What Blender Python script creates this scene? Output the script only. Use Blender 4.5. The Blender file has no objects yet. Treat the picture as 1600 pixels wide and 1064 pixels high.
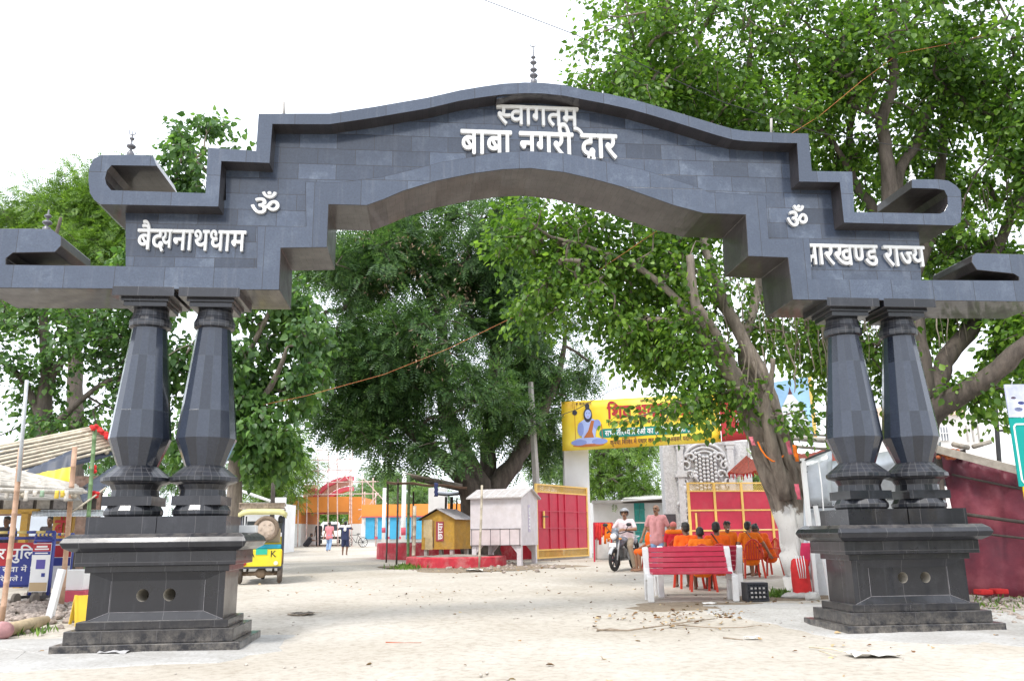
import bpy, bmesh, math, random
import numpy as np
from mathutils import Vector, Matrix
from mathutils.geometry import tessellate_polygon
R_ = math.radians
SC = bpy.context.scene
COL = SC.collection

# ------------------------------------------------------------------ camera
F_PX, PITCH, ROLL, YAW = 1296.148, 0.230762, -0.013137, 0.101658      # focal length for a 1600 px wide frame
CAM = Vector((-1.5325, -10.6632, 1.25))
_cp, _sp, _cy, _sy = math.cos(PITCH), math.sin(PITCH), math.cos(YAW), math.sin(YAW)
FWD = Vector((_sy*_cp, _cy*_cp, _sp)); _r = Vector((_cy, -_sy, 0)); _u = _r.cross(FWD)
RIGHT = _r*math.cos(ROLL) + _u*math.sin(ROLL); UP = -_r*math.sin(ROLL) + _u*math.cos(ROLL)
FH = Vector((_sy, _cy, 0))
cam_d = bpy.data.cameras.new('camera'); cam_o = bpy.data.objects.new('camera', cam_d); COL.objects.link(cam_o)
cam_d.sensor_width = 36; cam_d.lens = F_PX/1600*36; cam_d.clip_start = .1; cam_d.clip_end = 3000
cam_o.matrix_world = Matrix(((RIGHT.x, UP.x, -FWD.x, CAM.x), (RIGHT.y, UP.y, -FWD.y, CAM.y), (RIGHT.z, UP.z, -FWD.z, CAM.z), (0, 0, 0, 1)))
SC.camera = cam_o

# ------------------------------------------------------------------ light: bright overcast day
SUN_EL, SUN_AZ = 58, 215           # azimuth: clockwise from +Y
world = bpy.data.worlds.new('World'); SC.world = world; world.use_nodes = True
nt = world.node_tree; bg = nt.nodes['Background']
sky = nt.nodes.new('ShaderNodeTexSky'); sky.sky_type = 'NISHITA'; sky.sun_disc = False
sky.sun_elevation = R_(SUN_EL); sky.sun_rotation = R_(SUN_AZ); sky.air_density = 1.0; sky.dust_density = 4.0
mx = nt.nodes.new('ShaderNodeMix'); mx.data_type = 'RGBA'; mx.inputs[0].default_value = .86
nt.links.new(sky.outputs[0], mx.inputs[6]); mx.inputs[7].default_value = (9.6, 10.1, 11.0, 1)     # cloud cover over the blue
nt.links.new(mx.outputs[2], bg.inputs['Color']); bg.inputs['Strength'].default_value = .1
sun_d = bpy.data.lights.new('sun', 'SUN'); sun_d.energy = 1.4; sun_d.angle = R_(14); sun_d.color = (1, .96, .9)
sun_o = bpy.data.objects.new('sun', sun_d); COL.objects.link(sun_o)
_sd = Vector((math.sin(R_(SUN_AZ))*math.cos(R_(SUN_EL)), math.cos(R_(SUN_AZ))*math.cos(R_(SUN_EL)), math.sin(R_(SUN_EL))))
sun_o.rotation_euler = _sd.to_track_quat('Z', 'Y').to_euler()
SC.view_settings.view_transform = 'Standard'; SC.view_settings.look = 'None'
SC.view_settings.exposure = 1.1; SC.view_settings.gamma = 1
SC.render.engine = 'CYCLES'
SC.cycles.max_bounces = 8; SC.cycles.diffuse_bounces = 3; SC.cycles.glossy_bounces = 3
SC.cycles.transmission_bounces = 4; SC.cycles.transparent_max_bounces = 6
SC.cycles.use_denoising = True

# ------------------------------------------------------------------ survey helpers
def ray(px, py): return FWD + RIGHT*((px-800)/F_PX) + UP*((532-py)/F_PX)
def on_y(px, py, y):
    d = ray(px, py); t = (y-CAM.y)/d.y; return CAM + d*t
def at(px, py, d):                     # the point seen at that photo pixel, d metres ahead
    r = ray(px, py); return CAM + r*(d/r.dot(FH))
def zat(x, y, py):                     # height over (x, y) that shows at photo row py
    a = (532-py)/F_PX; q = Vector((x, y, 0))-CAM
    return -(q.dot(UP)-a*q.dot(FWD))/(UP.z-a*FWD.z)
def px_m(d): return d/F_PX             # metres in one photo pixel at d metres

# ground heights: a slow rise behind the gate
_D = [0, 11.8, 14.5, 20, 28, 36, 45, 65, 90, 2000]; _Z = [0, 0, .13, .2, .34, .40, .38, .75, .8, .8]
def gz(x, y):
    d = (x-CAM.x)*FH.x + (y-CAM.y)*FH.y
    return float(np.interp(d, _D, _Z))
def gp(px, d):                         # the ground point d metres ahead in that photo column
    p = at(px, 850, d); return Vector((p.x, p.y, gz(p.x, p.y)))

# ------------------------------------------------------------------ mesh builder
class MB:
    def __init__(s): s.v = []; s.f = []; s.m = []; s.sm = []; s.uv = []
    def add(s, vs, fs, mi=0, smooth=False, uvs=None):
        b = len(s.v); s.v += [tuple(v) for v in vs]
        for k, f in enumerate(fs):
            s.f.append([b+i for i in f]); s.m.append(mi); s.sm.append(smooth); s.uv.append(uvs[k] if uvs else None)
        return s
    def box(s, c, size, rz=0, mi=0, M=None):
        x, y, z = size[0]/2, size[1]/2, size[2]/2
        vs = [Vector((a*x, b*y, e*z)) for e in (-1, 1) for a, b in ((-1, -1), (1, -1), (1, 1), (-1, 1))]
        if M is None: M = Matrix.Translation(Vector(c)) @ Matrix.Rotation(rz, 4, 'Z')
        else: M = Matrix.Translation(Vector(c)) @ M.to_4x4()
        vs = [M @ v for v in vs]
        return s.add(vs, [(3, 2, 1, 0), (4, 5, 6, 7), (0, 1, 5, 4), (1, 2, 6, 5), (2, 3, 7, 6), (3, 0, 4, 7)], mi)
    def box2(s, a, b, mi=0):           # from corner to corner
        a, b = Vector(a), Vector(b); return s.box((a+b)/2, (abs(b.x-a.x), abs(b.y-a.y), abs(b.z-a.z)), 0, mi)
    def bar(s, p, q, w, t=None, mi=0, up=(0, 0, 1)):   # rectangular bar between points
        p, q = Vector(p), Vector(q); t = t or w; d = (q-p); L = d.length; d.normalize()
        u = Vector(up); 
        if abs(d.dot(u)) > .98: u = Vector((0, 1, 0))
        a = d.cross(u).normalized(); b = a.cross(d)
        M = Matrix((a, d, b)).transposed()
        return s.box((p+q)/2, (w, L, t), 0, mi, M)
    def prism(s, poly, y0, y1, mi=0, mside=None):       # outline in x,z pushed along y
        n = len(poly); ar = sum(poly[i][0]*poly[(i+1) % n][1]-poly[(i+1) % n][0]*poly[i][1] for i in range(n))
        if ar < 0: poly = poly[::-1]
        tri = tessellate_polygon([[Vector((p[0], p[1], 0)) for p in poly]])
        vs = [(p[0], y0, p[1]) for p in poly] + [(p[0], y1, p[1]) for p in poly]
        fr = []; bk = []
        for t in tri:
            a, b, c = [poly[i] for i in t]
            if (b[0]-a[0])*(c[1]-a[1])-(b[1]-a[1])*(c[0]-a[0]) < 0: t = t[::-1]
            fr.append(tuple(t)); bk.append(tuple(n+i for i in t[::-1]))
        base = len(s.v); s.v += vs
        for f in fr+bk: s.f.append([base+i for i in f]); s.m.append(mi); s.sm.append(False); s.uv.append(None)
        for i in range(n):
            j = (i+1) % n; s.f.append([base+j, base+i, base+n+i, base+n+j]); s.m.append(mi if mside is None else mside); s.sm.append(False); s.uv.append(None)
        return s
    def tube(s, pts, rad, n=8, mi=0, smooth=True, caps=True, closed=False):
        pts = [Vector(p) for p in pts]; m = len(pts)
        if not hasattr(rad, '__len__'): rad = [rad]*m
        vs = []; a = None
        for i, p in enumerate(pts):
            if closed: d = pts[(i+1) % m]-pts[i-1]
            else: d = pts[min(i+1, m-1)]-pts[max(i-1, 0)]
            if d.length < 1e-9: d = Vector((0, 0, 1))
            d.normalize()
            if a is None:
                a = d.cross(Vector((0, 0, 1)) if abs(d.z) < .9 else Vector((1, 0, 0))).normalized()
            else:
                a = (a-d*a.dot(d)); a = a.normalized() if a.length > 1e-6 else d.orthogonal().normalized()
            b = d.cross(a)
            vs += [p+(a*math.cos(2*math.pi*k/n)+b*math.sin(2*math.pi*k/n))*rad[i] for k in range(n)]
        fs = []
        for i in range(m if closed else m-1):
            for k in range(n):
                i2 = (i+1) % m; fs.append((i*n+k, i*n+(k+1) % n, i2*n+(k+1) % n, i2*n+k))
        if caps and not closed: fs += [tuple(range(n))[::-1], tuple((m-1)*n+k for k in range(n))]
        return s.add(vs, fs, mi, smooth)
    def lathe(s, prof, c, n=16, mi=0, smooth=False, rot=0, axis='Z'):   # prof: (r, h) bottom to top
        c = Vector(c); vs = []
        for r, h in prof:
            for k in range(n):
                t = 2*math.pi*(k+.5)/n+rot
                if axis == 'Z': vs.append(c+Vector((r*math.cos(t), r*math.sin(t), h)))
                elif axis == 'Y': vs.append(c+Vector((r*math.cos(t), h, -r*math.sin(t))))
                else: vs.append(c+Vector((h, r*math.cos(t), r*math.sin(t))))
        fs = []; uvs = []
        circ = 2*math.pi*max(p[0] for p in prof)
        ln = 0
        for i in range(len(prof)-1):
            l2 = ln+math.hypot(prof[i+1][0]-prof[i][0], prof[i+1][1]-prof[i][1])
            for k in range(n):
                fs.append((i*n+k, i*n+(k+1) % n, (i+1)*n+(k+1) % n, (i+1)*n+k))
                uvs.append(((k/n*circ, ln), ((k+1)/n*circ, ln), ((k+1)/n*circ, l2), (k/n*circ, l2)))
            ln = l2
        s.add(vs, fs, mi, smooth, uvs); b = len(s.v)-len(vs)
        for f in (tuple(range(n))[::-1], tuple((len(prof)-1)*n+k for k in range(n))):
            s.f.append([b+i for i in f]); s.m.append(mi); s.sm.append(False); s.uv.append(None)
        return s
    def ball(s, c, r, n=10, m=7, mi=0):
        rr = r if hasattr(r, '__len__') else (r, r, r); c = Vector(c)
        vs = [c+Vector((0, 0, -rr[2]))]
        for i in range(1, m):
            t = math.pi*i/m-math.pi/2
            vs += [c+Vector((rr[0]*math.cos(t)*math.cos(2*math.pi*k/n), rr[1]*math.cos(t)*math.sin(2*math.pi*k/n), rr[2]*math.sin(t))) for k in range(n)]
        vs.append(c+Vector((0, 0, rr[2]))); fs = [(0, 1+(k+1) % n, 1+k) for k in range(n)]
        for i in range(m-2):
            fs += [(1+i*n+k, 1+i*n+(k+1) % n, 1+(i+1)*n+(k+1) % n, 1+(i+1)*n+k) for k in range(n)]
        t = len(vs)-1; o = 1+(m-2)*n; fs += [(t, o+k, o+(k+1) % n) for k in range(n)]
        return s.add(vs, fs, mi, True)
    def sheet(s, grid, mi=0, thick=0, smooth=True):      # grid[i][j] of points
        r, c = len(grid), len(grid[0]); vs = [p for row in grid for p in row]
        fs = [(i*c+j, i*c+j+1, (i+1)*c+j+1, (i+1)*c+j) for i in range(r-1) for j in range(c-1)]
        uvs = [((j/(c-1), i/(r-1)), ((j+1)/(c-1), i/(r-1)), ((j+1)/(c-1), (i+1)/(r-1)), (j/(c-1), (i+1)/(r-1))) for i in range(r-1) for j in range(c-1)]
        return s.add(vs, fs, mi, smooth, uvs)
    def xf(s, M):
        s.v = [tuple(M @ Vector(v)) for v in s.v]; return s
    def build(s, name, mats, parent=None, local=False, bevel=0, seg=2, solid=0):
        me = bpy.data.meshes.new(name); off = Vector((0, 0, 0))
        if parent is not None and not local:
            q = parent
            while q is not None: off += q.location; q = q.parent
        elif parent is None and not local and s.v:          # put the origin at the base of the thing
            a = np.array(s.v); off = Vector(((a[:, 0].min()+a[:, 0].max())/2, (a[:, 1].min()+a[:, 1].max())/2, a[:, 2].min()))
        me.from_pydata([tuple(Vector(v)-off) for v in s.v], [], s.f)
        mats = mats if isinstance(mats, (list, tuple)) else [mats]
        for m in mats: me.materials.append(m)
        me.polygons.foreach_set('material_index', s.m); me.polygons.foreach_set('use_smooth', s.sm)
        uvl = me.uv_layers.new(name='UVMap').data
        for p in me.polygons:
            u = s.uv[p.index]
            if u is None:
                n = p.normal; ax, ay, az = abs(n.x), abs(n.y), abs(n.z)
                for li in p.loop_indices:
                    w = Vector(s.v[me.loops[li].vertex_index])
                    uvl[li].uv = (w.x, w.z) if ay >= ax and ay >= az else ((w.y, w.z) if ax >= az else (w.x, w.y))
            else:
                for li, q in zip(p.loop_indices, u): uvl[li].uv = q
        o = bpy.data.objects.new(name, me); COL.objects.link(o)
        if parent is not None: o.parent = parent
        elif not local: o.location = off
        if solid: md = o.modifiers.new('solid', 'SOLIDIFY'); md.thickness = solid; md.offset = 0
        if bevel: md = o.modifiers.new('bevel', 'BEVEL'); md.width = bevel; md.segments = seg; md.limit_method = 'ANGLE'; md.angle_limit = R_(35)
        return o

def tag(o, label=None, cat=None, group=None, kind=None):
    if label: o['label'] = label
    if cat: o['category'] = cat
    if group: o['group'] = group
    if kind: o['kind'] = kind
    return o
def thing(name, label, cat, loc=(0, 0, 0), rz=0, group=None):
    o = bpy.data.objects.new(name, None); COL.objects.link(o); o.empty_display_size = .2
    o.location = loc; o.rotation_euler = (0, 0, rz); return tag(o, label, cat, group)
def kids(o): return [c for c in COL.objects if c.parent is o]
def copy_tree(o, parent=None):
    c = o.copy(); COL.objects.link(c); c.parent = parent
    for ch in kids(o): copy_tree(ch, c)
    return c

# ------------------------------------------------------------------ materials
def _mat(name):
    m = bpy.data.materials.new(name); m.use_nodes = True; n = m.node_tree
    return m, n, n.nodes['Principled BSDF']
def nd(n, t, **kw):
    x = n.nodes.new('ShaderNode'+t)
    for k, v in kw.items(): setattr(x, k, v)
    return x
def ramp(n, stops):
    r = nd(n, 'ValToRGB'); e = r.color_ramp.elements
    while len(e) > 1: e.remove(e[-1])
    e[0].position = stops[0][0]; e[0].color = (*stops[0][1], 1)
    for p, c in stops[1:]:
        q = e.new(p); q.color = (*c, 1)
    return r
def mixc(n, fac, a, b, mode='MIX'):
    m = nd(n, 'Mix', data_type='RGBA', blend_type=mode)
    for i, v in ((0, fac), (6, a), (7, b)):
        if hasattr(v, 'is_linked') or hasattr(v, 'links'): n.links.new(v, m.inputs[i])
        elif i == 0: m.inputs[0].default_value = v
        else: m.inputs[i].default_value = (*v, 1)
    return m.outputs[2]
def noise(n, scale, detail=5, rough=.6, vec=None):
    x = nd(n, 'TexNoise'); x.inputs['Scale'].default_value = scale; x.inputs['Detail'].default_value = detail; x.inputs['Roughness'].default_value = rough
    if vec is None: g = nd(n, 'NewGeometry'); vec = g.outputs['Position']
    n.links.new(vec, x.inputs['Vector']); return x.outputs[0]
def bumpn(n, bsdf, h, strength=.3, dist=.01):
    b = nd(n, 'Bump'); b.inputs['Strength'].default_value = strength; b.inputs['Distance'].default_value = dist
    n.links.new(h, b.inputs['Height']); n.links.new(b.outputs[0], bsdf.inputs['Normal'])
def sc_(c, k): return tuple(min(1, x*k) for x in c)
def PM(name, col, rough=.7, var=.18, scale=5, dirt=0, dirtcol=(.25, .2, .15), bump=.15, metal=0, spec=.5, fine=60, wear=0, wearcol=(.5, .48, .45)):
    m, n, b = _mat(name)
    a = noise(n, scale, 6, .62)
    r = ramp(n, [(.3, sc_(col, 1-var)), (.7, sc_(col, 1+var))]); n.links.new(a, r.inputs[0]); c = r.outputs[0]
    if dirt:
        d = noise(n, scale*.45, 8, .7); rr = ramp(n, [(.48, (0, 0, 0)), (.72, (dirt, dirt, dirt))]); n.links.new(d, rr.inputs[0])
        c = mixc(n, rr.outputs[0], c, dirtcol)
    if wear:
        d = noise(n, scale*4, 8, .75); rr = ramp(n, [(.6, (0, 0, 0)), (.64, (wear, wear, wear))]); n.links.new(d, rr.inputs[0])
        c = mixc(n, rr.outputs[0], c, wearcol)
    n.links.new(c, b.inputs['Base Color'])
    b.inputs['Roughness'].default_value = rough; b.inputs['Metallic'].default_value = metal; b.inputs['Specular IOR Level'].default_value = spec
    if bump:
        h = noise(n, fine, 4, .6); bumpn(n, b, h, bump, .01)
    return m
def tiles(name, c1, c2, mortar, w, h, msize, rough=.35, off=.5, msm=.1, bump=.4, blotch=(.2, .22, .27), blotch_amt=.35, swap=False, streak=.0, dust=0):
    m, n, b = _mat(name); uv = nd(n, 'UVMap')
    vec = uv.outputs[0]
    if swap:
        mp = nd(n, 'Mapping'); mp.inputs['Rotation'].default_value = (0, 0, math.pi/2); n.links.new(vec, mp.inputs[0]); vec = mp.outputs[0]
    br = nd(n, 'TexBrick'); br.offset = off; n.links.new(vec, br.inputs['Vector'])
    br.inputs['Color1'].default_value = (0, 0, 0, 1); br.inputs['Color2'].default_value = (1, 1, 1, 1); br.inputs['Mortar'].default_value = (.5, .5, .5, 1)
    br.inputs['Scale'].default_value = 1; br.inputs['Brick Width'].default_value = w; br.inputs['Row Height'].default_value = h
    br.inputs['Mortar Size'].default_value = msize; br.inputs['Mortar Smooth'].default_value = msm
    base = mixc(n, br.outputs[0], c1, c2)
    nn = noise(n, 3.2, 8, .72); r1 = ramp(n, [(.5, (0, 0, 0)), (.75, (1, 1, 1))]); n.links.new(nn, r1.inputs[0])
    per = nd(n, 'Math', operation='MULTIPLY'); n.links.new(r1.outputs[0], per.inputs[0]); n.links.new(br.outputs[0], per.inputs[1])
    p2 = nd(n, 'Math', operation='MULTIPLY'); n.links.new(per.outputs[0], p2.inputs[0]); p2.inputs[1].default_value = blotch_amt
    base = mixc(n, p2.outputs[0], base, blotch)
    if streak:
        g = nd(n, 'NewGeometry'); mp = nd(n, 'Mapping'); mp.inputs['Scale'].default_value = (9, 9, .55); n.links.new(g.outputs['Position'], mp.inputs[0])
        s1 = noise(n, 1.0, 6, .7, mp.outputs[0]); rs_ = ramp(n, [(.55, (0, 0, 0)), (.78, (streak,)*3)]); n.links.new(s1, rs_.inputs[0]); base = mixc(n, rs_.outputs[0], base, (.24, .25, .28))
    if dust:                                           # road dust splashed on the foot and lying on ledges
        g = nd(n, 'NewGeometry'); sx = nd(n, 'SeparateXYZ'); n.links.new(g.outputs['Position'], sx.inputs[0]); mr = nd(n, 'MapRange'); mr.inputs[1].default_value = .34; mr.inputs[2].default_value = -.02; n.links.new(sx.outputs[2], mr.inputs[0])
        sn = nd(n, 'SeparateXYZ'); n.links.new(g.outputs['Normal'], sn.inputs[0]); m2 = nd(n, 'MapRange'); m2.inputs[1].default_value = .6; m2.inputs[2].default_value = 1.0; m2.inputs[4].default_value = .75; n.links.new(sn.outputs[2], m2.inputs[0])
        mx_ = nd(n, 'Math', operation='MAXIMUM'); n.links.new(mr.outputs[0], mx_.inputs[0]); n.links.new(m2.outputs[0], mx_.inputs[1])
        dn = noise(n, 7, 8, .75); rd_ = ramp(n, [(.40, (0, 0, 0)), (.70, (dust,)*3)]); n.links.new(dn, rd_.inputs[0])
        mm = nd(n, 'Math', operation='MULTIPLY'); n.links.new(mx_.outputs[0], mm.inputs[0]); n.links.new(rd_.outputs[0], mm.inputs[1]); base = mixc(n, mm.outputs[0], base, (.36, .32, .27))
    f2 = noise(n, 40, 5, .7); r2 = ramp(n, [(.35, (.8, .8, .8)), (.7, (1.15, 1.15, 1.15))]); n.links.new(f2, r2.inputs[0])
    base = mixc(n, 1.0, base, r2.outputs[0], 'MULTIPLY')
    base = mixc(n, br.outputs['Fac'], base, mortar); n.links.new(base, b.inputs['Base Color'])
    rr = ramp(n, [(.3, (rough*.75,)*3), (.75, (min(1, rough*1.5),)*3)]); n.links.new(noise(n, 2.3, 6, .7), rr.inputs[0])
    n.links.new(rr.outputs[0], b.inputs['Roughness']); b.inputs['Coat Weight'].default_value = .35; b.inputs['Coat Roughness'].default_value = .06
    inv = nd(n, 'Math', operation='SUBTRACT'); inv.inputs[0].default_value = 1; n.links.new(br.outputs['Fac'], inv.inputs[1])
    pt = nd(n, 'Math', operation='MULTIPLY_ADD'); n.links.new(br.outputs[0], pt.inputs[0]); pt.inputs[1].default_value = .35; n.links.new(inv.outputs[0], pt.inputs[2])
    bumpn(n, b, pt.outputs[0], bump, .004)
    return m
SLATE1, SLATE2 = (.034, .046, .074), (.076, .100, .152)
TILE = tiles('black slate tiles', SLATE1, SLATE2, (.028, .028, .034), .52, .235, .004, .20, blotch=(.24, .29, .36), blotch_amt=.6, streak=.22)
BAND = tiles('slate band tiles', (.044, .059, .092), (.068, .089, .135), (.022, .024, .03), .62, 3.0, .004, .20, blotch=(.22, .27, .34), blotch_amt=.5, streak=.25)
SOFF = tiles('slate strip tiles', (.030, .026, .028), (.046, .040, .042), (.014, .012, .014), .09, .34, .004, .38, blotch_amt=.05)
PLIN = tiles('dark plinth tiles', (.010, .010, .014), (.019, .020, .027), (.10, .095, .10), .62, 1.0, .0028, .3, blotch=(.10, .10, .115), blotch_amt=.4, streak=.12, dust=.8)
SHAFT = tiles('slate shaft tiles', (.014, .018, .029), (.042, .053, .080), (.04, .052, .06), .14726, .72, .0016, .13, .0, blotch_amt=.12)
MOSA = tiles('slate mosaic tiles', (.011, .012, .017), (.023, .026, .036), (.085, .083, .088), .10, .085, .0035, .42, 0, blotch_amt=.15)
WHITE = PM('white letter paint', (.80, .80, .79), .5, .04, 8, .35, (.55, .54, .52), bump=.05)
GREY = PM('grey concrete', (.42, .40, .38), .85, .15, 4, .5, (.3, .27, .23))
BRASS = PM('weathered metal finial', (.15, .15, .165), .4, .2, 20, metal=.3)
DARKM = PM('dark iron', (.05, .05, .055), .5, .2, 12, metal=.3)
# ------------------------------------------------------------------ lettering
_gl = {}
def glyph(ch):
    k = ch
    if k not in _gl:
        c = bpy.data.curves.new('glyph', 'FONT'); c.body = ch; c.size = 1; c.extrude = .5; c.fill_mode = 'BOTH'; c.resolution_u = 4
        o = bpy.data.objects.new('glyph', c); COL.objects.link(o); bpy.context.view_layer.update()
        m = o.to_mesh(); _gl[k] = ([v.co.copy() for v in m.vertices], [list(p.vertices) for p in m.polygons])
        o.to_mesh_clear(); bpy.data.objects.remove(o); bpy.data.curves.remove(c)
    return _gl[k]
MARKS = set('\u0902\u0941\u0942\u0947\u0948\u094d\u0901\u0943')
def text_bm(tokens, bold=.03, depth=.08):
    """tokens: characters, or (character, dict(clip=, sx=, sy=, dx=, dy=, adv=)); one flat layout, then extruded"""
    bm = bmesh.new(); pen = 0; k = 0
    if isinstance(tokens, str): tokens = list(tokens)
    for t in tokens:
        ch, op = (t, {}) if isinstance(t, str) else t
        if ch == ' ': pen += op.get('adv', .27); continue
        vs, fs = glyph(ch); base_w = max((v.x for v in vs), default=.3)
        g = bmesh.new(); vv = [g.verts.new(v) for v in vs]
        for f in fs:
            try: g.faces.new([vv[i] for i in f])
            except ValueError: pass
        bmesh.ops.remove_doubles(g, verts=g.verts[:], dist=1e-5)
        adv = 0 if ch in MARKS else base_w
        for key, co, no in (('clip', 1, 0), ('top', 0, 1)):
            if key in op:
                r = bmesh.ops.bisect_plane(g, geom=g.verts[:]+g.edges[:]+g.faces[:], plane_co=(op[key]*co, op[key]*no, 0), plane_no=(co, no, 0), clear_outer=True)
                bmesh.ops.holes_fill(g, edges=[e for e in r['geom_cut'] if isinstance(e, bmesh.types.BMEdge)])
                if key == 'clip': adv = op['clip']-.01
        sx, sy = op.get('sx', 1), op.get('sy', 1)
        bmesh.ops.recalc_face_normals(g, faces=g.faces[:])
        base = [v.co.copy() for v in g.verts]
        # a heavier stroke: the same solid laid again a hair to each side, never in one plane
        for q, (ox, oy) in enumerate(((0, 0), (bold, 0), (-bold, 0), (0, bold), (0, -bold)) if bold else ((0, 0),)):
            k += 1; dz = .004*((k*7) % 23)
            for v, c0 in zip(g.verts, base):
                v.co = Vector((pen+op.get('dx', 0)+c0.x*sx+ox, op.get('dy', 0)+c0.y*sy+oy, 0 if c0.z < 0 else depth*(1+dz)))
            me = bpy.data.meshes.new('tmp'); g.to_mesh(me); bm.from_mesh(me); bpy.data.meshes.remove(me)
        g.free()
        pen += op.get('adv', adv*sx)
    return bm, pen
def text_to(name, tokens, mat, origin, ax, up, width, height, parent=None, bold=.03, depth=.02, fit=None):
    """letters whose headline-to-foot height is `height` and whose run is `width`, standing on a plane (ax, up)"""
    ax, up = Vector(ax).normalized(), Vector(up).normalized(); nrm = ax.cross(up)
    bm, pen = text_bm(tokens, bold, 1.0)
    kx = width/pen; ky = height/.622
    off = Vector((0, 0, 0)); q = parent
    while q is not None: off += q.location; q = q.parent
    for v in bm.verts: v.co = Vector(origin)+ax*(v.co.x*kx)+up*(v.co.y*ky)+nrm*(v.co.z*depth)-off
    me = bpy.data.meshes.new(name); bm.to_mesh(me); bm.free(); me.materials.append(mat)
    o = bpy.data.objects.new(name, me); COL.objects.link(o); o.parent = parent
    return o
HALF_SA = ('स', dict(clip=.50)); HALF_NNA = ('ण', dict(clip=.50)); HALF_JA = ('ज', dict(clip=.52)); HALF_KA = ('क', dict(clip=.46)); HALF_THA = ('थ', dict(clip=.42))
# ------------------------------------------------------------------ the gateway
GD = .97                                    # depth of the frame
def F(pts, y=0): return [(p.x, p.z) for p in (on_y(a, b, y) for a, b in pts)]
gate = thing('welcome_gateway', 'black slate tiled gateway with white Devanagari lettering spanning the road', 'gateway', (0, .4, 0))
outer = [(147,312.6),(140.4,302),(138,281.5),(138.7,264.6),(145.5,249),(157,242.6),(203,242),(238.5,243),(245,259.5),(174,258.5),(167,267),(164,279),(166,288),(173.6,297.5),(321,302),(325,231),(400,236),(404,178),(476,177.7),(515,177.7),(552.5,172),(586,167),(620,161),(667.6,153),(718,141.5),(752,135.8),(786,131),(820,129),(848,129.7),(881.5,133),(915,141),(949,146.6),(983,154),(1017,163.5),(1050.7,173.6),(1084.5,183.8),(1118,194),(1145,201.7),(1165.7,204.8),(1220,208),(1263,209),(1268.5,267.5),(1331.7,268.6),(1335,331.6),(1468.7,334),(1475.5,330.5),(1481,320),(1480.6,307),(1475.5,297.4),(1463,295),(1425,294),(1425,280.5),(1465,280.5),(1482,282.5),(1494,290),(1501,298),(1502.6,315),(1502,332),(1501,347.5),(1492,352.5)]
inner = [(1319,348),(1312.5,285),(1249,284),(1245.5,224),(1220,223.5),(1165.7,221),(1145,218.5),(1118,211),(1084.5,200.5),(1050.7,190),(1017,180),(983,170.5),(949,163),(915,156.5),(881.5,150),(848,146.5),(820,146),(786,148),(752,152.5),(718,158),(667.6,170),(620,178),(586,184),(552.5,189),(515,194.5),(476,194.5),(425.6,194),(421,255),(345.8,252),(341,323),(157,319.4)]
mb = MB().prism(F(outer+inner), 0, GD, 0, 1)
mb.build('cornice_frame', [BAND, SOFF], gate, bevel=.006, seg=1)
# a small arched lip under the crown of the cornice
lip = [(776,151),(800,146.5),(834,144),(868,146),(905,154),(905,157),(868,150),(834,148),(800,150),(776,155)]
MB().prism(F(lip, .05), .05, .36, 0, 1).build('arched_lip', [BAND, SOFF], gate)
# the arch band with the two arms that carry the lower scrolls
archlow = [(436.4,453.4),(438.8,388),(511,387),(513.6,320),(573,321.5),(603,310.7),(630.4,298.8),(681,283.6),(738.6,271.8),(786,265.5),(829,263.6),(881.5,270),(925.5,280),(969.5,292),(1003,304),(1050.7,320.8),(1099.7,333.7),(1165,336),(1168.7,400.6),(1231,403),(1238.7,468.6)]
armR = [(1492,470.3),(1640,472),(1655,466),(1662,450),(1660,425),(1652,408),(1640,399),(1525,395.5),(1519,400),(1518,410),(1526,422),(1583.8,428),(1592,433),(1592,438.8)]
archup = [(1269,436.5),(1264.7,372),(1201.5,373),(1196.5,305.6),(1108,300.5),(1084.5,291),(1047,278.5),(1003,265),(959,255.5),(881.5,239.6),(820,236),(769,239.6),(735,246),(688,254),(637,267),(596.5,277),(529,285.5),(477,284),(478,354),(402,353.6),(401,418.5)]
armL = [(9.5,413.5),(9.5,404),(20,395.5),(86,394.3),(95.8,384),(96,369.5),(81,358.5),(51,357.2),(-20,357.5),(-42,366),(-52,385),(-52,420),(-46,440),(-30,450)]
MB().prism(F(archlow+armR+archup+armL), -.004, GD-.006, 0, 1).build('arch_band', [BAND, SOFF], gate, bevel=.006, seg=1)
# recessed wall between band and cornice
pan = [(184,300),(345,300),(345,240),(415,240),(415,186),(515,186),(586,175),(667,161),(752,144),(834,138),(915,148.5),(983,162),(1050,181),(1145,210),(1255,216),(1258,275),(1322,276),(1325,340),(1453,340)]
panlow = [(1459,452),(1255,452),(1250,388),(1180,388),(1180,318),(1105,316),(1003,284),(925,262),(829,250),(738,259),(630,283),(573,303),(497,303),(495,370),(420,370),(418,436),(184,436)]
MB().prism(F(pan+panlow, .0), .29, .68, 0, 0).build('inscribed_wall', [TILE], gate)
# lettering
def sign(tokens, pl, pr, pt, pb, name='lettering', bold=.018, y=.29):
    a, b = on_y(pl, pt, y), on_y(pr, pt, y); c = on_y(pl, pb, y)
    return text_to(name, tokens, WHITE, (a.x, y+.004, c.z), (1, 0, 0), (0, 0, 1), b.x-a.x, a.z-c.z, gate, bold, .055)
sign([HALF_SA, 'व', 'ा', 'ग', 'त', 'म', '्'], 776, 902, 167, 195.5)
sign(['ब', 'ा', 'ब', 'ा', ' ', ('न', {}), 'ग', 'र', 'ी', ' ', ('द', {}), ('व', dict(sx=.55, sy=.55, dx=-.34, dy=-.16, adv=.02, top=.5)), 'ा', 'र'], 720, 962, 205.5, 242)
DYA = [('द', {}), ('य', dict(sx=.72, sy=.9, dx=-.13, dy=.06, adv=.32))]
sign(['ब', 'ै']+DYA+['न', 'ा', 'थ', 'ध', 'ा', 'म'], 218, 386, 360, 391, bold=.014)
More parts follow.
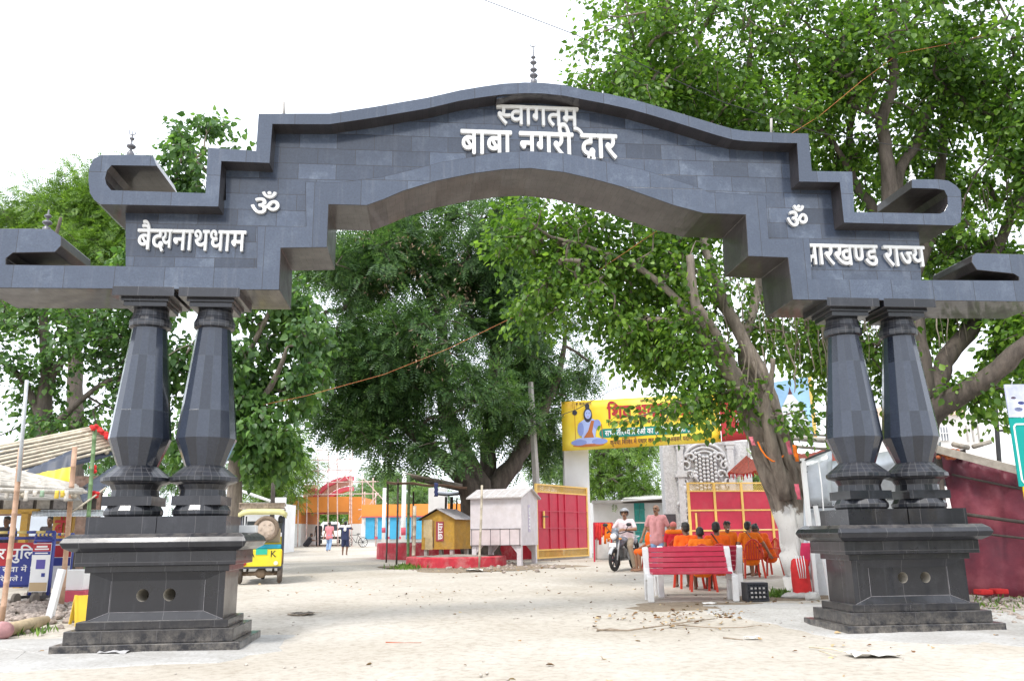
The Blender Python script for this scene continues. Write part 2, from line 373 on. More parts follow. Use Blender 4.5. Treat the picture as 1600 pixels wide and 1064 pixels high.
sign(['झ', 'ा', 'र', 'ख', HALF_NNA, 'ड', ('ा', dict(adv=.0, sx=.01, dx=-.1)), ' ', 'र', 'ा', HALF_JA, 'य'], 1247, 1440, 383, 414, bold=.014)
for L, R, t, b in ((395, 436, 301, 336), (1226, 1260.5, 322, 355.5)):
    a, c = on_y(L, t, .29), on_y(R, b, .29); vs = glyph('ॐ')[0]
    x0, x1 = min(v.x for v in vs), max(v.x for v in vs); y0, y1 = min(v.y for v in vs), max(v.y for v in vs)
    kx, ky = (c.x-a.x)/(x1-x0), (a.z-c.z)/(y1-y0)
    bm, _ = text_bm(['ॐ'], .014, 1.0)
    for v in bm.verts: v.co = Vector((a.x+(v.co.x-x0)*kx, .294-v.co.z*.05, c.z+(v.co.y-y0)*ky))-gate.location
    me = bpy.data.meshes.new('om_symbol'); bm.to_mesh(me); bm.free(); me.materials.append(WHITE)
    o = bpy.data.objects.new('om_symbol', me); COL.objects.link(o); o.parent = gate

# columns
YC = .38
def column(pxa, pya, pxb, pyb):
    x = (on_y(pxa, pya, YC).x+on_y(pxb, pyb, YC).x)/2
    return x
colx = [column(221, 687, 232.4, 517), column(321.6, 687, 336, 517), column(1336, 684, 1316, 528), column(1423, 684, 1404, 528)]
m1 = .00862
levL = [833, 807, 790, 776, 766, 758, 755, 747, 730, 729, 687, 517, 499, 488, 481, 476, 462, 452]
ref = colx[1]
ZL = [zat(ref, YC, p) for p in levL]; ZL[-1] = on_y(436, 452, 0).z+.02
zz = dict(zip(levL, ZL)); ZTOP = on_y(436.4, 453.4, 0).z
for x in colx:
    shaft = MB().lathe([(28*m1, zz[729]), (43.5*m1, zz[687]), (25*m1, zz[517])], (x, YC, 0), 16, 0, rot=.1)
    co = shaft.build('column', [SHAFT], gate)
    b = MB(); hw = .408
    b.box2((x-hw, YC-hw, zz[833]-.02), (x+hw, YC+hw, zz[807]), 1)
    b.lathe([(37*m1, zz[807]), (40.5*m1, zz[807]+.03), (40.5*m1, zz[807]+.075), (36*m1, zz[790])], (x, YC, 0), 16, 0)
    q = 34*m1; b.box2((x-q, YC-q, zz[790]), (x+q, YC+q, zz[776]), 1)
    b.lathe([(33*m1, zz[776]), (32*m1, zz[766]), (36*m1, zz[758])], (x, YC, 0), 16, 0)
    b.lathe([(36*m1, zz[758]), (45*m1, zz[755]), (48.5*m1, zz[755]+.02), (48.5*m1, zz[747]), (28*m1, zz[729]+.001)], (x, YC, 0), 20, 0)
    b.build('column_base', [MOSA, PLIN], co)
    c = MB()
    c.lathe([(25*m1, zz[517]), (30*m1, zz[517]+.02), (30.5*m1, zz[499]-.06), (27*m1, zz[499]), (25*m1, zz[488])], (x, YC, 0), 16, 0)
    q = .27; c.box2((x-q, YC-q, zz[488]), (x+q, YC+q, zz[481]), 1)
    q = .30; c.box2((x-q, YC-q, zz[481]), (x+q, YC+q, zz[476]), 1)
    q = .385; c.box2((x-q, YC-q, zz[476]), (x+q, YC+q, zz[462]), 1)
    q = .36; c.box2((x-q, YC-q, zz[462]), (x+q, YC+q, ZTOP+.01), 1)
    c.build('capital', [MOSA, PLIN], co, bevel=.004, seg=1)

# plinths
PY0, PY1 = -.256, 1.0
lev = [(1024.6, 0, 1010, 0), (1010, .10, 987, .10), (987, .19, 972.5, .19), (972.5, .27, 895, .27), (895, .22, 885, .22), (885, .13, 862.5, .13)]
xl = -5.79
def lz(py, ins): return zat(xl+ins, PY0+ins, py)
ZP = [(0 if i == 0 else lz(a, i1), lz(b, i2), i1) for i, (a, i1, b, i2) in enumerate(lev)]
ztop = zz[833]
HOLE_M = PM('raw pale mortar', (.36, .33, .28), .95, .2, 30)
def plinth(x0, x1, holes, hr):
    b = MB(); zprev = -.15
    for k, (z0, z1, ins) in enumerate(ZP):
        zb = zprev; zprev = z1
        if k == 3: zb3, zt3 = zb, z1
        if k != 3: b.box2((x0+ins, PY0+ins, zb), (x1-ins, PY1-ins, z1))
    zb = zprev
    # rounded ledge
    i0 = .02; r = (ztop-zb)
    prof = [(.08, zb), (.0, zb+r*.22), (-.03, zb+r*.5), (0, zb+r*.78), (.06, ztop)]
    ring = [[(x0+i0+d, PY0+i0+d, z), (x1-i0-d, PY0+i0+d, z), (x1-i0-d, PY1-i0-d, z), (x0+i0+d, PY1-i0-d, z)] for d, z in prof]
    vs = [p for q in ring for p in q]; fs = []
    for i in range(len(prof)-1):
        for k in range(4): fs.append((i*4+k, i*4+(k+1) % 4, (i+1)*4+(k+1) % 4, (i+1)*4+k))
    fs += [(3, 2, 1, 0), tuple((len(prof)-1)*4+k for k in range(4))]
    b.add(vs, fs)
    # body with a mitred sunk panel in front
    ins = .27; X0, X1, Y0, Y1 = x0+ins, x1-ins, PY0+ins, PY1-ins
    b.add([(X0, Y0, zb3), (X1, Y0, zb3), (X1, Y1, zb3), (X0, Y1, zb3), (X0, Y0, zt3), (X1, Y0, zt3), (X1, Y1, zt3), (X0, Y1, zt3)], [(1, 2, 6, 5), (2, 3, 7, 6), (3, 0, 4, 7)])
    h = zt3-zb3; a0, a1, c0, c1 = X0+.24, X1-.24, zb3+h*.17, zt3-h*.18; yr = Y0+.035
    b.add([(X0, Y0, zb3), (X1, Y0, zb3), (X1, Y0, zt3), (X0, Y0, zt3), (a0, yr, c0), (a1, yr, c0), (a1, yr, c1), (a0, yr, c1)],
          [(0, 1, 5, 4), (1, 2, 6, 5), (2, 3, 7, 6), (3, 0, 4, 7)])
    hc = [on_y(px, py, yr) for px, py in holes]; N = 20
    loops = [[Vector((a0, c0, 0)), Vector((a1, c0, 0)), Vector((a1, c1, 0)), Vector((a0, c1, 0))]]
    for p in hc: loops.append([Vector((p.x+hr*math.cos(-2*math.pi*k/N), p.z+hr*math.sin(-2*math.pi*k/N), 0)) for k in range(N)])
    flat = [q for l in loops for q in l]; tri = tessellate_polygon(loops); out = []
    for t in tri:
        A, B, C = [flat[i] for i in t]
        out.append(tuple(t) if (B-A).cross(C-A).z > 0 else tuple(t[::-1]))
    b.add([(q.x, yr, q.y) for q in flat], out)
    po = b.build('plinth', [PLIN], gate, bevel=.006, seg=1)
    for p in hc:
        t = MB()
        v = [(p.x+hr*math.cos(2*math.pi*k/N), yr, p.z+hr*math.sin(2*math.pi*k/N)) for k in range(N)]+[(p.x+hr*.96*math.cos(2*math.pi*k/N), yr+.62, p.z+hr*.96*math.sin(2*math.pi*k/N)) for k in range(N)]
        t.add(v, [((k+1) % N, k, N+k, N+(k+1) % N)[::-1] for k in range(N)]+[tuple(range(N, 2*N))], 0, True)
        t.build('pipe_opening', [HOLE_M], po)
    # pale grout along the panel edge
    g = MB(); 
    for p, q in (((a0, c0), (a1, c0)), ((a1, c0), (a1, c1)), ((a0, c0), (a0, c1)), ((X0, zb3), (a0, c0)), ((X1, zb3), (a1, c0))):
        yq = lambda s: yr-.002 if (s[0] in (a0, a1)) else Y0-.001
        g.bar((p[0], yq(p), p[1]), (q[0], yq(q), q[1]), .006, .006)
    g.build('grout_line', [PM('grout', (.22, .21, .22), .9, .4, 9)], po)
    return po
plinth(-5.79, -3.684, [(222.8, 929.7), (264.8, 928.7)], .073)
plinth(3.684, 5.79, [(1410.6, 902), (1446, 901.4)], .07)

# finials
def finial(px, pbase, discs, ptop, y, trident=True, white=False):
    p = on_y(px, pbase, y); s = (y-CAM.y)/F_PX*1.02; zb = p.z
    f = lambda py: zat(p.x, y, py)
    m = WHITE if white else BRASS
    prof = [(.05, zb-.12), (.05, zb)]
    for py, r in discs:
        z = f(py); R = r*s; prof += [(.012, z-R*.75), (R*.8, z-R*.35), (R, z), (R*.75, z+R*.3), (.012, z+R*.6)]
    zt = f(ptop); prof += [(.01, zt-.14 if trident else zt)]
    o = MB().lathe(prof, (p.x, y, 0), 14, 0, True).build('finial', [m], gate)
    if trident:
        t = MB(); w = .045; z0 = zt-.15
        t.tube([(p.x, y, z0-.06), (p.x, y, zt)], [.007, .004], 6)
        for sg in (-1, 1):
            t.tube([(p.x, y, z0), (p.x+sg*w*.8, y, z0+.01), (p.x+sg*w, y, z0+.05), (p.x+sg*w*.8, y, zt-.02)], [.006, .007, .006, .003], 6)
        t.build('trident', [m], o)
finial(834, 126, [(118.5, 7.4), (109.4, 6.3), (98.2, 6), (90, 4.4)], 60, .45)
finial(204, 240, [(229, 7.4), (217, 4.2)], 196, .4)
finial(73, 356, [(348, 7.2), (338, 5.5)], 328, .4, False)
finial(1425, 278, [(274, 5), (268, 3.4)], 259, .35, False, True)
for px, pt, pb in ((443.5, 160, 185), (1205, 186, 214)):
    a = on_y(px, pt, .5); b = on_y(px, pb, .5); MB().tube([b, a], .02, 8).build('stub_pipe', [GREY], gate)
# white block lying on the left plinth
a = on_y(377, 831, .82)
tag(MB().box((a.x, .80, ztop+.05), (.40, .2, .095), .05).build('marble_block', [PM('white marble', (.8, .8, .78), .5, .05)], bevel=.006), 'loose white stone block lying on the left plinth ledge beside the columns', 'stone block')
# ------------------------------------------------------------------ ground
def ground_mat(name, lo, hi, spec_dark, sc=1.0, bump=.5):
    m, n, b = _mat(name); g = nd(n, 'NewGeometry'); P = g.outputs['Position']
    a = noise(n, .35*sc, 8, .65, P); r = ramp(n, [(.3, lo), (.52, sc_(tuple((x+y)/2 for x, y in zip(lo, hi)), 1)), (.7, hi)]); n.links.new(a, r.inputs[0])
    f = noise(n, 9*sc, 9, .72, P); r2 = ramp(n, [(.3, (.70, .67, .64)), (.53, (1, 1, 1)), (.8, (1.1, 1.1, 1.1))]); n.links.new(f, r2.inputs[0])
    c = mixc(n, 1.0, r.outputs[0], r2.outputs[0], 'MULTIPLY')
    v = nd(n, 'TexVoronoi'); v.inputs['Scale'].default_value = 26*sc; n.links.new(P, v.inputs['Vector'])
    q = ramp(n, [(.06, (1, 1, 1)), (.13, (0, 0, 0))]); n.links.new(v.outputs['Distance'], q.inputs[0])
    k = noise(n, 1.3*sc, 5, .7, P); kk = ramp(n, [(.51, (0, 0, 0)), (.70, (.8, .8, .8))]); n.links.new(k, kk.inputs[0])
    mu = nd(n, 'Math', operation='MULTIPLY'); n.links.new(q.outputs[0], mu.inputs[0]); n.links.new(kk.outputs[0], mu.inputs[1])
    c = mixc(n, mu.outputs[0], c, spec_dark)
    n.links.new(c, b.inputs['Base Color']); b.inputs['Roughness'].default_value = .95; b.inputs['Specular IOR Level'].default_value = .2
    bumpn(n, b, noise(n, 22*sc, 9, .75, P), bump, .02)
    return m
SAND = ground_mat('pale dusty sand', (.41, .365, .30), (.56, .525, .47), (.2, .16, .12))
def build_ground():
    mb = MB(); xs = np.concatenate([[-1500, -300, -120], np.linspace(-60, -14, 24), np.linspace(-12, 16, 113), np.linspace(18, 80, 32), [150, 400, 1500]])
    ys = np.concatenate([[-600, -60], np.linspace(-20, -8, 25), np.linspace(-7.75, 16, 120), np.linspace(16.5, 60, 60), [70, 85, 110, 160, 400, 2200]])
    rng = np.random.RandomState(3); ph = rng.rand(12, 2)*6.28; fr = rng.rand(12, 2)*1.6+.15; am = rng.rand(12)*.012
    vs = []
    for y in ys:
        for x in xs:
            z = gz(x, y)
            if abs(x) < 80 and -20 < y < 100:
                w = sum(am[i]*math.sin(fr[i][0]*x*(1 if i % 2 else -1)+fr[i][1]*y+ph[i][0]) for i in range(12))
                k = 1 if y > 2 or abs(x) < 3.2 else .35
                z += w*k
            vs.append((x, y, z))
    nx = len(xs); fs = [(j*nx+i, j*nx+i+1, (j+1)*nx+i+1, (j+1)*nx+i) for j in range(len(ys)-1) for i in range(nx-1)]
    mb.add(vs, fs, 0, True)
    return tag(mb.build('ground', [SAND], local=True), kind='structure')
build_ground()
# rough concrete aprons round the plinths
APR = ground_mat('whitish cement apron', (.36, .345, .32), (.54, .535, .52), (.26, .24, .21), 2.4, .45)
def apron(pts, name, th=.05):
    top = [Vector((x, y, 0)) for x, y in pts]; mb = MB(); n = len(top)
    c = sum(top, Vector((0, 0, 0)))/n; rnd = random.Random(len(pts)+int(abs(pts[0][0])*7))
    rings = []
    for k, (s, z) in enumerate(((1.03, -.04), (1.0, .0), (.985, .008), (.6, .012), (.02, .014))):
        rings.append([c+(p-c)*s+Vector((0, 0, z+gz(p.x, p.y)*(1 if s > .5 else .6)+(rnd.uniform(-.006, .006) if k else 0))) for p in top])
    vs = [p for r in rings for p in r]; fs = [(i*n+k, i*n+(k+1) % n, (i+1)*n+(k+1) % n, (i+1)*n+k) for i in range(len(rings)-1) for k in range(n)]
    fs.append(tuple((len(rings)-1)*n+k for k in range(n)))
    mb.add(vs, fs, 0, False); return tag(mb.build(name, [APR], local=True), kind='structure')
def smooth_poly(pts, rnd, amp=.06, sub=5):
    out = []
    for i, p in enumerate(pts):
        q = pts[(i+1) % len(pts)]
        for k in range(sub):
            t = k/sub; out.append((p[0]+(q[0]-p[0])*t+rnd.uniform(-amp, amp), p[1]+(q[1]-p[1])*t+rnd.uniform(-amp, amp)))
    return out
rnd = random.Random(5)
apron(smooth_poly([(-10.5, -1.9), (-6.2, -1.55), (-3.75, -1.15), (-3.25, -.4), (-3.3, 1.2), (-4.4, 1.6), (-7.2, 1.5), (-10.8, 1.3)], rnd), 'left_apron')
apron(smooth_poly([(3.3, -.35), (3.9, -1.05), (5.2, -1.9), (8.5, -2.2), (9.5, 1.3), (6.5, 2.2), (4.2, 3.1), (2.9, 3.0), (2.75, 2.2), (3.25, .9)], rnd), 'right_apron')
# ------------------------------------------------------------------ trees
from mathutils import noise as mnoise
def leaf_mat(name, c1, c2, c3, trans=.38, rough=.42, tcol=None):
    m, n, b = _mat(name); g = nd(n, 'NewGeometry')
    r = ramp(n, [(0, c1), (.5, c2), (.86, c3), (1, sc_(c3, 1.25))]); n.links.new(g.outputs['Random Per Island'], r.inputs[0])
    big = noise(n, .55, 3, .5); r2 = ramp(n, [(.35, (.78, .8, .78)), (.65, (1.2, 1.15, 1.05))]); n.links.new(big, r2.inputs[0])
    c = mixc(n, 1.0, r.outputs[0], r2.outputs[0], 'MULTIPLY')
    n.links.new(c, b.inputs['Base Color']); b.inputs['Roughness'].default_value = rough; b.inputs['Specular IOR Level'].default_value = .45
    t = nd(n, 'BsdfTranslucent'); tc = mixc(n, 1.0, c, tcol or (1.5, 1.55, .75), 'MULTIPLY'); n.links.new(tc, t.inputs['Color'])
    ms = nd(n, 'MixShader'); ms.inputs[0].default_value = trans; n.links.new(b.outputs[0], ms.inputs[1]); n.links.new(t.outputs[0], ms.inputs[2])
    n.links.new(ms.outputs[0], n.nodes['Material Output'].inputs['Surface']); return m
def bark_mat(name, c1, c2, scale=6):
    m, n, b = _mat(name); g = nd(n, 'NewGeometry'); mp = nd(n, 'Mapping'); mp.inputs['Scale'].default_value = (1, 1, .22); n.links.new(g.outputs['Position'], mp.inputs[0])
    a = noise(n, scale, 9, .72, mp.outputs[0]); r = ramp(n, [(.32, c1), (.68, c2)]); n.links.new(a, r.inputs[0]); n.links.new(r.outputs[0], b.inputs['Base Color'])
    b.inputs['Roughness'].default_value = .9; bumpn(n, b, noise(n, scale*3, 9, .75, mp.outputs[0]), .8, .04); return m
def washed_bark(name, c1, c2, z1, scale=6):
    m = bark_mat(name, c1, c2, scale); n = m.node_tree; b = n.nodes['Principled BSDF']; src = b.inputs['Base Color'].links[0].from_socket
    g = nd(n, 'NewGeometry'); sp = nd(n, 'SeparateXYZ'); n.links.new(g.outputs['Position'], sp.inputs[0])
    a = nd(n, 'Math', operation='MULTIPLY_ADD'); n.links.new(noise(n, 3.5, 8, .7), a.inputs[0]); a.inputs[1].default_value = -.9; n.links.new(sp.outputs[2], a.inputs[2])
    r = nd(n, 'MapRange'); r.inputs[1].default_value = z1-.45+.03; r.inputs[2].default_value = z1-.45-.03; n.links.new(a.outputs[0], r.inputs[0])
    pe = ramp(n, [(.60, (1, 1, 1)), (.66, (.12, .12, .12))]); n.links.new(noise(n, 11, 9, .8), pe.inputs[0])
    mu = nd(n, 'Math', operation='MULTIPLY'); n.links.new(r.outputs[0], mu.inputs[0]); n.links.new(pe.outputs[0], mu.inputs[1])
    n.links.new(mixc(n, mu.outputs[0], src, (.70, .69, .66)), b.inputs['Base Color']); return m
L_BANYAN = leaf_mat('banyan leaves', (.048, .112, .020), (.098, .205, .034), (.185, .315, .055), .45)
L_DARK = leaf_mat('dark feathery leaves', (.040, .088, .036), (.070, .146, .054), (.115, .21, .072), .35)
L_PEEPAL = leaf_mat('peepal leaves', (.042, .10, .032), (.078, .17, .052), (.135, .25, .072))
L_LIGHT = leaf_mat('light green leaves', (.075, .155, .03), (.12, .22, .042), (.19, .31, .065))
L_FAR = leaf_mat('far tree leaves', (.07, .14, .05), (.11, .20, .07), (.17, .27, .09))
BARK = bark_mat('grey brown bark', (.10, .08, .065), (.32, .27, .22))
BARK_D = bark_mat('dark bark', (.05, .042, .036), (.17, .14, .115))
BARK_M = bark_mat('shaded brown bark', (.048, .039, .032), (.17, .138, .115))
ROOT = bark_mat('aerial root bark', (.16, .13, .10), (.34, .29, .23))
WHITEW = PM('peeling whitewash', (.72, .71, .69), .9, .06, 6, wear=.9, wearcol=(.2, .16, .13), bump=.5, fine=30)

OVATE = ([(0, 0), (-.30, .22), (-.36, .55), (0, 1.0), (.36, .55), (.30, .22)], [(0, 3, 2, 1), (0, 5, 4, 3)])
HEART = ([(0, 0), (-.40, .16), (-.42, .48), (0, 1.08), (.42, .48), (.40, .16)], [(0, 3, 2, 1), (0, 5, 4, 3)])
_fr = [(0, 0)]; _ff = []
for _i in range(6):
    _t = .12+.15*_i; _l = .30*(1-.55*abs(_t-.42)*1.6)
    for _s in (-1, 1):
        b_ = len(_fr); _fr += [(0, _t), (_s*_l*.55, _t+.02), (_s*_l, _t+.16), (_s*_l*.45, _t+.12)]
        _ff.append((b_, b_+1, b_+2, b_+3) if _s < 0 else (b_+3, b_+2, b_+1, b_))
FROND = (_fr, _ff)
SLIM = ([(0, 0), (-.13, .4), (0, 1), (.13, .4)], [(0, 3, 2, 1)])
def leaf_mesh(name, P, D, N, S, shape, mat, parent, fold=.25, off=Vector((0, 0, 0))):
    """one leaf per row: stem point P, direction D, face normal N, length S"""
    sv = np.array(shape[0]); k = len(sv)
    D = D/np.linalg.norm(D, axis=1)[:, None]; Sd = np.cross(D, N); Sd /= np.linalg.norm(Sd, axis=1)[:, None]+1e-9; Nn = np.cross(Sd, D)
    V = P[:, None, :]+S[:, None, None]*(Sd[:, None, :]*sv[None, :, 0, None]+D[:, None, :]*sv[None, :, 1, None]+Nn[:, None, :]*(fold*np.abs(sv[None, :, 0, None])-.18*sv[None, :, 1, None]**2))
    V = (V-np.array(off)).reshape(-1, 3); n = len(P)
    fl = [len(f) for f in shape[1]]; idx = np.concatenate([np.array(f) for f in shape[1]])
    L = (idx[None, :]+(np.arange(n)*k)[:, None]).ravel(); tot = np.tile(fl, n); st = np.concatenate([[0], np.cumsum(tot)[:-1]])
    me = bpy.data.meshes.new(name); me.vertices.add(len(V)); me.vertices.foreach_set('co', V.ravel())
    me.loops.add(len(L)); me.loops.foreach_set('vertex_index', L.astype(np.int32))
    me.polygons.add(len(tot)); me.polygons.foreach_set('loop_start', st.astype(np.int32))
    me.materials.append(mat); me.update(calc_edges=True); me.validate()
    o = bpy.data.objects.new(name, me); COL.objects.link(o); o.parent = parent; return o

def tree(name, label, base, limbs, blobs, leaf, lmat, bark, seed=1, group=None, per=14, spread=.42, lsize=.16, shape=OVATE, droop=.5,
         gap=.0, gscale=.5, twig=.006, rexp=.42, white_to=None, shoot=.9, rmin=.008, kind_cat='tree'):
    """limbs: traced [(px, py, d, radius)...]; blobs: crown masses (px, py, d, rx px, ry px, depth m, clusters)"""
    rs = np.random.RandomState(seed); rd = random.Random(seed)
    root = thing(name, label, kind_cat, base, group=group)
    nodes = []; par = []; rad = []; tr = MB()
    for lb in limbs:
        pts = [at(a, b, d) for a, b, d, r in lb]; rr = [r for *_, r in lb]
        if abs(lb[0][2]-99) < 0: pass
        fine = []; fr = []
        for i in range(len(pts)-1):
            a, b = pts[i], pts[i+1]; a0 = pts[max(i-1, 0)]; b1 = pts[min(i+2, len(pts)-1)]
            for q in range(4):
                t = q/4
                h = .5*((2*a)+(-1*a0+b)*t+(2*a0-5*a+4*b-b1)*t*t+(-1*a0+3*a-3*b+b1)*t**3)
                j = .12*rr[i]; fine.append(h+Vector((rd.uniform(-j, j), rd.uniform(-j, j), 0))); fr.append((rr[i]+(rr[i+1]-rr[i])*t)*rd.uniform(.93, 1.07))
        fine.append(pts[-1]); fr.append(rr[-1])
        tr.tube(fine, fr, 12 if max(fr) > .15 else 8)
        for p, r in list(zip(fine, fr))[len(fine)//3:]:
            nodes.append(p); par.append(-1); rad.append(r)
    nl = len(nodes)
    # clusters
    cl = []
    for (a, b, d, rx, ry, rdp, n) in blobs:
        c = at(a, b, d); s = px_m(d)/ (RIGHT.dot(RIGHT)); k = 0; tries = 0
        while k < n and tries < n*12:
            tries += 1
            v = rs.normal(size=3); v /= np.linalg.norm(v); q = rs.rand()**(1/2.3)
            p = c+RIGHT*(v[0]*q*rx*s)+Vector((0, 0, 1))*(v[1]*q*ry*s)+FH*(v[2]*q*rdp)
            if gap and mnoise.noise(p*gscale+Vector((seed, 0, 0))) < gap-.5+.0: continue
            if p.z < gz(p.x, p.y)+.6: continue
            cl.append(p); k += 1
    cl.sort(key=lambda p: min((p-n).length for n in nodes[:nl:2]) if nl else 0)
    NA = np.array([tuple(n) for n in nodes]+[(0, 0, 0)]*len(cl)); cnt = nl
    for p in cl:
        dd = np.linalg.norm(NA[:cnt]-np.array(p), axis=1); dd[:nl] *= .9
        j = int(dd.argmin()); nodes.append(p); par.append(j); rad.append(0); NA[cnt] = p; cnt += 1
    w = [0]*cnt
    for i in range(cnt-1, nl-1, -1):
        w[i] += 1
        if par[i] >= 0: w[par[i]] += w[i]
    for i in range(nl, cnt):
        a, b = nodes[par[i]], nodes[i]; r1 = max(rmin, twig*w[i]**rexp*1.6); r0 = min(r1*1.25, rad[par[i]] if par[i] < nl else r1*1.25)
        L = (b-a).length; m = (a+b)/2+Vector((rd.uniform(-1, 1), rd.uniform(-1, 1), rd.uniform(-.2, 1)))*L*.1
        tr.tube([a, m, b], [r0, r1, r1*.8], 5 if r1 < .03 else 7, caps=False)
    tk = tr.build('trunk', [bark, WHITEW], root)
    if white_to is not None:
        me = tk.data
        for p in me.polygons:
            if p.center.z+root.location.z < white_to+.25*mnoise.noise(Vector(p.center)*3): p.material_index = 1
    # leaves
    C = np.array([tuple(p) for p in cl]); n = len(C)
    axis = np.array([tuple((nodes[nl+i]-nodes[par[nl+i]]).normalized()) for i in range(n)])
    idx = np.repeat(np.arange(n), per); T = rs.rand(len(idx))
    ax = axis[idx]+np.array([0, 0, -.25*droop]); off = rs.normal(size=(len(idx), 3)); off /= np.linalg.norm(off, axis=1)[:, None]
    P = C[idx]+ax*((T-.45)*spread*2*shoot)[:, None]+off*(rs.rand(len(idx))**.5*spread*.75)[:, None]
    D = off*.9+ax*.6+np.array([0, 0, -droop])+rs.normal(size=(len(idx), 3))*.3
    N = np.array([0, 0, 1.])+rs.normal(size=(len(idx), 3))*.55
    S = lsize*(.55+.75*rs.rand(len(idx)))
    leaf_mesh('crown', P, D, N, S, shape, lmat, root, off=root.location)
    return root

bT1 = gp(1262, 16)
BARK_W = washed_bark('whitewashed banyan bark', (.10, .08, .065), (.32, .27, .22), bT1.z+1.5)
tree('banyan_tree', 'leaning banyan tree with twisted grey trunk and whitewashed foot beside the red benches', bT1, [
    [(1272,925,16,.52),(1262,880,16,.42),(1246,825,16,.34),(1226,775,16,.30),(1200,720,16,.25),(1180,665,15.9,.22),(1150,600,15.8,.2),(1128,560,15.7,.18),(1102,530,15.6,.13),(1085,470,15.5,.10),(1078,400,15.5,.08)],
    [(1266,920,16.2,.40),(1256,850,16.1,.30),(1250,790,16.1,.26),(1240,740,16,.22),(1222,690,16,.19),(1208,650,16.1,.18),(1192,595,16.2,.17),(1165,540,16.3,.14),(1140,490,16.5,.12),(1115,430,16.7,.10),(1095,360,17,.09),(1060,280,17,.07),(1020,200,17,.05),(990,130,16.5,.03)],
    [(1228,780,15.7,.14),(1205,690,15.5,.12),(1196,640,15.4,.10),(1204,600,15.3,.06),(1208,560,15.2,.04)],
    [(1190,650,16.4,.15),(1172,600,16.8,.13),(1160,550,17,.11),(1175,490,17.3,.10),(1190,420,17.5,.09),(1180,330,17.5,.08),(1150,250,17.5,.06),(1120,160,17.5,.05),(1090,70,17.5,.03)],
    [(1140,556,15.5,.09),(1115,515,15.3,.08),(1092,478,15.2,.06)],
    [(1102,530,15.6,.09),(1060,470,15.8,.07),(1000,420,16,.06),(930,390,16.2,.045),(860,370,16.4,.03)],
    [(1165,540,16.3,.10),(1120,470,17.5,.08),(1060,420,18,.06),(980,400,18.5,.04)],
    ], [(1000,100,16.5,120,110,2.2,150),(950,180,16,80,75,1.6,75),(1120,60,17,150,100,2.6,190),(1110,170,17,130,80,2.4,150),(1010,210,16.5,110,60,1.8,100),(905,200,15.6,30,70,1,26),
        (1180,215,17,100,60,2,95),(870,360,17,100,55,1.8,85),(820,380,16.6,60,55,1,34),(960,400,17.3,130,80,2.2,130),(930,465,17,105,70,1.8,95),(1050,470,17.5,100,110,2.2,150),(840,485,16.7,50,45,1,24),(1000,530,17,90,45,1.6,62),
        (1080,340,18,110,70,2,110),(1090,550,16.6,80,60,1.5,75),(1060,640,15.2,70,26,.6,16),(1130,615,15.8,50,45,.8,32),(990,655,15,30,12,.4,3),(1230,500,17,80,60,1.6,55),(1235,660,15.2,45,36,.5,8),(1020,-90,17,220,90,3,150)],
    'banyan', L_BANYAN, BARK_W, 11, per=27, spread=.40, lsize=.125, shape=OVATE, gap=.40, gscale=.7, group='banyan trees behind the right pillars')
bT2 = gp(1425, 17)
tree('banyan_tree', 'big banyan tree with hanging aerial roots standing behind the right pair of columns', bT2, [
    [(1425,900,17,.5),(1428,760,17,.42),(1430,660,17,.40),(1425,560,17,.36),(1415,460,17,.32),(1402,370,17,.26),(1390,300,17,.17),(1383,222,17,.14),(1378,185,17,.13),(1396,130,17,.11),(1392,70,17,.09),(1392,14,17,.08),(1370,-60,17,.06)],
    [(1430,680,16.8,.26),(1470,636,16.4,.22),(1548,588,15.8,.19),(1600,540,15.4,.17),(1680,480,15,.13)],
    [(1425,640,17,.24),(1464,596,17.2,.21),(1482,555,17.3,.19),(1522,505,17.5,.17),(1540,440,17.8,.14),(1570,360,18,.11),(1600,280,18,.09)],
    [(1405,380,17.2,.16),(1401,282,17.4,.13),(1433,222,17.6,.11),(1457,162,17.8,.10),(1507,106,18,.08),(1531,60,18,.07),(1572,28,18,.05)],
    [(1415,460,17.5,.15),(1460,350,18,.13),(1470,260,18.3,.11),(1475,176,18.5,.09),(1465,110,18.5,.06),(1440,50,18.5,.04)],
    [(1400,380,17.3,.14),(1360,320,17.6,.11),(1332,278,17.8,.10),(1327,212,18,.08),(1341,152,18,.07),(1369,92,18,.05),(1390,40,18,.04)],
    [(1332,278,17.8,.07),(1300,220,17.5,.06),(1260,190,17.3,.05),(1200,160,17,.035)],
    [(1378,185,17,.07),(1360,178,16.8,.06),(1340,168,16.6,.05)],
    [(1507,106,18,.05),(1450,80,18,.04),(1420,40,18,.03)],
    ], [(1290,90,17,130,120,2.6,190),(1420,70,17.5,150,110,2.6,200),(1540,90,17,110,110,2.6,150),(1580,230,17,90,120,2.2,130),(1400,210,18.5,140,90,2,150),(1500,290,18.5,120,90,2,130),(1290,210,18,80,70,1.8,70),
        (1560,400,17.6,90,70,1.8,75),(1500,470,17.6,60,50,1.4,34),(1300,300,18.5,60,70,1.4,45),(1290,470,17.8,50,60,1.2,32),(1560,520,16.6,70,40,1,28),(1520,620,16.2,75,28,.8,26),(1590,470,17,60,60,1.2,32),(1370,540,18,50,90,1.6,60),(1290,560,18,45,60,1.4,40),(1500,510,18,70,60,1.8,70),(1560,560,17.6,70,50,1.4,46),(1470,590,18.4,45,50,1.2,40),(1480,400,18.6,80,70,1.8,60),(1585,630,17,40,40,1,18),(1320,400,18.8,70,60,1.6,50),(1230,420,19,60,60,1.6,36),(1400,-90,17.5,260,90,3,200),(1680,200,17,90,200,2.5,130)],
    'banyan', L_BANYAN, BARK_M, 23, per=26, spread=.40, lsize=.135, shape=OVATE, gap=.42, gscale=.7, group='banyan trees behind the right pillars')
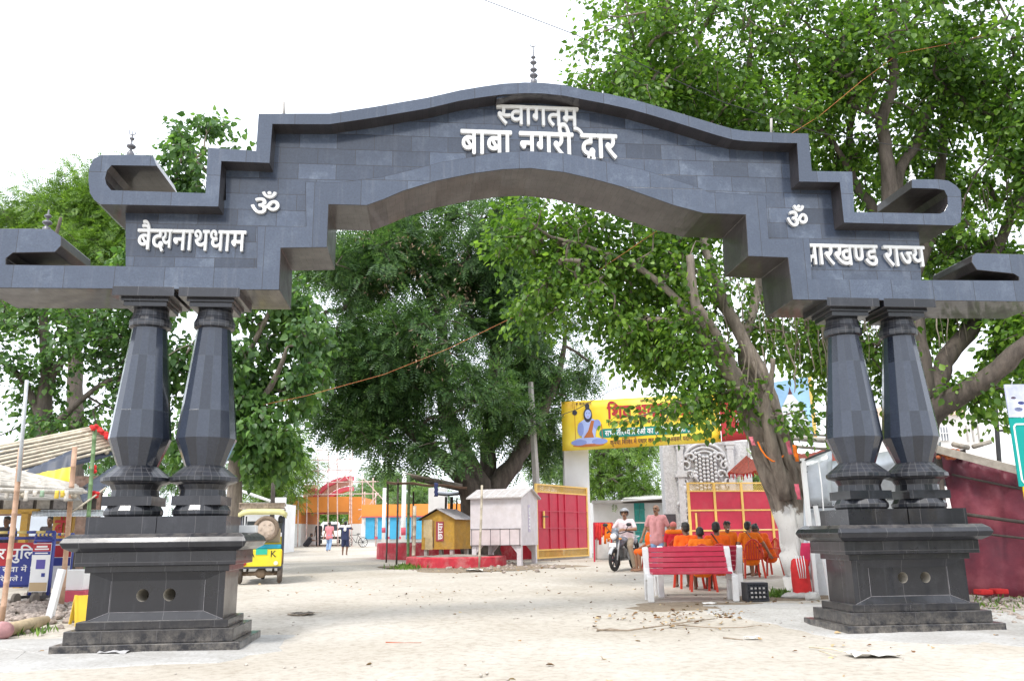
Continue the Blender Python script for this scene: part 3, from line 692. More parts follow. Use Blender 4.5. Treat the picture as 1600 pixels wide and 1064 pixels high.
# hanging aerial roots of the second banyan
def aerial(root_obj, n, seed, spots):
    rd = random.Random(seed)
    for i in range(n):
        mb = MB(); x0, x1, y0, y1, d0, d1 = rd.choice(spots); px = rd.uniform(x0, x1); p = at(px, rd.uniform(y0-30, y0), rd.uniform(d0, d1)); L = rd.uniform(.35, 1)*(y1-y0)*px_m(d0)
        pts = []; q = p.copy()
        for k in range(7):
            pts.append(q.copy()); q += Vector((rd.uniform(-.05, .05), rd.uniform(-.05, .05), -L/6))
        r = rd.uniform(.006, .022); mb.tube(pts, [r, r, r*.9, r*.9, r*.8, r*.7, r*.4], 5, caps=False); mb.build('aerial_root', [ROOT], root_obj)
def clasp(root_obj, paths, n, seed):
    """thin stems fused to the trunk, winding up its face"""
    rd = random.Random(seed)
    for i in range(n):
        path = rd.choice(paths); P = [at(a, b, d) for a, b, d, r in path]; R0 = [r for *_, r in path]; ph = rd.uniform(math.pi*.9, math.pi*2.1); tw = rd.uniform(-.5, .5); pts = []
        i0 = rd.randrange(0, 2); i1 = rd.randrange(len(P)-3, len(P)); fine = []
        for k in range(i0, i1):
            for u in (0, .5): fine.append((P[k].lerp(P[k+1], u), R0[k]+(R0[k+1]-R0[k])*u))
        for k, (c, r) in enumerate(fine):
            a = ph+tw*k*.25+rd.uniform(-.12, .12); pts.append(c+Vector((math.cos(a), math.sin(a), 0))*r*rd.uniform(.86, 1.04))
        r = rd.uniform(.03, .085)
        MB().tube(pts, [r*(1-.5*k/len(pts))*rd.uniform(.8, 1.2) for k in range(len(pts))], 7).build('clasping_stem', [BARK_W], root_obj)
banyan2 = [o for o in COL.objects if o.name == 'banyan_tree.001'][0]; banyan1 = COL.objects['banyan_tree']
aerial(banyan2, 75, 4, [(1340,1390,450,640,16.5,17.2),(1330,1460,470,600,16.4,17.4),(1455,1600,460,570,16.6,17.6),(1520,1600,300,420,17,18),(1275,1300,480,640,16.6,17.4)])
aerial(banyan1, 26, 6, [(1070,1230,440,580,15.6,16.6),(1150,1230,560,760,15.7,16.1),(1195,1260,480,600,15.5,16.6)])

clasp(banyan1, [[(1272,925,16,.48),(1262,880,16,.40),(1246,825,16,.34),(1226,775,16,.30),(1200,720,16,.25),(1180,665,15.9,.22),(1150,600,15.8,.2),(1128,560,15.7,.18)],
    [(1266,920,16.2,.40),(1256,850,16.1,.30),(1250,790,16.1,.26),(1240,740,16,.22),(1222,690,16,.19),(1208,650,16.1,.18),(1192,595,16.2,.17),(1165,540,16.3,.14)]], 16, 5)
bT3 = gp(752, 32)
tree('shade_tree', 'massive dark feathery leaved tree with forked trunk rising behind the two kiosks', bT3, [
    [(753,880,32,.85),(752,830,32,.74),(750,785,32,.70),(738,745,32,.48),(716,690,32,.38),(697,640,32,.32),(692,590,32,.28),(694,550,32,.25),(688,505,32,.2),(672,465,32,.15),(650,425,32,.1),(630,380,32,.07)],
    [(748,800,31.8,.5),(728,752,31.6,.40),(705,727,31.4,.33),(680,708,31.2,.27),(655,685,31,.22),(620,660,31,.15),(580,640,31,.10),(545,630,31,.06)],
    [(756,800,32,.5),(775,758,32.2,.40),(798,732,32.4,.34),(818,700,32.6,.28),(842,655,33,.22),(868,600,33,.16),(882,540,33,.1),(880,480,33,.06)],
    [(755,790,32.4,.45),(762,720,32.8,.34),(768,650,33,.28),(774,570,33,.22),(770,490,33,.16),(758,410,33,.1),(750,350,33,.06)],
    [(693,598,32,.16),(665,575,31.6,.13),(625,545,31.2,.1),(580,530,31,.07),(540,520,31,.04)],
    [(694,550,32,.13),(720,500,32,.1),(735,440,32,.07),(730,380,32,.04)],
    [(688,505,32,.12),(670,430,32.5,.09),(690,370,33,.06)],
    ], [(690,390,32,130,70,3,110),(600,450,31,110,80,2.8,100),(555,550,31,85,80,2.5,85),(650,545,30.4,110,80,2.5,74),(780,410,33,110,90,3,100),(800,540,32.5,105,85,2.4,100),(868,590,34.2,62,75,1.2,60),(700,610,30.5,120,50,2.2,62),
        (605,655,31,95,45,2,66),(785,655,32,70,45,1.6,40),(845,690,34.4,40,50,1.0,28),(520,430,32,60,70,2,40),(540,640,31,60,45,1.5,30),(850,450,33.5,80,80,2.0,50),(620,712,30.5,70,12,1,8),(700,700,29.5,50,22,.8,9),(750,330,33,120,50,2.5,45),(640,330,33,80,50,2,40),(505,370,32,50,50,2,26),(545,400,31.5,50,45,1.8,24)],
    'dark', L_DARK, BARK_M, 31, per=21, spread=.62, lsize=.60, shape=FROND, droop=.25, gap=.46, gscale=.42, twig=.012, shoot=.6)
def pods(root_obj, spots, n, seed):
    rs = np.random.RandomState(seed); C = np.array([tuple(at(a+rs.normal()*rx, b+rs.normal()*ry, d+rs.normal()*.7)) for a, b, d, rx, ry in spots for _ in range(n)])
    idx = np.repeat(np.arange(len(C)), 9); m = len(idx); P = C[idx]+rs.normal(size=(m, 3))*.22; D = rs.normal(size=(m, 3))*.5+np.array([0, 0, -.6]); N = rs.normal(size=(m, 3))
    o = leaf_mesh('seed_pods', P, D, N, .11+.09*rs.rand(m), SLIM, leaf_mat('brown seed pods', (.12, .075, .045), (.22, .15, .10), (.32, .24, .18), .1), root_obj, off=root_obj.location); o['kind'] = 'stuff'
pods(COL.objects['shade_tree'], [(570,380,29.6,22,18),(640,395,29.4,20,18),(690,400,29.6,22,12),(600,430,29.2,20,14),(660,560,28.6,16,12),(720,460,29.6,20,12)], 7, 3)
bT4 = gp(372, 24)
tree('peepal_tree', 'bright green peepal tree hanging over the road beside the left columns', bT4, [
    [(362,850,24.5,.26),(366,760,24.5,.22),(368,680,24.5,.2),(362,600,24.5,.18),(350,520,24.5,.15),(340,430,24.5,.12),(335,340,24.8,.09),(330,260,25,.06)],
    [(366,690,24.5,.13),(400,640,24.2,.1),(430,590,24,.08),(450,540,23.8,.05)],
    [(362,620,24.5,.12),(390,550,24.2,.09),(420,490,24,.07),(440,450,24,.04)],
    [(350,520,24.6,.1),(300,440,25,.08),(270,360,25.3,.06),(250,300,25.5,.04)],
    ], [(325,225,25.5,70,30,1.4,36),(300,275,25.5,90,45,1.8,70),(270,330,25.5,80,60,1.8,70),(420,470,24,70,55,1.5,75),(455,520,23.8,65,50,1.5,70),(430,590,23.8,80,70,1.6,120),(395,650,24,60,60,1.5,80),(440,670,23.8,50,55,1.2,56),(280,560,25.5,60,110,1.6,90),(240,450,26,70,70,1.8,70),(310,680,25,50,60,1.3,46),(400,715,24,45,25,1,22)],
    'peepal', L_PEEPAL, BARK, 41, per=16, spread=.42, lsize=.20, shape=HEART, gap=.40, gscale=.6, droop=.8, group='trees behind the left stalls')
bT5 = gp(70, 27)
tree('spreading_tree', 'loose crowned green tree with dark bare limbs behind the bamboo stall at left', bT5, [
    [(60,840,27,.34),(62,740,27,.3),(66,660,27,.26),(74,590,27,.22),(70,530,27,.16),(66,470,27,.11),(80,400,27,.07),(95,340,27,.05)],
    [(64,660,27,.15),(40,600,26.8,.12),(10,570,26.6,.09),(-30,540,26.5,.06)],
    [(70,600,27,.15),(100,560,27,.12),(140,520,27,.09),(180,470,27,.06),(200,400,27,.04)],
    [(66,690,27,.13),(110,640,26.6,.1),(160,600,26.4,.08),(210,580,26.2,.05)],
    ], [(70,500,27,100,50,2,75),(20,560,26.6,70,70,1.8,70),(130,520,27,90,60,2,80),(60,640,26.6,90,60,1.8,75),(180,600,26.5,80,90,1.8,110),(210,500,27,60,50,1.8,50),(-50,480,27,70,120,2,60),(200,690,26,80,35,1.4,40)],
    'spread', L_PEEPAL, BARK_D, 52, per=16, spread=.46, lsize=.19, shape=OVATE, gap=.46, gscale=.6, droop=.5, group='trees behind the left stalls')
bT6 = gp(120, 36)
tree('feathery_tree', 'pale yellow green feathery tree topping the foliage at far left', bT6, [
    [(120,840,36,.4),(118,640,36,.33),(115,520,36,.27),(110,440,36,.2),(100,370,36,.13),(90,320,36,.08)],
    [(115,520,36,.2),(160,430,36,.14),(185,360,36,.1),(190,310,36,.06)],
    [(112,480,36,.2),(60,420,36,.14),(20,380,36,.09),(-20,360,36,.06)],
    ], [(90,320,36,90,38,2,62),(170,330,36,90,50,2,70),(30,370,36,90,50,2.2,66),(100,390,36,130,50,2.4,95),(180,420,36,90,50,2.2,66),(-40,420,36,70,60,2,40),(240,380,36,60,60,2,40),(60,460,36,120,40,2.2,60),(10,335,37,60,30,2,30),(225,300,36,50,40,1.8,36),(130,300,37,60,24,1.6,24)],
    'feather', L_LIGHT, BARK_D, 63, per=24, spread=.75, lsize=.55, shape=FROND, gap=.43, gscale=.4, droop=.4, twig=.012, group='trees behind the left stalls')
def bush_tree(px, d, blobs, label, mat, seed, name='distant_tree', r=.2, per=22, spread=.8, lsize=.5, shape=FROND, group='distant trees beyond the site', top=None):
    b = gp(px, d); s = F_PX/d; yb = 836+(CAM.z-b.z)*s
    yt = min(q[1] for q in blobs)
    limbs = [[(px, yb, d, r), (px+3, yb*.6+yt*.4, d, r*.8), (px-3, yb*.2+yt*.8, d, r*.45), (px, yt, d, r*.2)]]
    return tree(name, label, b, limbs, blobs, 'x', mat, BARK_D, seed, group=group, per=per, spread=spread, lsize=lsize, shape=shape, gap=.36, gscale=.35, droop=.35, twig=.012)
bush_tree(938, 44, [(975,725,44,55,40,1.8,46),(985,770,43,50,30,1.5,40),(930,740,44,30,50,1.4,26),(1000,690,45,40,30,1.4,24),(950,690,45,40,40,1.4,24)], 'bright green neem tree behind the white banner pillar', L_LIGHT, 71, 'neem_tree', .22)
bush_tree(425, 58, [(425,735,58,55,45,2.6,50),(395,765,57,35,30,2,26),(460,745,60,30,40,2,24),(430,690,58,50,30,2.4,26)], 'bright green tree behind the white roofed shed at left', L_LIGHT, 72, r=.25, lsize=.7, spread=1.0)
bush_tree(610, 130, [(605,745,130,32,18,3,30),(640,760,130,40,24,3,36),(575,770,128,30,20,3,22)], 'hazy far tree beyond the orange wall', L_FAR, 73, r=.4, lsize=1.2, spread=1.6)
bush_tree(640, 84, [(630,785,84,60,22,2.4,46),(585,790,86,30,18,2,22),(690,790,84,40,24,2,28)], 'low green tree just behind the blue shuttered wall', L_FAR, 74, r=.25, lsize=.8, spread=1.1)
bush_tree(530, 110, [(525,795,110,45,16,3,36),(490,790,112,30,18,3,22),(560,800,110,25,12,3,18)], 'dark far tree seen through the orange gateway opening', L_BANYAN, 75, r=.3, lsize=1.0, spread=1.4)
bush_tree(900, 60, [(890,760,60,40,40,2,36),(860,720,60,40,40,2,30)], 'green tree behind the red gate leaf', L_FAR, 76, r=.2, lsize=.7, spread=1.0)
bush_tree(300, 50, [(300,720,50,50,50,2,40),(230,730,50,50,50,2,36),(160,730,48,40,50,2,30)], 'dense green tree low behind the left plinth', L_PEEPAL, 77, r=.2, lsize=.6, spread=.9)
bush_tree(1230, 40, [(1200,770,40,40,30,1.6,30),(1170,735,40,30,26,1.6,20)], 'green bush tree beyond the red lattice gate', L_LIGHT, 78, r=.15, lsize=.5, spread=.7)

# unseen leaf mass added behind the viewer to darken reflections in the polished stone
def wood(spots, seed):
    rs = np.random.RandomState(seed); P = []
    for x0, x1, y, h, n in spots:
        for k in range(n):
            q = rs.rand(3); P.append((x0+(x1-x0)*q[0], y+rs.normal()*1.6, h*(.04+.96*q[1]**.8)*(.75+.25*math.sin(x0+q[0]*9))))
    P = np.array(P); n = len(P); D = rs.normal(size=(n, 3)); N = rs.normal(size=(n, 3))
    return tag(leaf_mesh('added_leaf_mass', P, D, N, .7+.6*rs.rand(n), OVATE, L_BANYAN, None), 'unseen mass of green leaves added behind the viewer to darken reflections', 'trees', None, 'stuff')
wood([(4, 40, -25, 10, 4200), (-46, -26, -24, 7, 1500), (36, 42, -14, 9, 900)], 5)
# ------------------------------------------------------------------ kit for the things on the site
RX = Vector((_cy, -_sy, 0))                  # level, to the right as the street is seen
def pbox(mb, x0, y0, x1, y1, d, th, mi=0, rz=0, z0=None):
    """upright box seen between those photo columns and rows, its front d metres ahead"""
    a = at(x0, (y0+y1)/2, d); b = at(x1, (y0+y1)/2, d); c = (a+b)/2; w = (b-a).length
    zt = zat(c.x, c.y, y0); zb = zat(c.x, c.y, y1) if z0 is None else z0
    M = Matrix.Rotation(-YAW+rz, 4, 'Z')
    ctr = Vector((c.x, c.y, (zt+zb)/2)) + FH*th/2
    mb.box(ctr, (w, th, zt-zb), 0, mi, M); return ctr, w, zt-zb
def ptube(mb, pts, r, n=8, mi=0, smooth=True):
    mb.tube([at(a, b, d) for a, b, d in pts], r, n, mi, smooth); return mb
def bamboo(mb, p, q, r, mi=0, n=8):
    p, q = Vector(p), Vector(q); L = (q-p).length; k = max(2, int(L/.32)); pts = []; rr = []
    rd = random.Random(int(L*1000)); bend = Vector((rd.uniform(-1, 1), rd.uniform(-1, 1), rd.uniform(-1, .4)))*L*.008
    for i in range(k+1):
        t = i/k; c = p.lerp(q, t)+bend*math.sin(math.pi*t)
        if 0 < i < k:
            e = (q-p).normalized()*.012; pts += [c-e, c, c+e]; rr += [r, r*1.16, r]
        else: pts.append(c); rr.append(r)
    mb.tube(pts, rr, n, mi)
BAMB = PM('weathered bamboo', (.50, .44, .34), .6, .25, 7, .5, (.25, .2, .15), bump=.2)
BAMB_G = PM('green bamboo', (.13, .22, .09), .5, .25, 6, bump=.1)
BAMB_P = PM('pinkish bamboo', (.48, .30, .20), .6, .25, 6, .4, (.3, .2, .14), bump=.2)
PALEB = PM('bleached bamboo', (.50, .465, .41), .75, .3, 9, .6, (.26, .22, .17), bump=.3)
WOODG = PM('grey timber', (.36, .32, .27), .85, .25, 9, .5, (.2, .17, .14), bump=.4)
WOODD = PM('dark timber', (.08, .065, .055), .85, .3, 8, bump=.4)
REDP = PM('red gate paint', (.50, .02, .055), .45, .1, 3, .25, (.4, .12, .12), bump=.05)
REDB = PM('bench red paint', (.46, .025, .06), .28, .12, 6, .3, (.55, .2, .22), bump=.1)
REDK = PM('red kerb paint', (.52, .03, .05), .75, .2, 5, .7, (.55, .3, .28), bump=.3)
YELG = PM('gate yellow paint', (.78, .50, .13), .5, .1, 6, .3, (.6, .45, .2), bump=.05)
YELK = PM('mustard kiosk paint', (.46, .26, .035), .6, .18, 6, .6, (.30, .22, .12), bump=.3, wear=.7, wearcol=(.45, .38, .28))
WHT = PM('white wall paint', (.80, .80, .79), .8, .05, 2, .35, (.6, .58, .54), bump=.1)
KIOW = PM('faded lilac white paint', (.62, .58, .60), .65, .08, 5, .6, (.5, .44, .42), bump=.2, wear=.5, wearcol=(.4, .36, .34))
ORNG = PM('orange wall paint', (.76, .27, .05), .7, .06, 1.5, .2, (.7, .35, .12), bump=.1)
BLUE = PM('blue shutter paint', (.05, .36, .60), .6, .08, 3, bump=.1)
TEAL = PM('teal door paint', (.04, .36, .33), .6, .15, 4, .4, (.15, .35, .3), bump=.1)
PINKR = PM('pink red paint', (.55, .08, .12), .6, .1, 3)
BLK = PM('black rubber', (.02, .02, .021), .75, .2, 30, .3, (.12, .1, .08))
STEEL = PM('galvanised sheet', (.50, .53, .56), .38, .14, 3, .4, (.4, .38, .36), metal=.55, bump=.15, fine=12)
BLACKP = PM('black paint', (.02, .02, .022), .4, .1, 9)
ORC = PM('orange cotton', (.85, .20, .015), .9, .15, 9, bump=.4, fine=35)
REDC = PM('red cotton', (.62, .03, .03), .9, .15, 9, bump=.4, fine=35)
def cotton(name, col): return PM(name, col, .9, .12, 8, bump=.4, fine=35)
def flat(name, col, rough=.6): return PM(name, col, rough, .04, 6, bump=0)
PRNT_RED, PRNT_WHT, PRNT_BLU, PRNT_DRK, PRNT_GRN = flat('red print', (.42, .02, .03)), flat('white print', (.8, .8, .8)), flat('blue print', (.03, .045, .25)), flat('dark print', (.10, .03, .03)), flat('green print', (.0, .20, .16))
def panel_axes(a, b, c):
    """a lower left, b lower right, c upper left -> axes of a board"""
    return (b-a).normalized(), (c-a).normalized()
# ------------------------------------------------------------------ left: stall, awnings, barriers
def stall():
    c = gp(30, 20)
    t = thing('roadside_stall', 'dark wooden roadside stall with mustard yellow posts and beam behind the police barriers', 'stall', c)
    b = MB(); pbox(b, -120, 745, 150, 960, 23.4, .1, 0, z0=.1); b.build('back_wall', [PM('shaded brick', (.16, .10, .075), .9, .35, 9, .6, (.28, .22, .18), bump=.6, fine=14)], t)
    b = MB(); pbox(b, -120, 762, 150, 797, 20.0, .04); b.build('fascia_board', [WOODD], t)
    b = MB(); pbox(b, -120, 796, 60, 803, 19.9, .08); b.build('beam', [YELK], t)
    for x0, x1 in ((26, 37), (-60, -50), (103, 108)):
        b = MB(); pbox(b, x0, 800, x1, 930, 19.9, .12, z0=gz(c.x, c.y)); b.build('post', [YELK], t)
    b = MB(); pbox(b, -120, 858, 100, 930, 20.3, .5, z0=gz(c.x, c.y)); b.build('counter', [WOODD], t)
    b = MB(); pbox(b, 82, 802, 108, 845, 19.7, .03); s = b.build('sign_panel', [YELK], t)
    a = at(84, 838, 19.66); text_to('lettering', ['ब', 'ी'], PRNT_RED, a, RX, (0, 0, 1), .3, .36, s, .02, .008)
    # corrugated awning
    g = []
    for i in range(2):
        g.append([at(50+(112*k/40), (796 if i else 806)+(k % 2)*.7, 20.3 if i else 18.6) for k in range(41)])
    b = MB().sheet(g, 0, smooth=False); b.build('awning_sheet', [STEEL], t, solid=.006)
    b = MB(); pbox(b, -120, 806, 92, 838, 22.6, .05); b.build('window_strip', [PM('dusty pale glass', (.6, .66, .74), .25, .15, 2)], t)
    for k in range(6):
        b = MB(); x = -20+k*26; pbox(b, x, 770+k % 3, x+20, 795, 19.97, .02); b.build('hanging_board', [WOODG if k % 2 else PM('worn sign', (.25, .22, .2), .8, .4, 12)], t)
    return t
stall()
def awning(name, label, A, B, C, D, n, mat, r, skin=None, group=None):
    """lean-to of bamboo poles from edge A-B to edge D-C (each (px,py,d))"""
    a, b, c, d = [at(*q) for q in (A, B, C, D)]; ctr = (a+b+c+d)/4; rd = random.Random(n)
    t = thing(name, label, 'awning', (ctr.x, ctr.y, min(a.z, b.z, c.z, d.z)), group=group)
    for k in range(n):
        u = (k+rd.uniform(-.2, .2))/(n-1); p, q = a.lerp(d, u), b.lerp(c, u); e = (q-p)*rd.uniform(0, .05)
        m = MB(); bamboo(m, p-e*.6, q+e, r*rd.uniform(.75, 1.2)); m.build('pole', [mat], t)
    m = MB(); 
    for u in (.06, .5, .94): bamboo(m, a.lerp(b, u)-Vector((0, 0, r*1.9)), d.lerp(c, u)-Vector((0, 0, r*1.9)), r*1.1)
    m.build('cross_poles', [BAMB], t)
    if skin:
        g = [[a.lerp(b, j/10).lerp(d.lerp(c, j/10), i/6)-Vector((0, 0, r*3.4+rd.uniform(0, .03))) for j in range(11)] for i in range(7)]
        m = MB().sheet(g); m.build('tarpaulin', [skin], t, solid=.006)
    return t
BTARP = PM('dark blue tarpaulin', (.04, .05, .075), .5, .3, 4)
aw1 = awning('bamboo_awning', 'low awning of bleached bamboo poles with rag strips along its lower edge over the stall', (-70, 765, 12.6), (128, 769, 14.6), (112, 757, 17.2), (-60, 712, 17.2), 15, PALEB, .036, PM('grey sheet under poles', (.30, .28, .25), .85, .3, 3), group='bamboo awnings at the left')
aw2 = awning('bamboo_awning', 'higher sloping awning of long bamboo poles with red cloth tied on its tip', (-40, 757, 18), (180, 700, 20.5), (146, 667, 20.5), (-40, 703, 20), 9, BAMB, .045, BTARP, group='bamboo awnings at the left')
m = MB(); rd = random.Random(4)
for k in range(26):                                    # knotted red cloth along the upper awning's end
    p = at(146, 667, 20.4).lerp(at(182, 692, 20.4), k/25); m.ball(p+Vector((rd.uniform(-.04, .04), rd.uniform(-.04, .04), rd.uniform(-.03, .05))), (.06, .06, .045), 7, 5)
m.build('red_wrapping', [REDC], aw2)
for k, (x, col) in enumerate([(38, 'w'), (52, 'w'), (63, 'g'), (86, 'y'), (95, 'y'), (101, 'w'), (20, 'w'), (8, 'w')]):
    p = at(x, 766, 13.5); L = rd.uniform(.08, .2); g = [[p+RX*(j*.035)+Vector((0, rd.uniform(-.01, .01), -L*i/3)) for j in range(3)] for i in range(4)]
    MB().sheet(g).build('rag_strip', [cotton('rag cloth', {'w': (.6, .56, .5), 'g': (.3, .42, .3), 'y': (.7, .5, .08)}[col])], aw1, solid=.004)
# yellow and blue tarp hung under the upper awning
def drape(name, label, corners, mats, cat, n=14, mrow=6, wave=.05, seed=1, split=None, sag=.0, group=None):
    a, b, c, d = [at(*q) for q in corners]; rd = random.Random(seed); ph = rd.random()*6
    rows = []
    for i in range(mrow+1):
        u = i/mrow; row = []
        for j in range(n+1):
            v = j/n; p = a.lerp(b, v).lerp(d.lerp(c, v), u)
            p = p+FH*(wave*math.sin(ph+v*19+u*2)*(.3+u)+wave*.5*math.sin(v*41+ph*2))-Vector((0, 0, sag*math.sin(math.pi*v)*(1-u*.4)))
            row.append(p)
        rows.append(row)
    mb = MB().sheet(rows)
    if split is not None:
        for k in range(len(mb.f)): mb.m[k] = 0 if (k//n)/mrow < split else 1
    o = mb.build(name, mats, solid=.006); return tag(o, label, cat, group)
drape('tarpaulin', 'yellow tarpaulin with a dark blue upper half sagging under the bamboo poles', [(40, 736, 18.6), (118, 700, 18.8), (114, 757, 18.4), (36, 752, 18.2)], [BTARP, PM('yellow tarp', (.75, .58, .03), .5, .15, 4)], 'tarpaulin', split=.45, seed=3)
drape('tarpaulin', 'black plastic sheet slung low between the green bamboo pole and the left columns', [(122, 765, 20), (186, 722, 20.5), (190, 745, 20), (130, 785, 19.5)], [BTARP], 'tarpaulin', seed=5)
def pole(name, label, p, q, r, mat, group=None, wood=False):
    m = MB(); bamboo(m, p, q, r); return tag(m.build(name, [mat]), label, 'pole', group)
g1 = 'poles of the left stall'
def foot(px, d): return gp(px, d)
p0 = foot(17, 12.4); 
pole('bamboo_pole', 'orange brown bamboo pole planted in front of the red and blue police board', p0, at(33, 700, 12.6), .040, BAMB_P, g1)
ob = MB(); ptube(ob, [(29, 752, 12.5), (42, 594, 12.5)], .028, 8); tag(ob.build('steel_pipe', [PM('grey pipe', (.5, .52, .54), .5, .15, 8)]), 'pale grey pipe lashed on top of the front bamboo pole, rising into the trees', 'pipe')
pole('bamboo_pole', 'pinkish bamboo pole with a split grey top beside the yellow sign panel', foot(106, 15), at(117, 698, 15), .046, BAMB_P, g1)
pole('bamboo_pole', 'green bamboo pole with red cloth knots next to the left columns', foot(140, 17), at(149, 664, 17.5), .042, BAMB_G, g1)
m = MB(); rd = random.Random(9)
for (x, y) in ((148, 668), (146, 731), (147, 735), (145, 772), (150, 773)):
    for k in range(5): m.ball(at(x+rd.uniform(-3, 3), y+rd.uniform(-3, 3), 17.4), (.05, .05, .04), 7, 5)
tag(m.build('red_cloth_tie', [REDC]), 'red cloth rags knotted round the green bamboo pole', 'cloth')
m = MB(); bamboo(m, at(112, 800, 16.8), at(165, 762, 17.6), .02); tag(m.build('bamboo_rail', [BAMB]), 'thin bamboo stick lashed slantwise to the green pole', 'stick')

# police barriers: wheeled frames carrying printed boards
def barrier(px, d, w, h, rz, label, board):
    c = gp(px, d); t = thing('police_barrier', label, 'barrier', c, -YAW+rz, 'wheeled police barriers')
    bl = PM('barrier blue paint', (.05, .07, .30), .5, .15, 6)
    f = MB()
    for x in (-w/2, w/2): f.tube([(x, 0, .12), (x, 0, h)], .028, 8)
    for z in (h, .3): f.tube([(-w/2, 0, z), (w/2, 0, z)], .026, 8)
    f.build('frame', [bl], t, True)
    r = MB(); n = 9
    for k in range(n): r.tube([(-w/2+w*k/n, 0, h+.11), (-w/2+w*(k+1)/n, 0, h+.11)], .026, 8, k % 2)
    r.tube([(-w/2, 0, h), (-w/2, 0, h+.11)], .02, 6, 0); r.tube([(w/2, 0, h), (w/2, 0, h+.11)], .02, 6, 0)
    r.build('striped_rail', [bl, PM('barrier yellow paint', (.7, .55, .2), .5, .1)], t, True)
    for x in (-w/2, w/2):
        k = MB(); k.bar((x, -.42, .12), (x, .42, .12), .05); k.build('skid', [DARKM], t, True)
        for y in (-.36, .36):
            q = MB(); q.lathe([(.04, -.03), (.10, -.03), (.10, .03), (.04, .03)], (x, y, .10), 16, 0, False, 0, 'X'); q.build('wheel', [PM('dusty rubber', (.16, .14, .12), .9, .3)], t, True)
    board(t, w, h); return t
def board_police(t, w, h):
    b = MB(); b.box((0, -.04, h*.60), (w, .015, h*.66)); p = b.build('board', [PRNT_BLU], t, True)
    z1 = h*.60+h*.33; b = MB()
    b.add([(-w/2, -.0495, z1), (w/2, -.0495, z1), (w/2-.12, -.0495, z1-h*.07), (w*.1, -.0495, z1-h*.10), (.0, -.0495, z1-h*.36), (-w/2, -.0495, z1-h*.36)], [(0, 5, 4, 3, 2, 1)])
    b.build('red_field', [PRNT_RED], p, True)
    def ln(tok, x, z, wd, ht, bold=.012):
        bm, pen = text_bm(tok, bold, 1.0); kx, ky = wd/pen, ht/.622
        for v in bm.verts: v.co = Vector((x+v.co.x*kx, -.05-v.co.z*.004, z+v.co.y*ky))
        me = bpy.data.meshes.new('lettering'); bm.to_mesh(me); bm.free(); me.materials.append(PRNT_WHT); o = bpy.data.objects.new('lettering', me); COL.objects.link(o); o.parent = p
    ln(['द', 'े', 'व', 'घ', 'र', ' ', 'प', 'ु', ('ि', dict(adv=.27)), 'ल', 'स'], -w*.46, h*.68, w*.9, h*.15, .02)
    ln(['आ', 'प', 'क', 'ी', ' ', 'स', 'े', 'व', 'ा', ' ', 'म', 'े', 'ं', ' ', '!'], -w*.40, h*.475, w*.68, h*.075)
    ln(['क', 'ृ', 'प', 'य', 'ा', ' ', 'ध', 'ी', 'र', 'े', ' ', 'च', 'ल', 'े', 'ं', ' ', '!'], -w*.40, h*.335, w*.58, h*.06)
def board_poster(t, w, h):
    b = MB(); b.box((0, -.04, h*.57), (w, .015, h*.78)); p = b.build('board', [PRNT_WHT], t, True)
    q = MB(); q.box((0, -.0495, h*.89), (w, .002, h*.12)); q.build('printed_band', [PRNT_RED], p, True)
    q = MB(); q.box((0, -.0495, h*.80), (w, .002, h*.055)); q.build('printed_band', [PRNT_BLU], p, True)
    q = MB(); q.box((.02*w, -.0495, h*.62), (w*.5, .002, h*.15)); q.build('printed_block', [flat('violet print', (.10, .08, .35))], p, True)
    q = MB(); q.box((.22*w, -.0495, h*.45), (w*.2, .002, h*.06)); q.build('printed_block', [PRNT_BLU], p, True)
    q = MB(); q.box((0, -.0495, h*.26), (w*.96, .002, h*.14)); q.build('printed_block', [flat('sand print', (.5, .36, .2))], p, True)
    for z, hh, l in ((.905, .03, .6), (.865, .022, .78), (.80, .018, .7)):      # rows of print too small to read
        q = MB(); q.box((0, -.0515, h*z), (w*l, .002, h*hh)); q.build('print_row', [PRNT_WHT], p, True)
barrier(18, 16.2, 1.5, 1.17, .18, 'wheeled police barrier with a red and blue board lettered in white', board_police)
barrier(69, 16.0, .36, 1.12, -.1, 'narrow wheeled barrier carrying a tall white poster board with a red top band', board_poster)
def board_small(t, w, h):
    b = MB(); b.box((0, -.04, h*.55), (w, .015, h*.75)); p = b.build('board', [PRNT_WHT], t, True)
    q = MB(); q.box((0, -.0495, h*.80), (w, .002, h*.2)); q.build('printed_band', [PRNT_RED], p, True)
    q = MB(); q.box((0, -.0495, h*.62), (w, .002, h*.14)); q.build('printed_band', [PRNT_BLU], p, True)
barrier(92, 17.2, .55, 1.12, .1, 'police barrier half hidden behind the leaning white post', board_small)
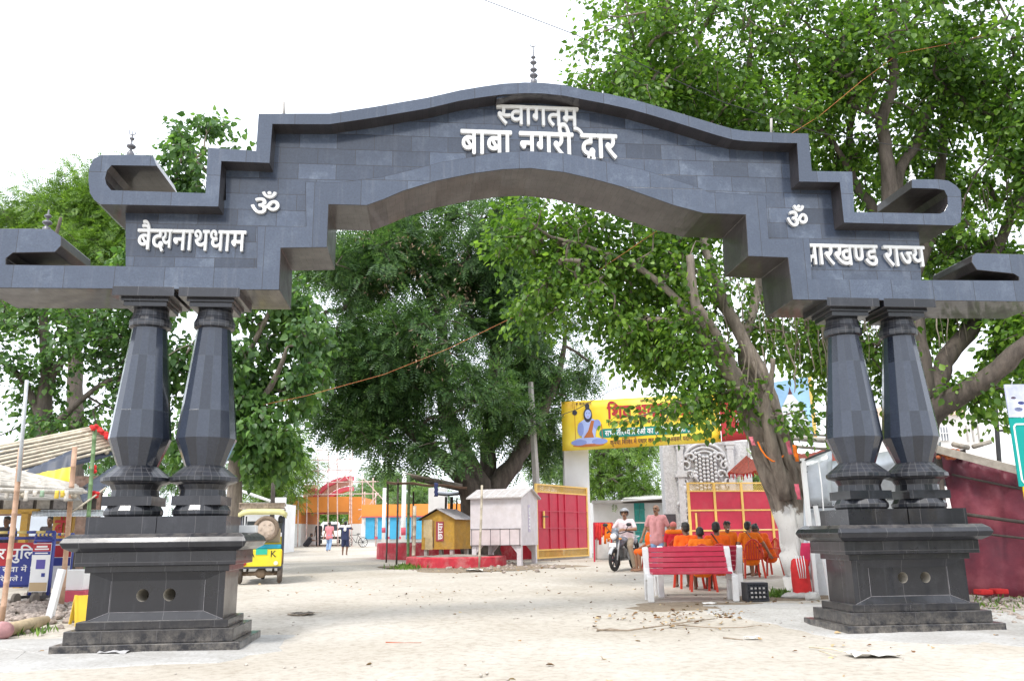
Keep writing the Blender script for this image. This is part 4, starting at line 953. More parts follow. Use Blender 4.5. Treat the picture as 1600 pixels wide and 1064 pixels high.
# odds and ends by the left plinth
m = MB(); a = gp(89, 13.2); b = at(97, 889, 13.3); m.bar(a, b, .10, .10); tag(m.build('marker_post', [PM('white post paint', (.75, .76, .78), .7, .06, 4, .4, (.5, .5, .5))], bevel=.008), 'white square marker post leaning beside the left plinth', 'post')
m = MB(); pbox(m, 96, 890, 130, 922, 15.4, .35); m.v = m.v; tag(m.build('white_crate', [WHT], bevel=.01), 'plain white box on a pink plank between barriers and left plinth', 'box')
m = MB(); pbox(m, 94, 923, 132, 934, 15.3, .5, z0=gz(0, 4)); tag(m.build('pink_plank', [PINKR], bevel=.01), 'faded pink plank under the white box', 'plank')
t = thing('caution_board', 'yellow folding caution board half hidden by the left plinth', 'board', gp(127, 12.8), .5)
for sg in (-1, 1):
    m = MB(); m.bar((sg*.02, -.18*sg, .0), (.0, 0, .42), .03, .03); m.bar((.28, -.18*sg, 0), (.28, 0, .42), .03, .03); m.add([(0, -.16*sg, .06), (.28, -.16*sg, .06), (.28, 0, .42), (0, 0, .42)], [(0, 1, 2, 3)]); m.build('leaf', [PM('caution yellow', (.72, .48, .03), .5, .1)], t, True, solid=.008)
m = MB(); ptube(m, [(6, 985, 11.8), (30, 979, 12.0), (52, 974, 12.3), (73, 968, 12.6)], [.10, .085, .09, .06], 10); tag(m.build('cut_log', [PM('pale cut wood', (.42, .33, .21), .9, .3, 7, .6, (.16, .12, .08), bump=.6)]), 'short pale log lying at the foot of the front bamboo pole', 'log')
m = MB(); m.ball(at(2, 985, 11.6), (.16, .13, .12), 12, 9); tag(m.build('painted_boulder', [PM('pink stone', (.42, .22, .22), .9, .3, 6, bump=.6)]), 'pinkish painted stone at the left edge of the frame', 'stone')
# ------------------------------------------------------------------ centre: far gate, kiosks, red gate
def far_gate():
    d = 62; c = gp(508, d); z0 = c.z-.1
    t = thing('orange_gateway', 'far orange gateway with white lower walls and a half built red arch on top', 'gateway', c)
    def wall(x0, y0, x1, y1, th, mat, dd=d, nm='wall'):
        b = MB(); pbox(b, x0, y0, x1, y1, dd, th, z0=z0 if y1 > 845 else None); return b.build(nm, [mat], t)
    wall(446, 776, 470, 818, 6, ORNG, nm='pier'); wall(446, 818, 470, 852, 6, WHT, nm='pier_base')
    wall(545, 776, 564, 818, 6, ORNG, nm='pier'); wall(545, 818, 564, 852, 6, WHT, nm='pier_base')
    wall(470, 776, 545, 800, 6, ORNG, nm='lintel')
    def arc(r0, r1, dd, th, mat, cx=548, cy=800, nm='arch_rib', a0=90, a1=178):
        P = []
        for k in range(25):
            a = R_(a0+(a1-a0)*k/24); P.append((cx+r1*math.cos(a)*1.15, cy-r1*math.sin(a)))
        for k in range(24, -1, -1):
            a = R_(a0+(a1-a0)*k/24); P.append((cx+r0*math.cos(a)*1.15, cy-r0*math.sin(a)))
        o = at(cx, cy, dd); s = px_m(dd); poly = [((x-cx)*s, (cy-y)*s) for x, y in P]
        b = MB().prism(poly, 0, th); b.xf(Matrix.Translation(o) @ Matrix.Rotation(-YAW, 4, 'Z')); return b.build(nm, [mat], t)
    arc(52, 58, d+.6, 1.0, PINKR, cy=803); arc(44, 52, d+1.0, .5, PM('cream plaster', (.7, .52, .40), .8, .08), cy=803, nm='arch_wall'); arc(36, 42, d+.5, 1.0, PINKR, cy=803)
    wall(476, 763, 492, 767, 1, PINKR, d+.5, 'ledge'); wall(474, 757, 492, 776, .8, PM('cream plaster', (.7, .52, .40), .8, .08), d+1, 'shoulder')
    return t
far_gate()
# scaffolding round the unfinished arch
sc = thing('bamboo_scaffolding', 'pale pinkish bamboo scaffolding round the unfinished arch of the far orange gateway', 'scaffolding', gp(510, 60))
SCB = PM('scaffold poles', (.68, .50, .46), .7, .25, 4)
rd = random.Random(8)
for x, y0 in ((441, 735), (456, 778), (466, 772), (480, 720), (497, 712), (513, 706), (527, 702), (547, 700), (551, 702), (566, 742), (570, 768), (583, 745), (587, 770)):
    b = MB(); dd = 60.5+rd.uniform(-.6, .6); bamboo(b, gp(x+rd.uniform(-2, 2), dd), at(x, y0, dd), .045, n=6); b.build('upright', [SCB], sc)
for x0, x1, y in ((470, 592, 753), (473, 549, 735), (480, 549, 718), (495, 550, 702), (440, 592, 772), (438, 470, 795), (560, 592, 795)):
    b = MB(); bamboo(b, at(x0, y+1, 60.2), at(x1, y-1, 60.2), .042, n=6); b.build('ledger', [SCB], sc)
for p, q in (((497, 753), (527, 718)), ((527, 753), (549, 735)), ((440, 812), (470, 770)), ((566, 745), (618, 802)), ((520, 718), (547, 753)), ((560, 812), (590, 772))):
    b = MB(); bamboo(b, at(*p, 60), at(*q, 60), .036, n=6); b.build('brace', [SCB], sc)
# blue shuttered wall to the right of the far gate
t = thing('shuttered_wall', 'long white wall with blue shutters and an orange top band right of the far gateway', 'wall', gp(620, 60))
b = MB(); pbox(b, 565, 806, 760, 856, 60, .4, z0=.5); b.build('wall', [WHT], t)
b = MB(); pbox(b, 565, 787, 760, 806, 59.9, .6); b.build('top_band', [ORNG], t)
b = MB(); pbox(b, 565, 805.5, 760, 807, 59.7, .1); b.build('red_line', [PINKR], t)
for k in range(9):
    x = 571+19*k; b = MB(); pbox(b, x, 808, x+14, 842, 59.85, .1); b.build('shutter', [BLUE], t)
    b = MB(); pbox(b, x+14.5, 838, x+18.5, 842, 59.75, .12); b.build('red_block', [PINKR], t)
for x, y0, d, lab in ((599, 762, 50, 'white post with a red band standing before the blue shutters'), (630, 735, 46, 'taller white post with a red band beside the bamboo frame'), (451, 800, 56, 'short white post with a pink band at the left pier of the far gateway')):
    t = thing('banded_post', lab, 'post', gp(x, d), group='white posts with red bands'); r = .11 if y0 > 740 else .13; g = gp(x, d); zt = zat(g.x, g.y, y0)
    b = MB(); b.lathe([(r, g.z-.1), (r*.9, zt)], (g.x, g.y, 0), 12, 0, True); b.build('shaft', [WHT], t)
    b = MB(); b.lathe([(r*1.04, zat(g.x, g.y, 836 if y0 < 740 else 832)), (r*1.02, zat(g.x, g.y, 824))], (g.x, g.y, 0), 12, 0, True); b.build('band', [PINKR], t)
# round tree kerbs
def kerb_ring(px, d, r, h, label, px1=None):
    c = gp(px, d); b = MB(); n = 40
    prof = [(r+.02, -.2), (r, 0), (r-.01, h*.9), (r-.04, h), (r-.3, h), (r-.34, h-.04)]
    b.lathe(prof, (c.x, c.y, c.z), n, 0, False)
    t = thing('tree_kerb', label, 'kerb', c, group='round red tree kerbs'); b.build('kerb_wall', [REDK], t)
    s = MB(); g = []; rd = random.Random(3)
    vs = [(c.x, c.y, c.z+h+.06)]; N = 36; rings = 5
    for i in range(1, rings+1):
        for k in range(N):
            a = 2*math.pi*k/N; q = (r-.28)*i/rings; vs.append((c.x+q*math.cos(a), c.y+q*math.sin(a), c.z+h+.05*(1-i/rings)+rd.uniform(-.02, .03)-.01))
    fs = [(0, 1+k, 1+(k+1) % N) for k in range(N)]+[(1+i*N+k, 1+(i+1)*N+k, 1+(i+1)*N+(k+1) % N, 1+i*N+(k+1) % N) for i in range(rings-1) for k in range(N)]
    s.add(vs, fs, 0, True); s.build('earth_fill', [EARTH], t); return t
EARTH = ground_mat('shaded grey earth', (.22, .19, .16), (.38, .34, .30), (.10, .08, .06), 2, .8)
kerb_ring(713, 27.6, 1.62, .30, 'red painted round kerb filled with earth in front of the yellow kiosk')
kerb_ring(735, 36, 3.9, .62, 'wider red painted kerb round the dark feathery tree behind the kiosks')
# mustard kiosk
def gable_kiosk(d, rz, px, py, w, dep, h, roof_h):
    c = at(px, py, d)
    return c
def yellow_kiosk():
    d = 29.2; c = at(684, 858, d); s = px_m(d); t = thing('small_kiosk', 'shabby mustard yellow kiosk with gabled sheet roof and a red vertical sign', 'kiosk', c, -YAW-.42)
    w, dp, h = 1.28, 1.25, 1.02
    b = MB(); P = [(-w/2, 0), (w/2, 0), (w/2, h), (0, h+.30), (-w/2, h)]; b.prism(P, 0, dp, 0, 0); b.build('body', [YELK], t, True)
    r = MB()
    for sg in (-1, 1):
        a0, a1 = Vector((0, -.12, h+.34)), Vector((sg*(w/2+.14), -.12, h-.04)); b0, b1 = a0+Vector((0, dp+.24, 0)), a1+Vector((0, dp+.24, 0))
        g = [[a0.lerp(a1, i/6).lerp(b0.lerp(b1, i/6), j/12)+Vector((0, 0, .012*(j % 2))) for j in range(13)] for i in range(7)]
        r.sheet(g, 0 if sg < 0 else 1, smooth=False)
    r.build('roof', [PM('tarred sheet', (.06, .055, .055), .7, .3, 8), PM('grey sheet', (.42, .40, .40), .6, .2, 6)], t, True, solid=.015)
    b = MB(); b.box((-.38, -.015, .70), (.34, .03, .60)); b.box((-.33, -.03, .20), (.28, .03, .42), .1); b.build('door', [PM('pale worn door', (.52, .42, .24), .8, .2, 7, .5, (.3, .2, .1)), ], t, True)
    b = MB(); b.box((.08, -.012, .60), (.30, .02, .66)); sg = b.build('sign_board', [flat('faded red sign', (.33, .06, .07))], t, True)
    b = MB(); b.box((-.16, -.004, .5), (.03, .01, .9)); b.build('dark_gap', [WOODD], t, True)
    bm, pen = text_bm(['छ', 'ा', 'य', 'ा'], .02, 1.0)
    for v in bm.verts: v.co = Vector((.19-v.co.y*.26, -.024-v.co.z*.004, .32+v.co.x*.56/pen))
    bmesh.ops.reverse_faces(bm, faces=bm.faces[:])
    me = bpy.data.meshes.new('lettering'); bm.to_mesh(me); bm.free(); me.materials.append(PRNT_WHT); o = bpy.data.objects.new('lettering', me); COL.objects.link(o); o.parent = sg
    for x in (-.5, .5):
        for y in (.1, dp-.1): b = MB(); b.box((x, y, -.1), (.12, .12, .22)); b.build('footing', [GREY], t, True)
    return t
yellow_kiosk()
def white_kiosk():
    d = 27.3; A = gp(735, d); t = thing('kiosk_on_legs', 'faded white wooden kiosk standing on four stout legs in the centre', 'kiosk', A, -YAW-.36)
    w, dp, z0, h = 1.75, 1.55, .62, 1.52
    b = MB(); P = [(0, z0), (w, z0), (w, z0+h), (0, z0+h)]; b.prism(P, 0, dp); b.build('body', [KIOW], t, True)
    r = MB()
    # gable faces the right side
    R1 = [(-.12, z0+h-.06), (dp/2, z0+h+.24), (dp+.12, z0+h-.06), (dp+.12, z0+h-.02), (dp/2, z0+h+.285), (-.12, z0+h-.02)]
    r.prism([(y, z) for y, z in R1], -.1, w+.1); r.v = [(y, x, z) for x, y, z in r.v]
    r.f = [f[::-1] for f in r.f]; r.build('roof', [PM('grey weathered board', (.46, .43, .42), .85, .2, 9, .6, (.3, .27, .25), bump=.4)], t, True)
    for k in range(7): q = MB(); q.bar((w*k/6, -.12, z0+h-.03), (w*k/6, dp/2, z0+h+.275), .03, .02); q.build('roof_batten', [KIOW], t, True)
    g = MB(); g.prism([(0, z0+h), (dp, z0+h), (dp/2, z0+h+.25)], w-.03, w); g.v = [(y, x, z) for x, y, z in g.v]; g.f = [f[::-1] for f in g.f]; g.build('gable', [KIOW], t, True)
    p = MB(); p.box((w/2, -.02, z0+.26), (w*.96, .03, .50)); p.build('front_flap', [PM('pale pink board', (.62, .54, .55), .7, .08, 5, .5, (.45, .38, .36))], t, True, bevel=.006)
    for k in range(6):
        q = MB(); x = .06+(w-.12)*k/5; q.box((x, -.04, z0+.26), (.012, .012, .5)); q.build('flap_batten', [DARKM], t, True)
    q = MB(); q.bar((.02, -.042, z0+.515), (w-.02, -.042, z0+.515), .014); q.bar((.02, -.042, z0+.012), (w-.02, -.042, z0+.012), .014); q.build('flap_edge', [DARKM], t, True)
    for x, y in ((.12, .08), (w-.1, .08), (.12, dp-.1), (w-.1, dp-.1)):
        q = MB(); q.box((x, y, z0/2-.03), (.15, .14, z0+.06)); sgn = 1 if x < w/2 else -1
        q.prism([(x+sgn*.07, z0), (x+sgn*.28, z0), (x+sgn*.07, z0-.24)], y-.05, y+.05); q.build('leg', [KIOW], t, True, bevel=.008)
    b = MB(); b.box((w+.004, dp*.46, z0+h*.55), (.012, .2, .85)); sg = b.build('faded_sign', [flat('faded lilac sign', (.52, .46, .58))], t, True)
    bm, pen = text_bm(['छ', 'ा', 'य', 'ा'], .02, 1.0)
    for v in bm.verts: v.co = Vector((w+.012+v.co.z*.003, dp*.46-.08+v.co.y*.22+.02, z0+h*.55+.36-v.co.x*.72/pen))
    me = bpy.data.meshes.new('lettering'); bm.to_mesh(me); bm.free(); me.materials.append(PRNT_WHT); o = bpy.data.objects.new('lettering', me); COL.objects.link(o); o.parent = sg
    return t
white_kiosk()
m = MB(); bamboo(m, gp(748, 26.2), at(753, 758, 26.4), .036); tag(m.build('bamboo_pole', [BAMB]), 'lone pale bamboo pole standing before the white kiosk on legs', 'pole')
# bamboo stall frame behind the yellow kiosk
t = thing('stall_frame', 'bare bamboo stall frame with a sagging brown sheet roof beside the yellow kiosk', 'stall frame', gp(650, 31))
for x, y0, d, mt, r in ((606, 755, 31, WOODD, .03), (622, 748, 29, WOODD, .032), (640, 738, 29.5, BAMB_G, .05), (646, 768, 33, WOODD, .035), (648, 790, 28.6, BAMB, .06), (697, 776, 33, WOODD, .045), (706, 776, 33, WOODD, .06), (714, 778, 33, WOODD, .03)):
    b = MB(); bamboo(b, gp(x-2, d), at(x, y0, d), r); b.build('post', [mt], t)
g = [[at(604+14*j, 752+.9*j+(3 if i else 0)+1.2*math.sin(j*1.7), 28.8+i*1.1) for j in range(10)] for i in range(5)]
MB().sheet(g).build('roof_sheet', [PM('brown sacking', (.20, .13, .09), .9, .3, 6, bump=.5)], t, solid=.02)
g = [[at(680+5*j, 775-1.2*abs(j-4)*.4-i*2, 31.2+i*.7) for j in range(9)] for i in range(4)]
MB().sheet(g).build('metal_sheet', [STEEL], t, solid=.01)
for k in range(6):
    b = MB(); bamboo(b, at(636+3*k, 740+2*k, 29+.5*k), at(722, 757+2*k, 30.5+.4*k), .03); b.build('roof_pole', [WOODG], t)
g = [[at(678+2*j+(i % 2), 754+3.6*i, 28.6) for j in range(4)] for i in range(7)]
MB().sheet(g).build('blue_cloth', [cotton('navy cloth', (.03, .04, .12))], t, solid=.01)
# white striped pier and cone behind the kiosks
t = thing('striped_pier', 'white masonry pier with a red stripe and flared foot between the two kiosks', 'pier', gp(735, 34))
g = gp(735, 34); b = MB(); b.lathe([(.62, g.z-.1), (.42, g.z+.35), (.30, g.z+.75), (.30, zat(g.x, g.y, 786))], (g.x, g.y, 0), 4, 0, False, math.pi/4-YAW+.0); b.build('shaft', [WHT], t)
b = MB(); b.lathe([(.31, zat(g.x, g.y, 827)), (.31, zat(g.x, g.y, 809))], (g.x, g.y, 0), 4, 0, False, math.pi/4-YAW); b.build('stripe', [PINKR], t)
t = thing('white_pillar', 'square white pillar rising behind the yellow kiosk roof', 'pillar', gp(682, 42)); b = MB(); pbox(b, 669, 762, 697, 860, 42, .9, z0=.2); b.build('shaft', [WHT], t, bevel=.02)
b = MB(); pbox(b, 690, 806, 745, 858, 43, .2, z0=.2); tag(b.build('low_white_wall', [WHT]), 'low white wall seen between the yellow and white kiosks', 'wall')
# electricity pole
t = thing('electricity_pole', 'grey concrete electricity pole rising in front of the dark tree by the red gate leaf', 'pole', gp(843, 31.5))
b = MB(); p, q = gp(844, 31.5), at(829, 597, 31.5); b.tube([p, q], [.16, .10], 4, 0, False); b.build('shaft', [GREY], t)
for px, d, y0, y1, lab in ((372, 40, 700, 850, 'grey concrete pole standing before the white roofed shed'), ):
    b = MB(); b.tube([gp(px-2, d), at(px+3, y0-40, d)], [.17, .12], 8); tag(b.build('electricity_pole', [GREY]), lab, 'pole')
b = MB(); b.tube([gp(424, 44), at(428, 730, 44)], [.14, .10], 8); tag(b.build('dark_post', [WOODD]), 'dark slim post right of the white roofed shed', 'post')
# white roofed shed at left
t = thing('white_shed', 'white walled shed with a sloping pale sheet roof behind the auto rickshaw', 'shed', gp(385, 46))
b = MB(); pbox(b, 330, 785, 424, 850, 46, 5, z0=.2); b.build('wall', [WHT], t)
a, b_, c, d_ = at(330, 752, 45.5), at(428, 786, 45.5), at(428, 783, 52), at(330, 748, 52)
MB().sheet([[a, b_], [d_, c]], smooth=False).build('roof', [PM('pale roof sheet', (.62, .61, .58), .6, .12, 3, .5, (.4, .37, .33))], t, solid=.06)
b = MB(); pbox(b, 335, 776, 345, 790, 45.6, .3); b.build('red_gable', [PINKR], t)
b = MB(); pbox(b, 428, 777, 444, 850, 52, .3, z0=.2); tag(b.build('white_wall', [WHT]), 'narrow white wall between the dark post and the far gateway', 'wall')
# ------------------------------------------------------------------ red gate leaf with lattice and its banner
def lattice(mb, A, B, h, n, r, mi=0):
    """diagonal lattice in an upright strip from A to B (bottom corners), height h"""
    ax = B-A; L = ax.length; ax.normalize(); k = max(2, int(L/(h/n))); cs = h/n
    N = int(L/cs)
    for i in range(-n, N+1):
        for sg in (1, -1):
            p0 = [i*cs, 0.] if sg > 0 else [i*cs, h]; p1 = [i*cs+h, h] if sg > 0 else [i*cs+h, 0.]
            x0, x1 = max(0, p0[0]), min(L, p1[0])
            if x1-x0 < cs*.3: continue
            f = lambda x: p0[1]+(p1[1]-p0[1])*(x-p0[0])/h
            mb.bar(A+ax*x0+Vector((0, 0, f(x0))), A+ax*x1+Vector((0, 0, f(x1))), r, r*.5, mi)
def red_leaf():
    A = at(838, 873, 30); B = at(919, 866, 33.2); zt = at(836, 755, 30).z-A.z
    t = thing('red_gate_leaf', 'open red sheet metal gate leaf with yellow lattice strips beside the white banner pillar', 'gate', A)
    ax = (B-A); ax.z = 0; L = ax.length; ax.normalize(); nrm = Vector((ax.y, -ax.x, 0)); up = Vector((0, 0, 1)); A = Vector((A.x, A.y, min(A.z, B.z)))
    def slab(u0, u1, v0, v1, th, off, mat, nm, parent=t):
        b = MB(); M = Matrix((ax, -nrm, up)).transposed(); b.box(A+ax*(u0+u1)/2+up*(v0+v1)/2+nrm*off, (u1-u0, th, v1-v0), 0, 0, M); return b.build(nm, [mat], parent)
    H = zt; l = .31
    slab(.05, L, l, H-l, .03, 0, REDP, 'sheet_panel')
    for u in (0, L-.06): slab(u, u+.09, 0, H, .07, .01, YELG, 'stile')
    for v in (0, l-.04, H-l, H-.05): slab(.09, L-.06, v, v+.05, .06, .012, YELG, 'rail')
    for v0 in (.05, H-l+.05):
        b = MB(); lattice(b, A+ax*.09+up*v0, A+ax*(L-.06)+up*v0, l-.1, 3, .018); b.build('lattice', [YELG], t)
    for k in (1, 2, 2.75, 4.3): slab(L*k/6+.28, L*k/6+.34, l+.01, H-l, .05, .03, REDP, 'upright_bar')
    for v in (H*.40, H*.63): slab(.1, L-.07, v, v+.025, .03, .05, PINKR, 'cross_bar')
    slab(.42, .50, H*.40, H*.63, .04, .07, YELG, 'bolt_guard'); slab(.36, .75, H*.55, H*.565, .03, .08, DARKM, 'bolt')
    return t
red_leaf()
t = thing('banner_pillar', 'white square pillar carrying the left end of the yellow banner', 'pillar', gp(905, 33.2))
b = MB(); pbox(b, 883, 700, 922, 866, 33.2, .95, z0=.3); b.build('shaft', [PM('white pillar paint', (.78, .78, .80), .7, .04, 2)], t, bevel=.01)
def banner():
    d = 32.6; A = at(879, 704.7, d); B = at(1127, 690.6, d); Cc = at(877, 628, d)
    t = thing('yellow_banner', 'long yellow printed banner with a blue seated figure and red Devanagari title', 'banner', A)
    ax = (B-A).normalized(); up = Vector((0, 0, 1)); nrm = ax.cross(up).normalized(); L = (B-A).length; H = (Cc-A).length
    P = lambda u, v, o=0: A+ax*(u*L)+up*(v*H)+nrm*o
    g = [[P(j/20, i/6, .012*math.sin(j*1.3)+.008*math.sin(i*2+j)) for j in range(21)] for i in range(7)]
    m_, n_, b_ = _mat('yellow banner print'); nz = noise(n_, .35, 3, .5); rr = ramp(n_, [(.38, (.80, .36, .03)), (.5, (.85, .62, .03)), (.66, (.88, .74, .16))]); n_.links.new(nz, rr.inputs[0]); n_.links.new(rr.outputs[0], b_.inputs['Base Color']); b_.inputs['Roughness'].default_value = .5
    bd = MB().sheet(g).build('printed_sheet', [m_], t, solid=.02)
    def quad(u0, v0, u1, v1, mat, nm, r=0, o=.03):
        pts = []
        if r:
            for cu, cv, a0 in ((u1, v1, 0), (u0, v1, 90), (u0, v0, 180), (u1, v0, 270)):
                su = -1 if cu == u1 else 1; sv = -1 if cv == v1 else 1
                for k in range(6):
                    a = R_(a0+90*k/5); pts.append(P(cu+su*r*H/L+r*H/L*math.cos(a), cv+sv*r+r*math.sin(a), o))
        else: pts = [P(u0, v0, o), P(u1, v0, o), P(u1, v1, o), P(u0, v1, o)]
        MB().add(pts, [tuple(range(len(pts)))]).build(nm, [mat], bd)
    quad(.235, .22, .835, .40, PRNT_GRN, 'green_strip', .085)
    def ln(tok, u0, u1, vtop, hv, mat, bold=.02, o=.036): text_to('lettering', tok, mat, P(u0, vtop-hv, o), ax, up, (u1-u0)*L, hv*H, bd, bold, .006)
    ln([('ि', dict(adv=.27)), 'श', 'व', ' ', 'भ', HALF_KA, 'त', ' ', 'म', 'ं', 'ड', 'ल'], .29, .86, .84, .24, PRNT_RED, .03)
    ln(list('(कमलाकर चैरिटेबल ट्रस्ट, कांवर )'.replace('्', '')), .29, .80, .54, .07, PRNT_DRK, .01)
    ln(['स', 'भ', 'ी', ' ', 'त', 'ी', 'र', HALF_THA, 'य', 'ा', ('ि', dict(adv=.27)), 'त', 'र', 'ओ', 'ं', ' ', 'क', 'ा', ' ', 'ह', 'ा', ('ि', dict(adv=.27)), 'द', 'क', ' ', HALF_SA, 'व', 'ा', 'ग', 'त', ' ', 'ह', 'ै'], .27, .81, .355, .10, PRNT_WHT, .016, .04)
    ln(['क', 'ृ', 'प', 'य', 'ा', ' ', ('ि', dict(adv=.27)), 'श', ('ि', dict(adv=.27)), 'व', 'र', ' ', 'म', 'े', 'ं', ' ', 'प', 'ध', 'ा', 'र', ' ', 'क', 'र', ' ', 'स', 'े', 'व', 'ा', ' ', 'क', 'ा', ' ', 'अ', 'व', 'स', 'र', ' ', ('प', {}), 'द', 'ा', 'न', ' ', 'क', 'र', 'े', 'ं'], .30, .86, .155, .085, PRNT_DRK, .012)
    ln(list('श बाबाधाम'), .09, .19, .965, .05, PRNT_DRK, .01); ln(list('जय शिवाय'.replace('ि', '')), .50, .60, .955, .05, PRNT_DRK, .01)
    # seated blue figure: flat printed shapes
    def shape(pts, mat, o, nm='printed_figure'): MB().add([P(u, v, o) for u, v in pts], [tuple(range(len(pts)))]).build(nm, [mat], bd)
    def ell(cu, cv, ru, rv, n=18): return [(cu+ru*math.cos(2*math.pi*k/n), cv+rv*math.sin(2*math.pi*k/n)) for k in range(n)]
    SK = flat('pale blue print', (.36, .44, .74)); SKd = flat('mid blue print', (.22, .28, .58)); BR = flat('rust print', (.42, .13, .03)); HR = flat('black print', (.03, .03, .05))
    shape(ell(.165, .17, .095, .085), SK, .030); shape(ell(.105, .15, .05, .06), SKd, .033); shape(ell(.235, .155, .05, .06), SKd, .033); shape(ell(.165, .085, .10, .03), BR, .032)
    shape([(.125, .20), (.205, .20), (.225, .56), (.195, .62), (.145, .62), (.115, .56)], SK, .035)
    shape(ell(.118, .42, .02, .14), SKd, .037); shape(ell(.222, .50, .024, .10), SKd, .037); shape([(.135, .24), (.20, .24), (.19, .36), (.205, .58), (.185, .58), (.165, .38)], BR, .039)
    shape(ell(.165, .70, .027, .15), HR, .0365); shape(ell(.166, .715, .020, .095), SK, .041); shape(ell(.163, .88, .014, .06), HR, .041)
    for k in (-1, 1): shape(ell(.166+k*.008, .735, .003, .008), HR, .043)
    shape(ell(.166, .665, .007, .006), PRNT_RED, .043)
    shape([(.083, .15), (.086, .15), (.083, .95), (.080, .95)], BR, .031); shape(ell(.083, .76, .016, .05), HR, .034)
    for du in (-.012, 0, .012): shape([(.081+du, .85), (.083+du, .85), (.083+du, .96), (.081+du, .96)], BR, .033)
    shape([(.252, .2), (.256, .2), (.252, .5), (.248, .5)], BR, .0395)
    return t
banner()
def side_banner():
    d = 32.4; A = at(1128, 690, d); B = at(1205, 684, d); t = thing('red_banner', 'red banner with white lettering hung behind the banyan trunk, next to the yellow one', 'banner', A)
    ax = (B-A).normalized(); up = Vector((0, 0, 1)); nrm = ax.cross(up).normalized(); L = (B-A).length; H = (at(1125, 612, d)-A).length
    g = [[A+ax*L*j/8+up*H*i/5+nrm*.01*math.sin(j+i) for j in range(9)] for i in range(6)]; bd = MB().sheet(g).build('printed_sheet', [flat('red banner print', (.42, .025, .03))], t, solid=.02)
    for tok, v, h, w in ((['ग', 'ो', 'प', 'ा', 'ल'], .58, .11, .5), ([('ि', dict(adv=.27)), 'व', 'श', 'र', 'ा', 'म', ' ', 'स', 'थ', 'ल'], .34, .11, .7), (list('धरम शाला'), .17, .06, .4), (list('ओम'), .80, .08, .2)):
        text_to('lettering', tok, PRNT_WHT, A+ax*L*.3+up*v*H+nrm*.03, ax, up, w*L, h*H, bd, .02, .006)
    return t
side_banner()
def sky_poster():
    d = 31; A = at(1203, 692, d); B = at(1277, 684, d); t = thing('hill_poster', 'pale blue sky poster with a white hill and yellow edge behind the banyan', 'poster', A)
    ax = (B-A).normalized(); up = Vector((0, 0, 1)); nrm = ax.cross(up).normalized(); L = (B-A).length; H = (at(1275, 588, d)-at(1275, 684, d)).length
    P = lambda u, v, o=0: A+ax*(u*L)+up*(v*H)+nrm*o
    bd = MB().add([P(0, 0), P(1, 0), P(1, 1), P(0, .96)], [(0, 1, 2, 3)]).build('printed_sheet', [PM('sky print', (.30, .50, .74), .5, .25, .8, bump=0)], t, solid=.02)
    MB().add([P(.06, 0, .02), P(.90, 0, .02), P(.84, .30, .02), P(.72, .56, .02), P(.55, .74, .02), P(.46, .74, .02), P(.28, .50, .02)], [(0, 1, 2, 3, 4, 5, 6)]).build('printed_hill', [flat('pale hill print', (.66, .68, .74))], bd)
    MB().add([P(.46, .74, .025), P(.56, .74, .025), P(.53, .80, .025), P(.51, .86, .025), P(.49, .80, .025)], [(0, 1, 2, 3, 4)]).build('printed_spire', [PRNT_DRK], bd)
    MB().add([P(.92, 0, .022), P(1, 0, .022), P(1, 1, .022), P(.92, .996, .022)], [(0, 1, 2, 3)]).build('yellow_edge', [YELG], bd)
    b = MB()
    for u in (.1, .9): b.tube([P(u, 0, -.05), Vector((P(u, 0).x, P(u, 0).y, gz(0, 20)))+nrm*-.05], .05, 8)
    b.build('support_posts', [STEEL], t); return t
sky_poster()
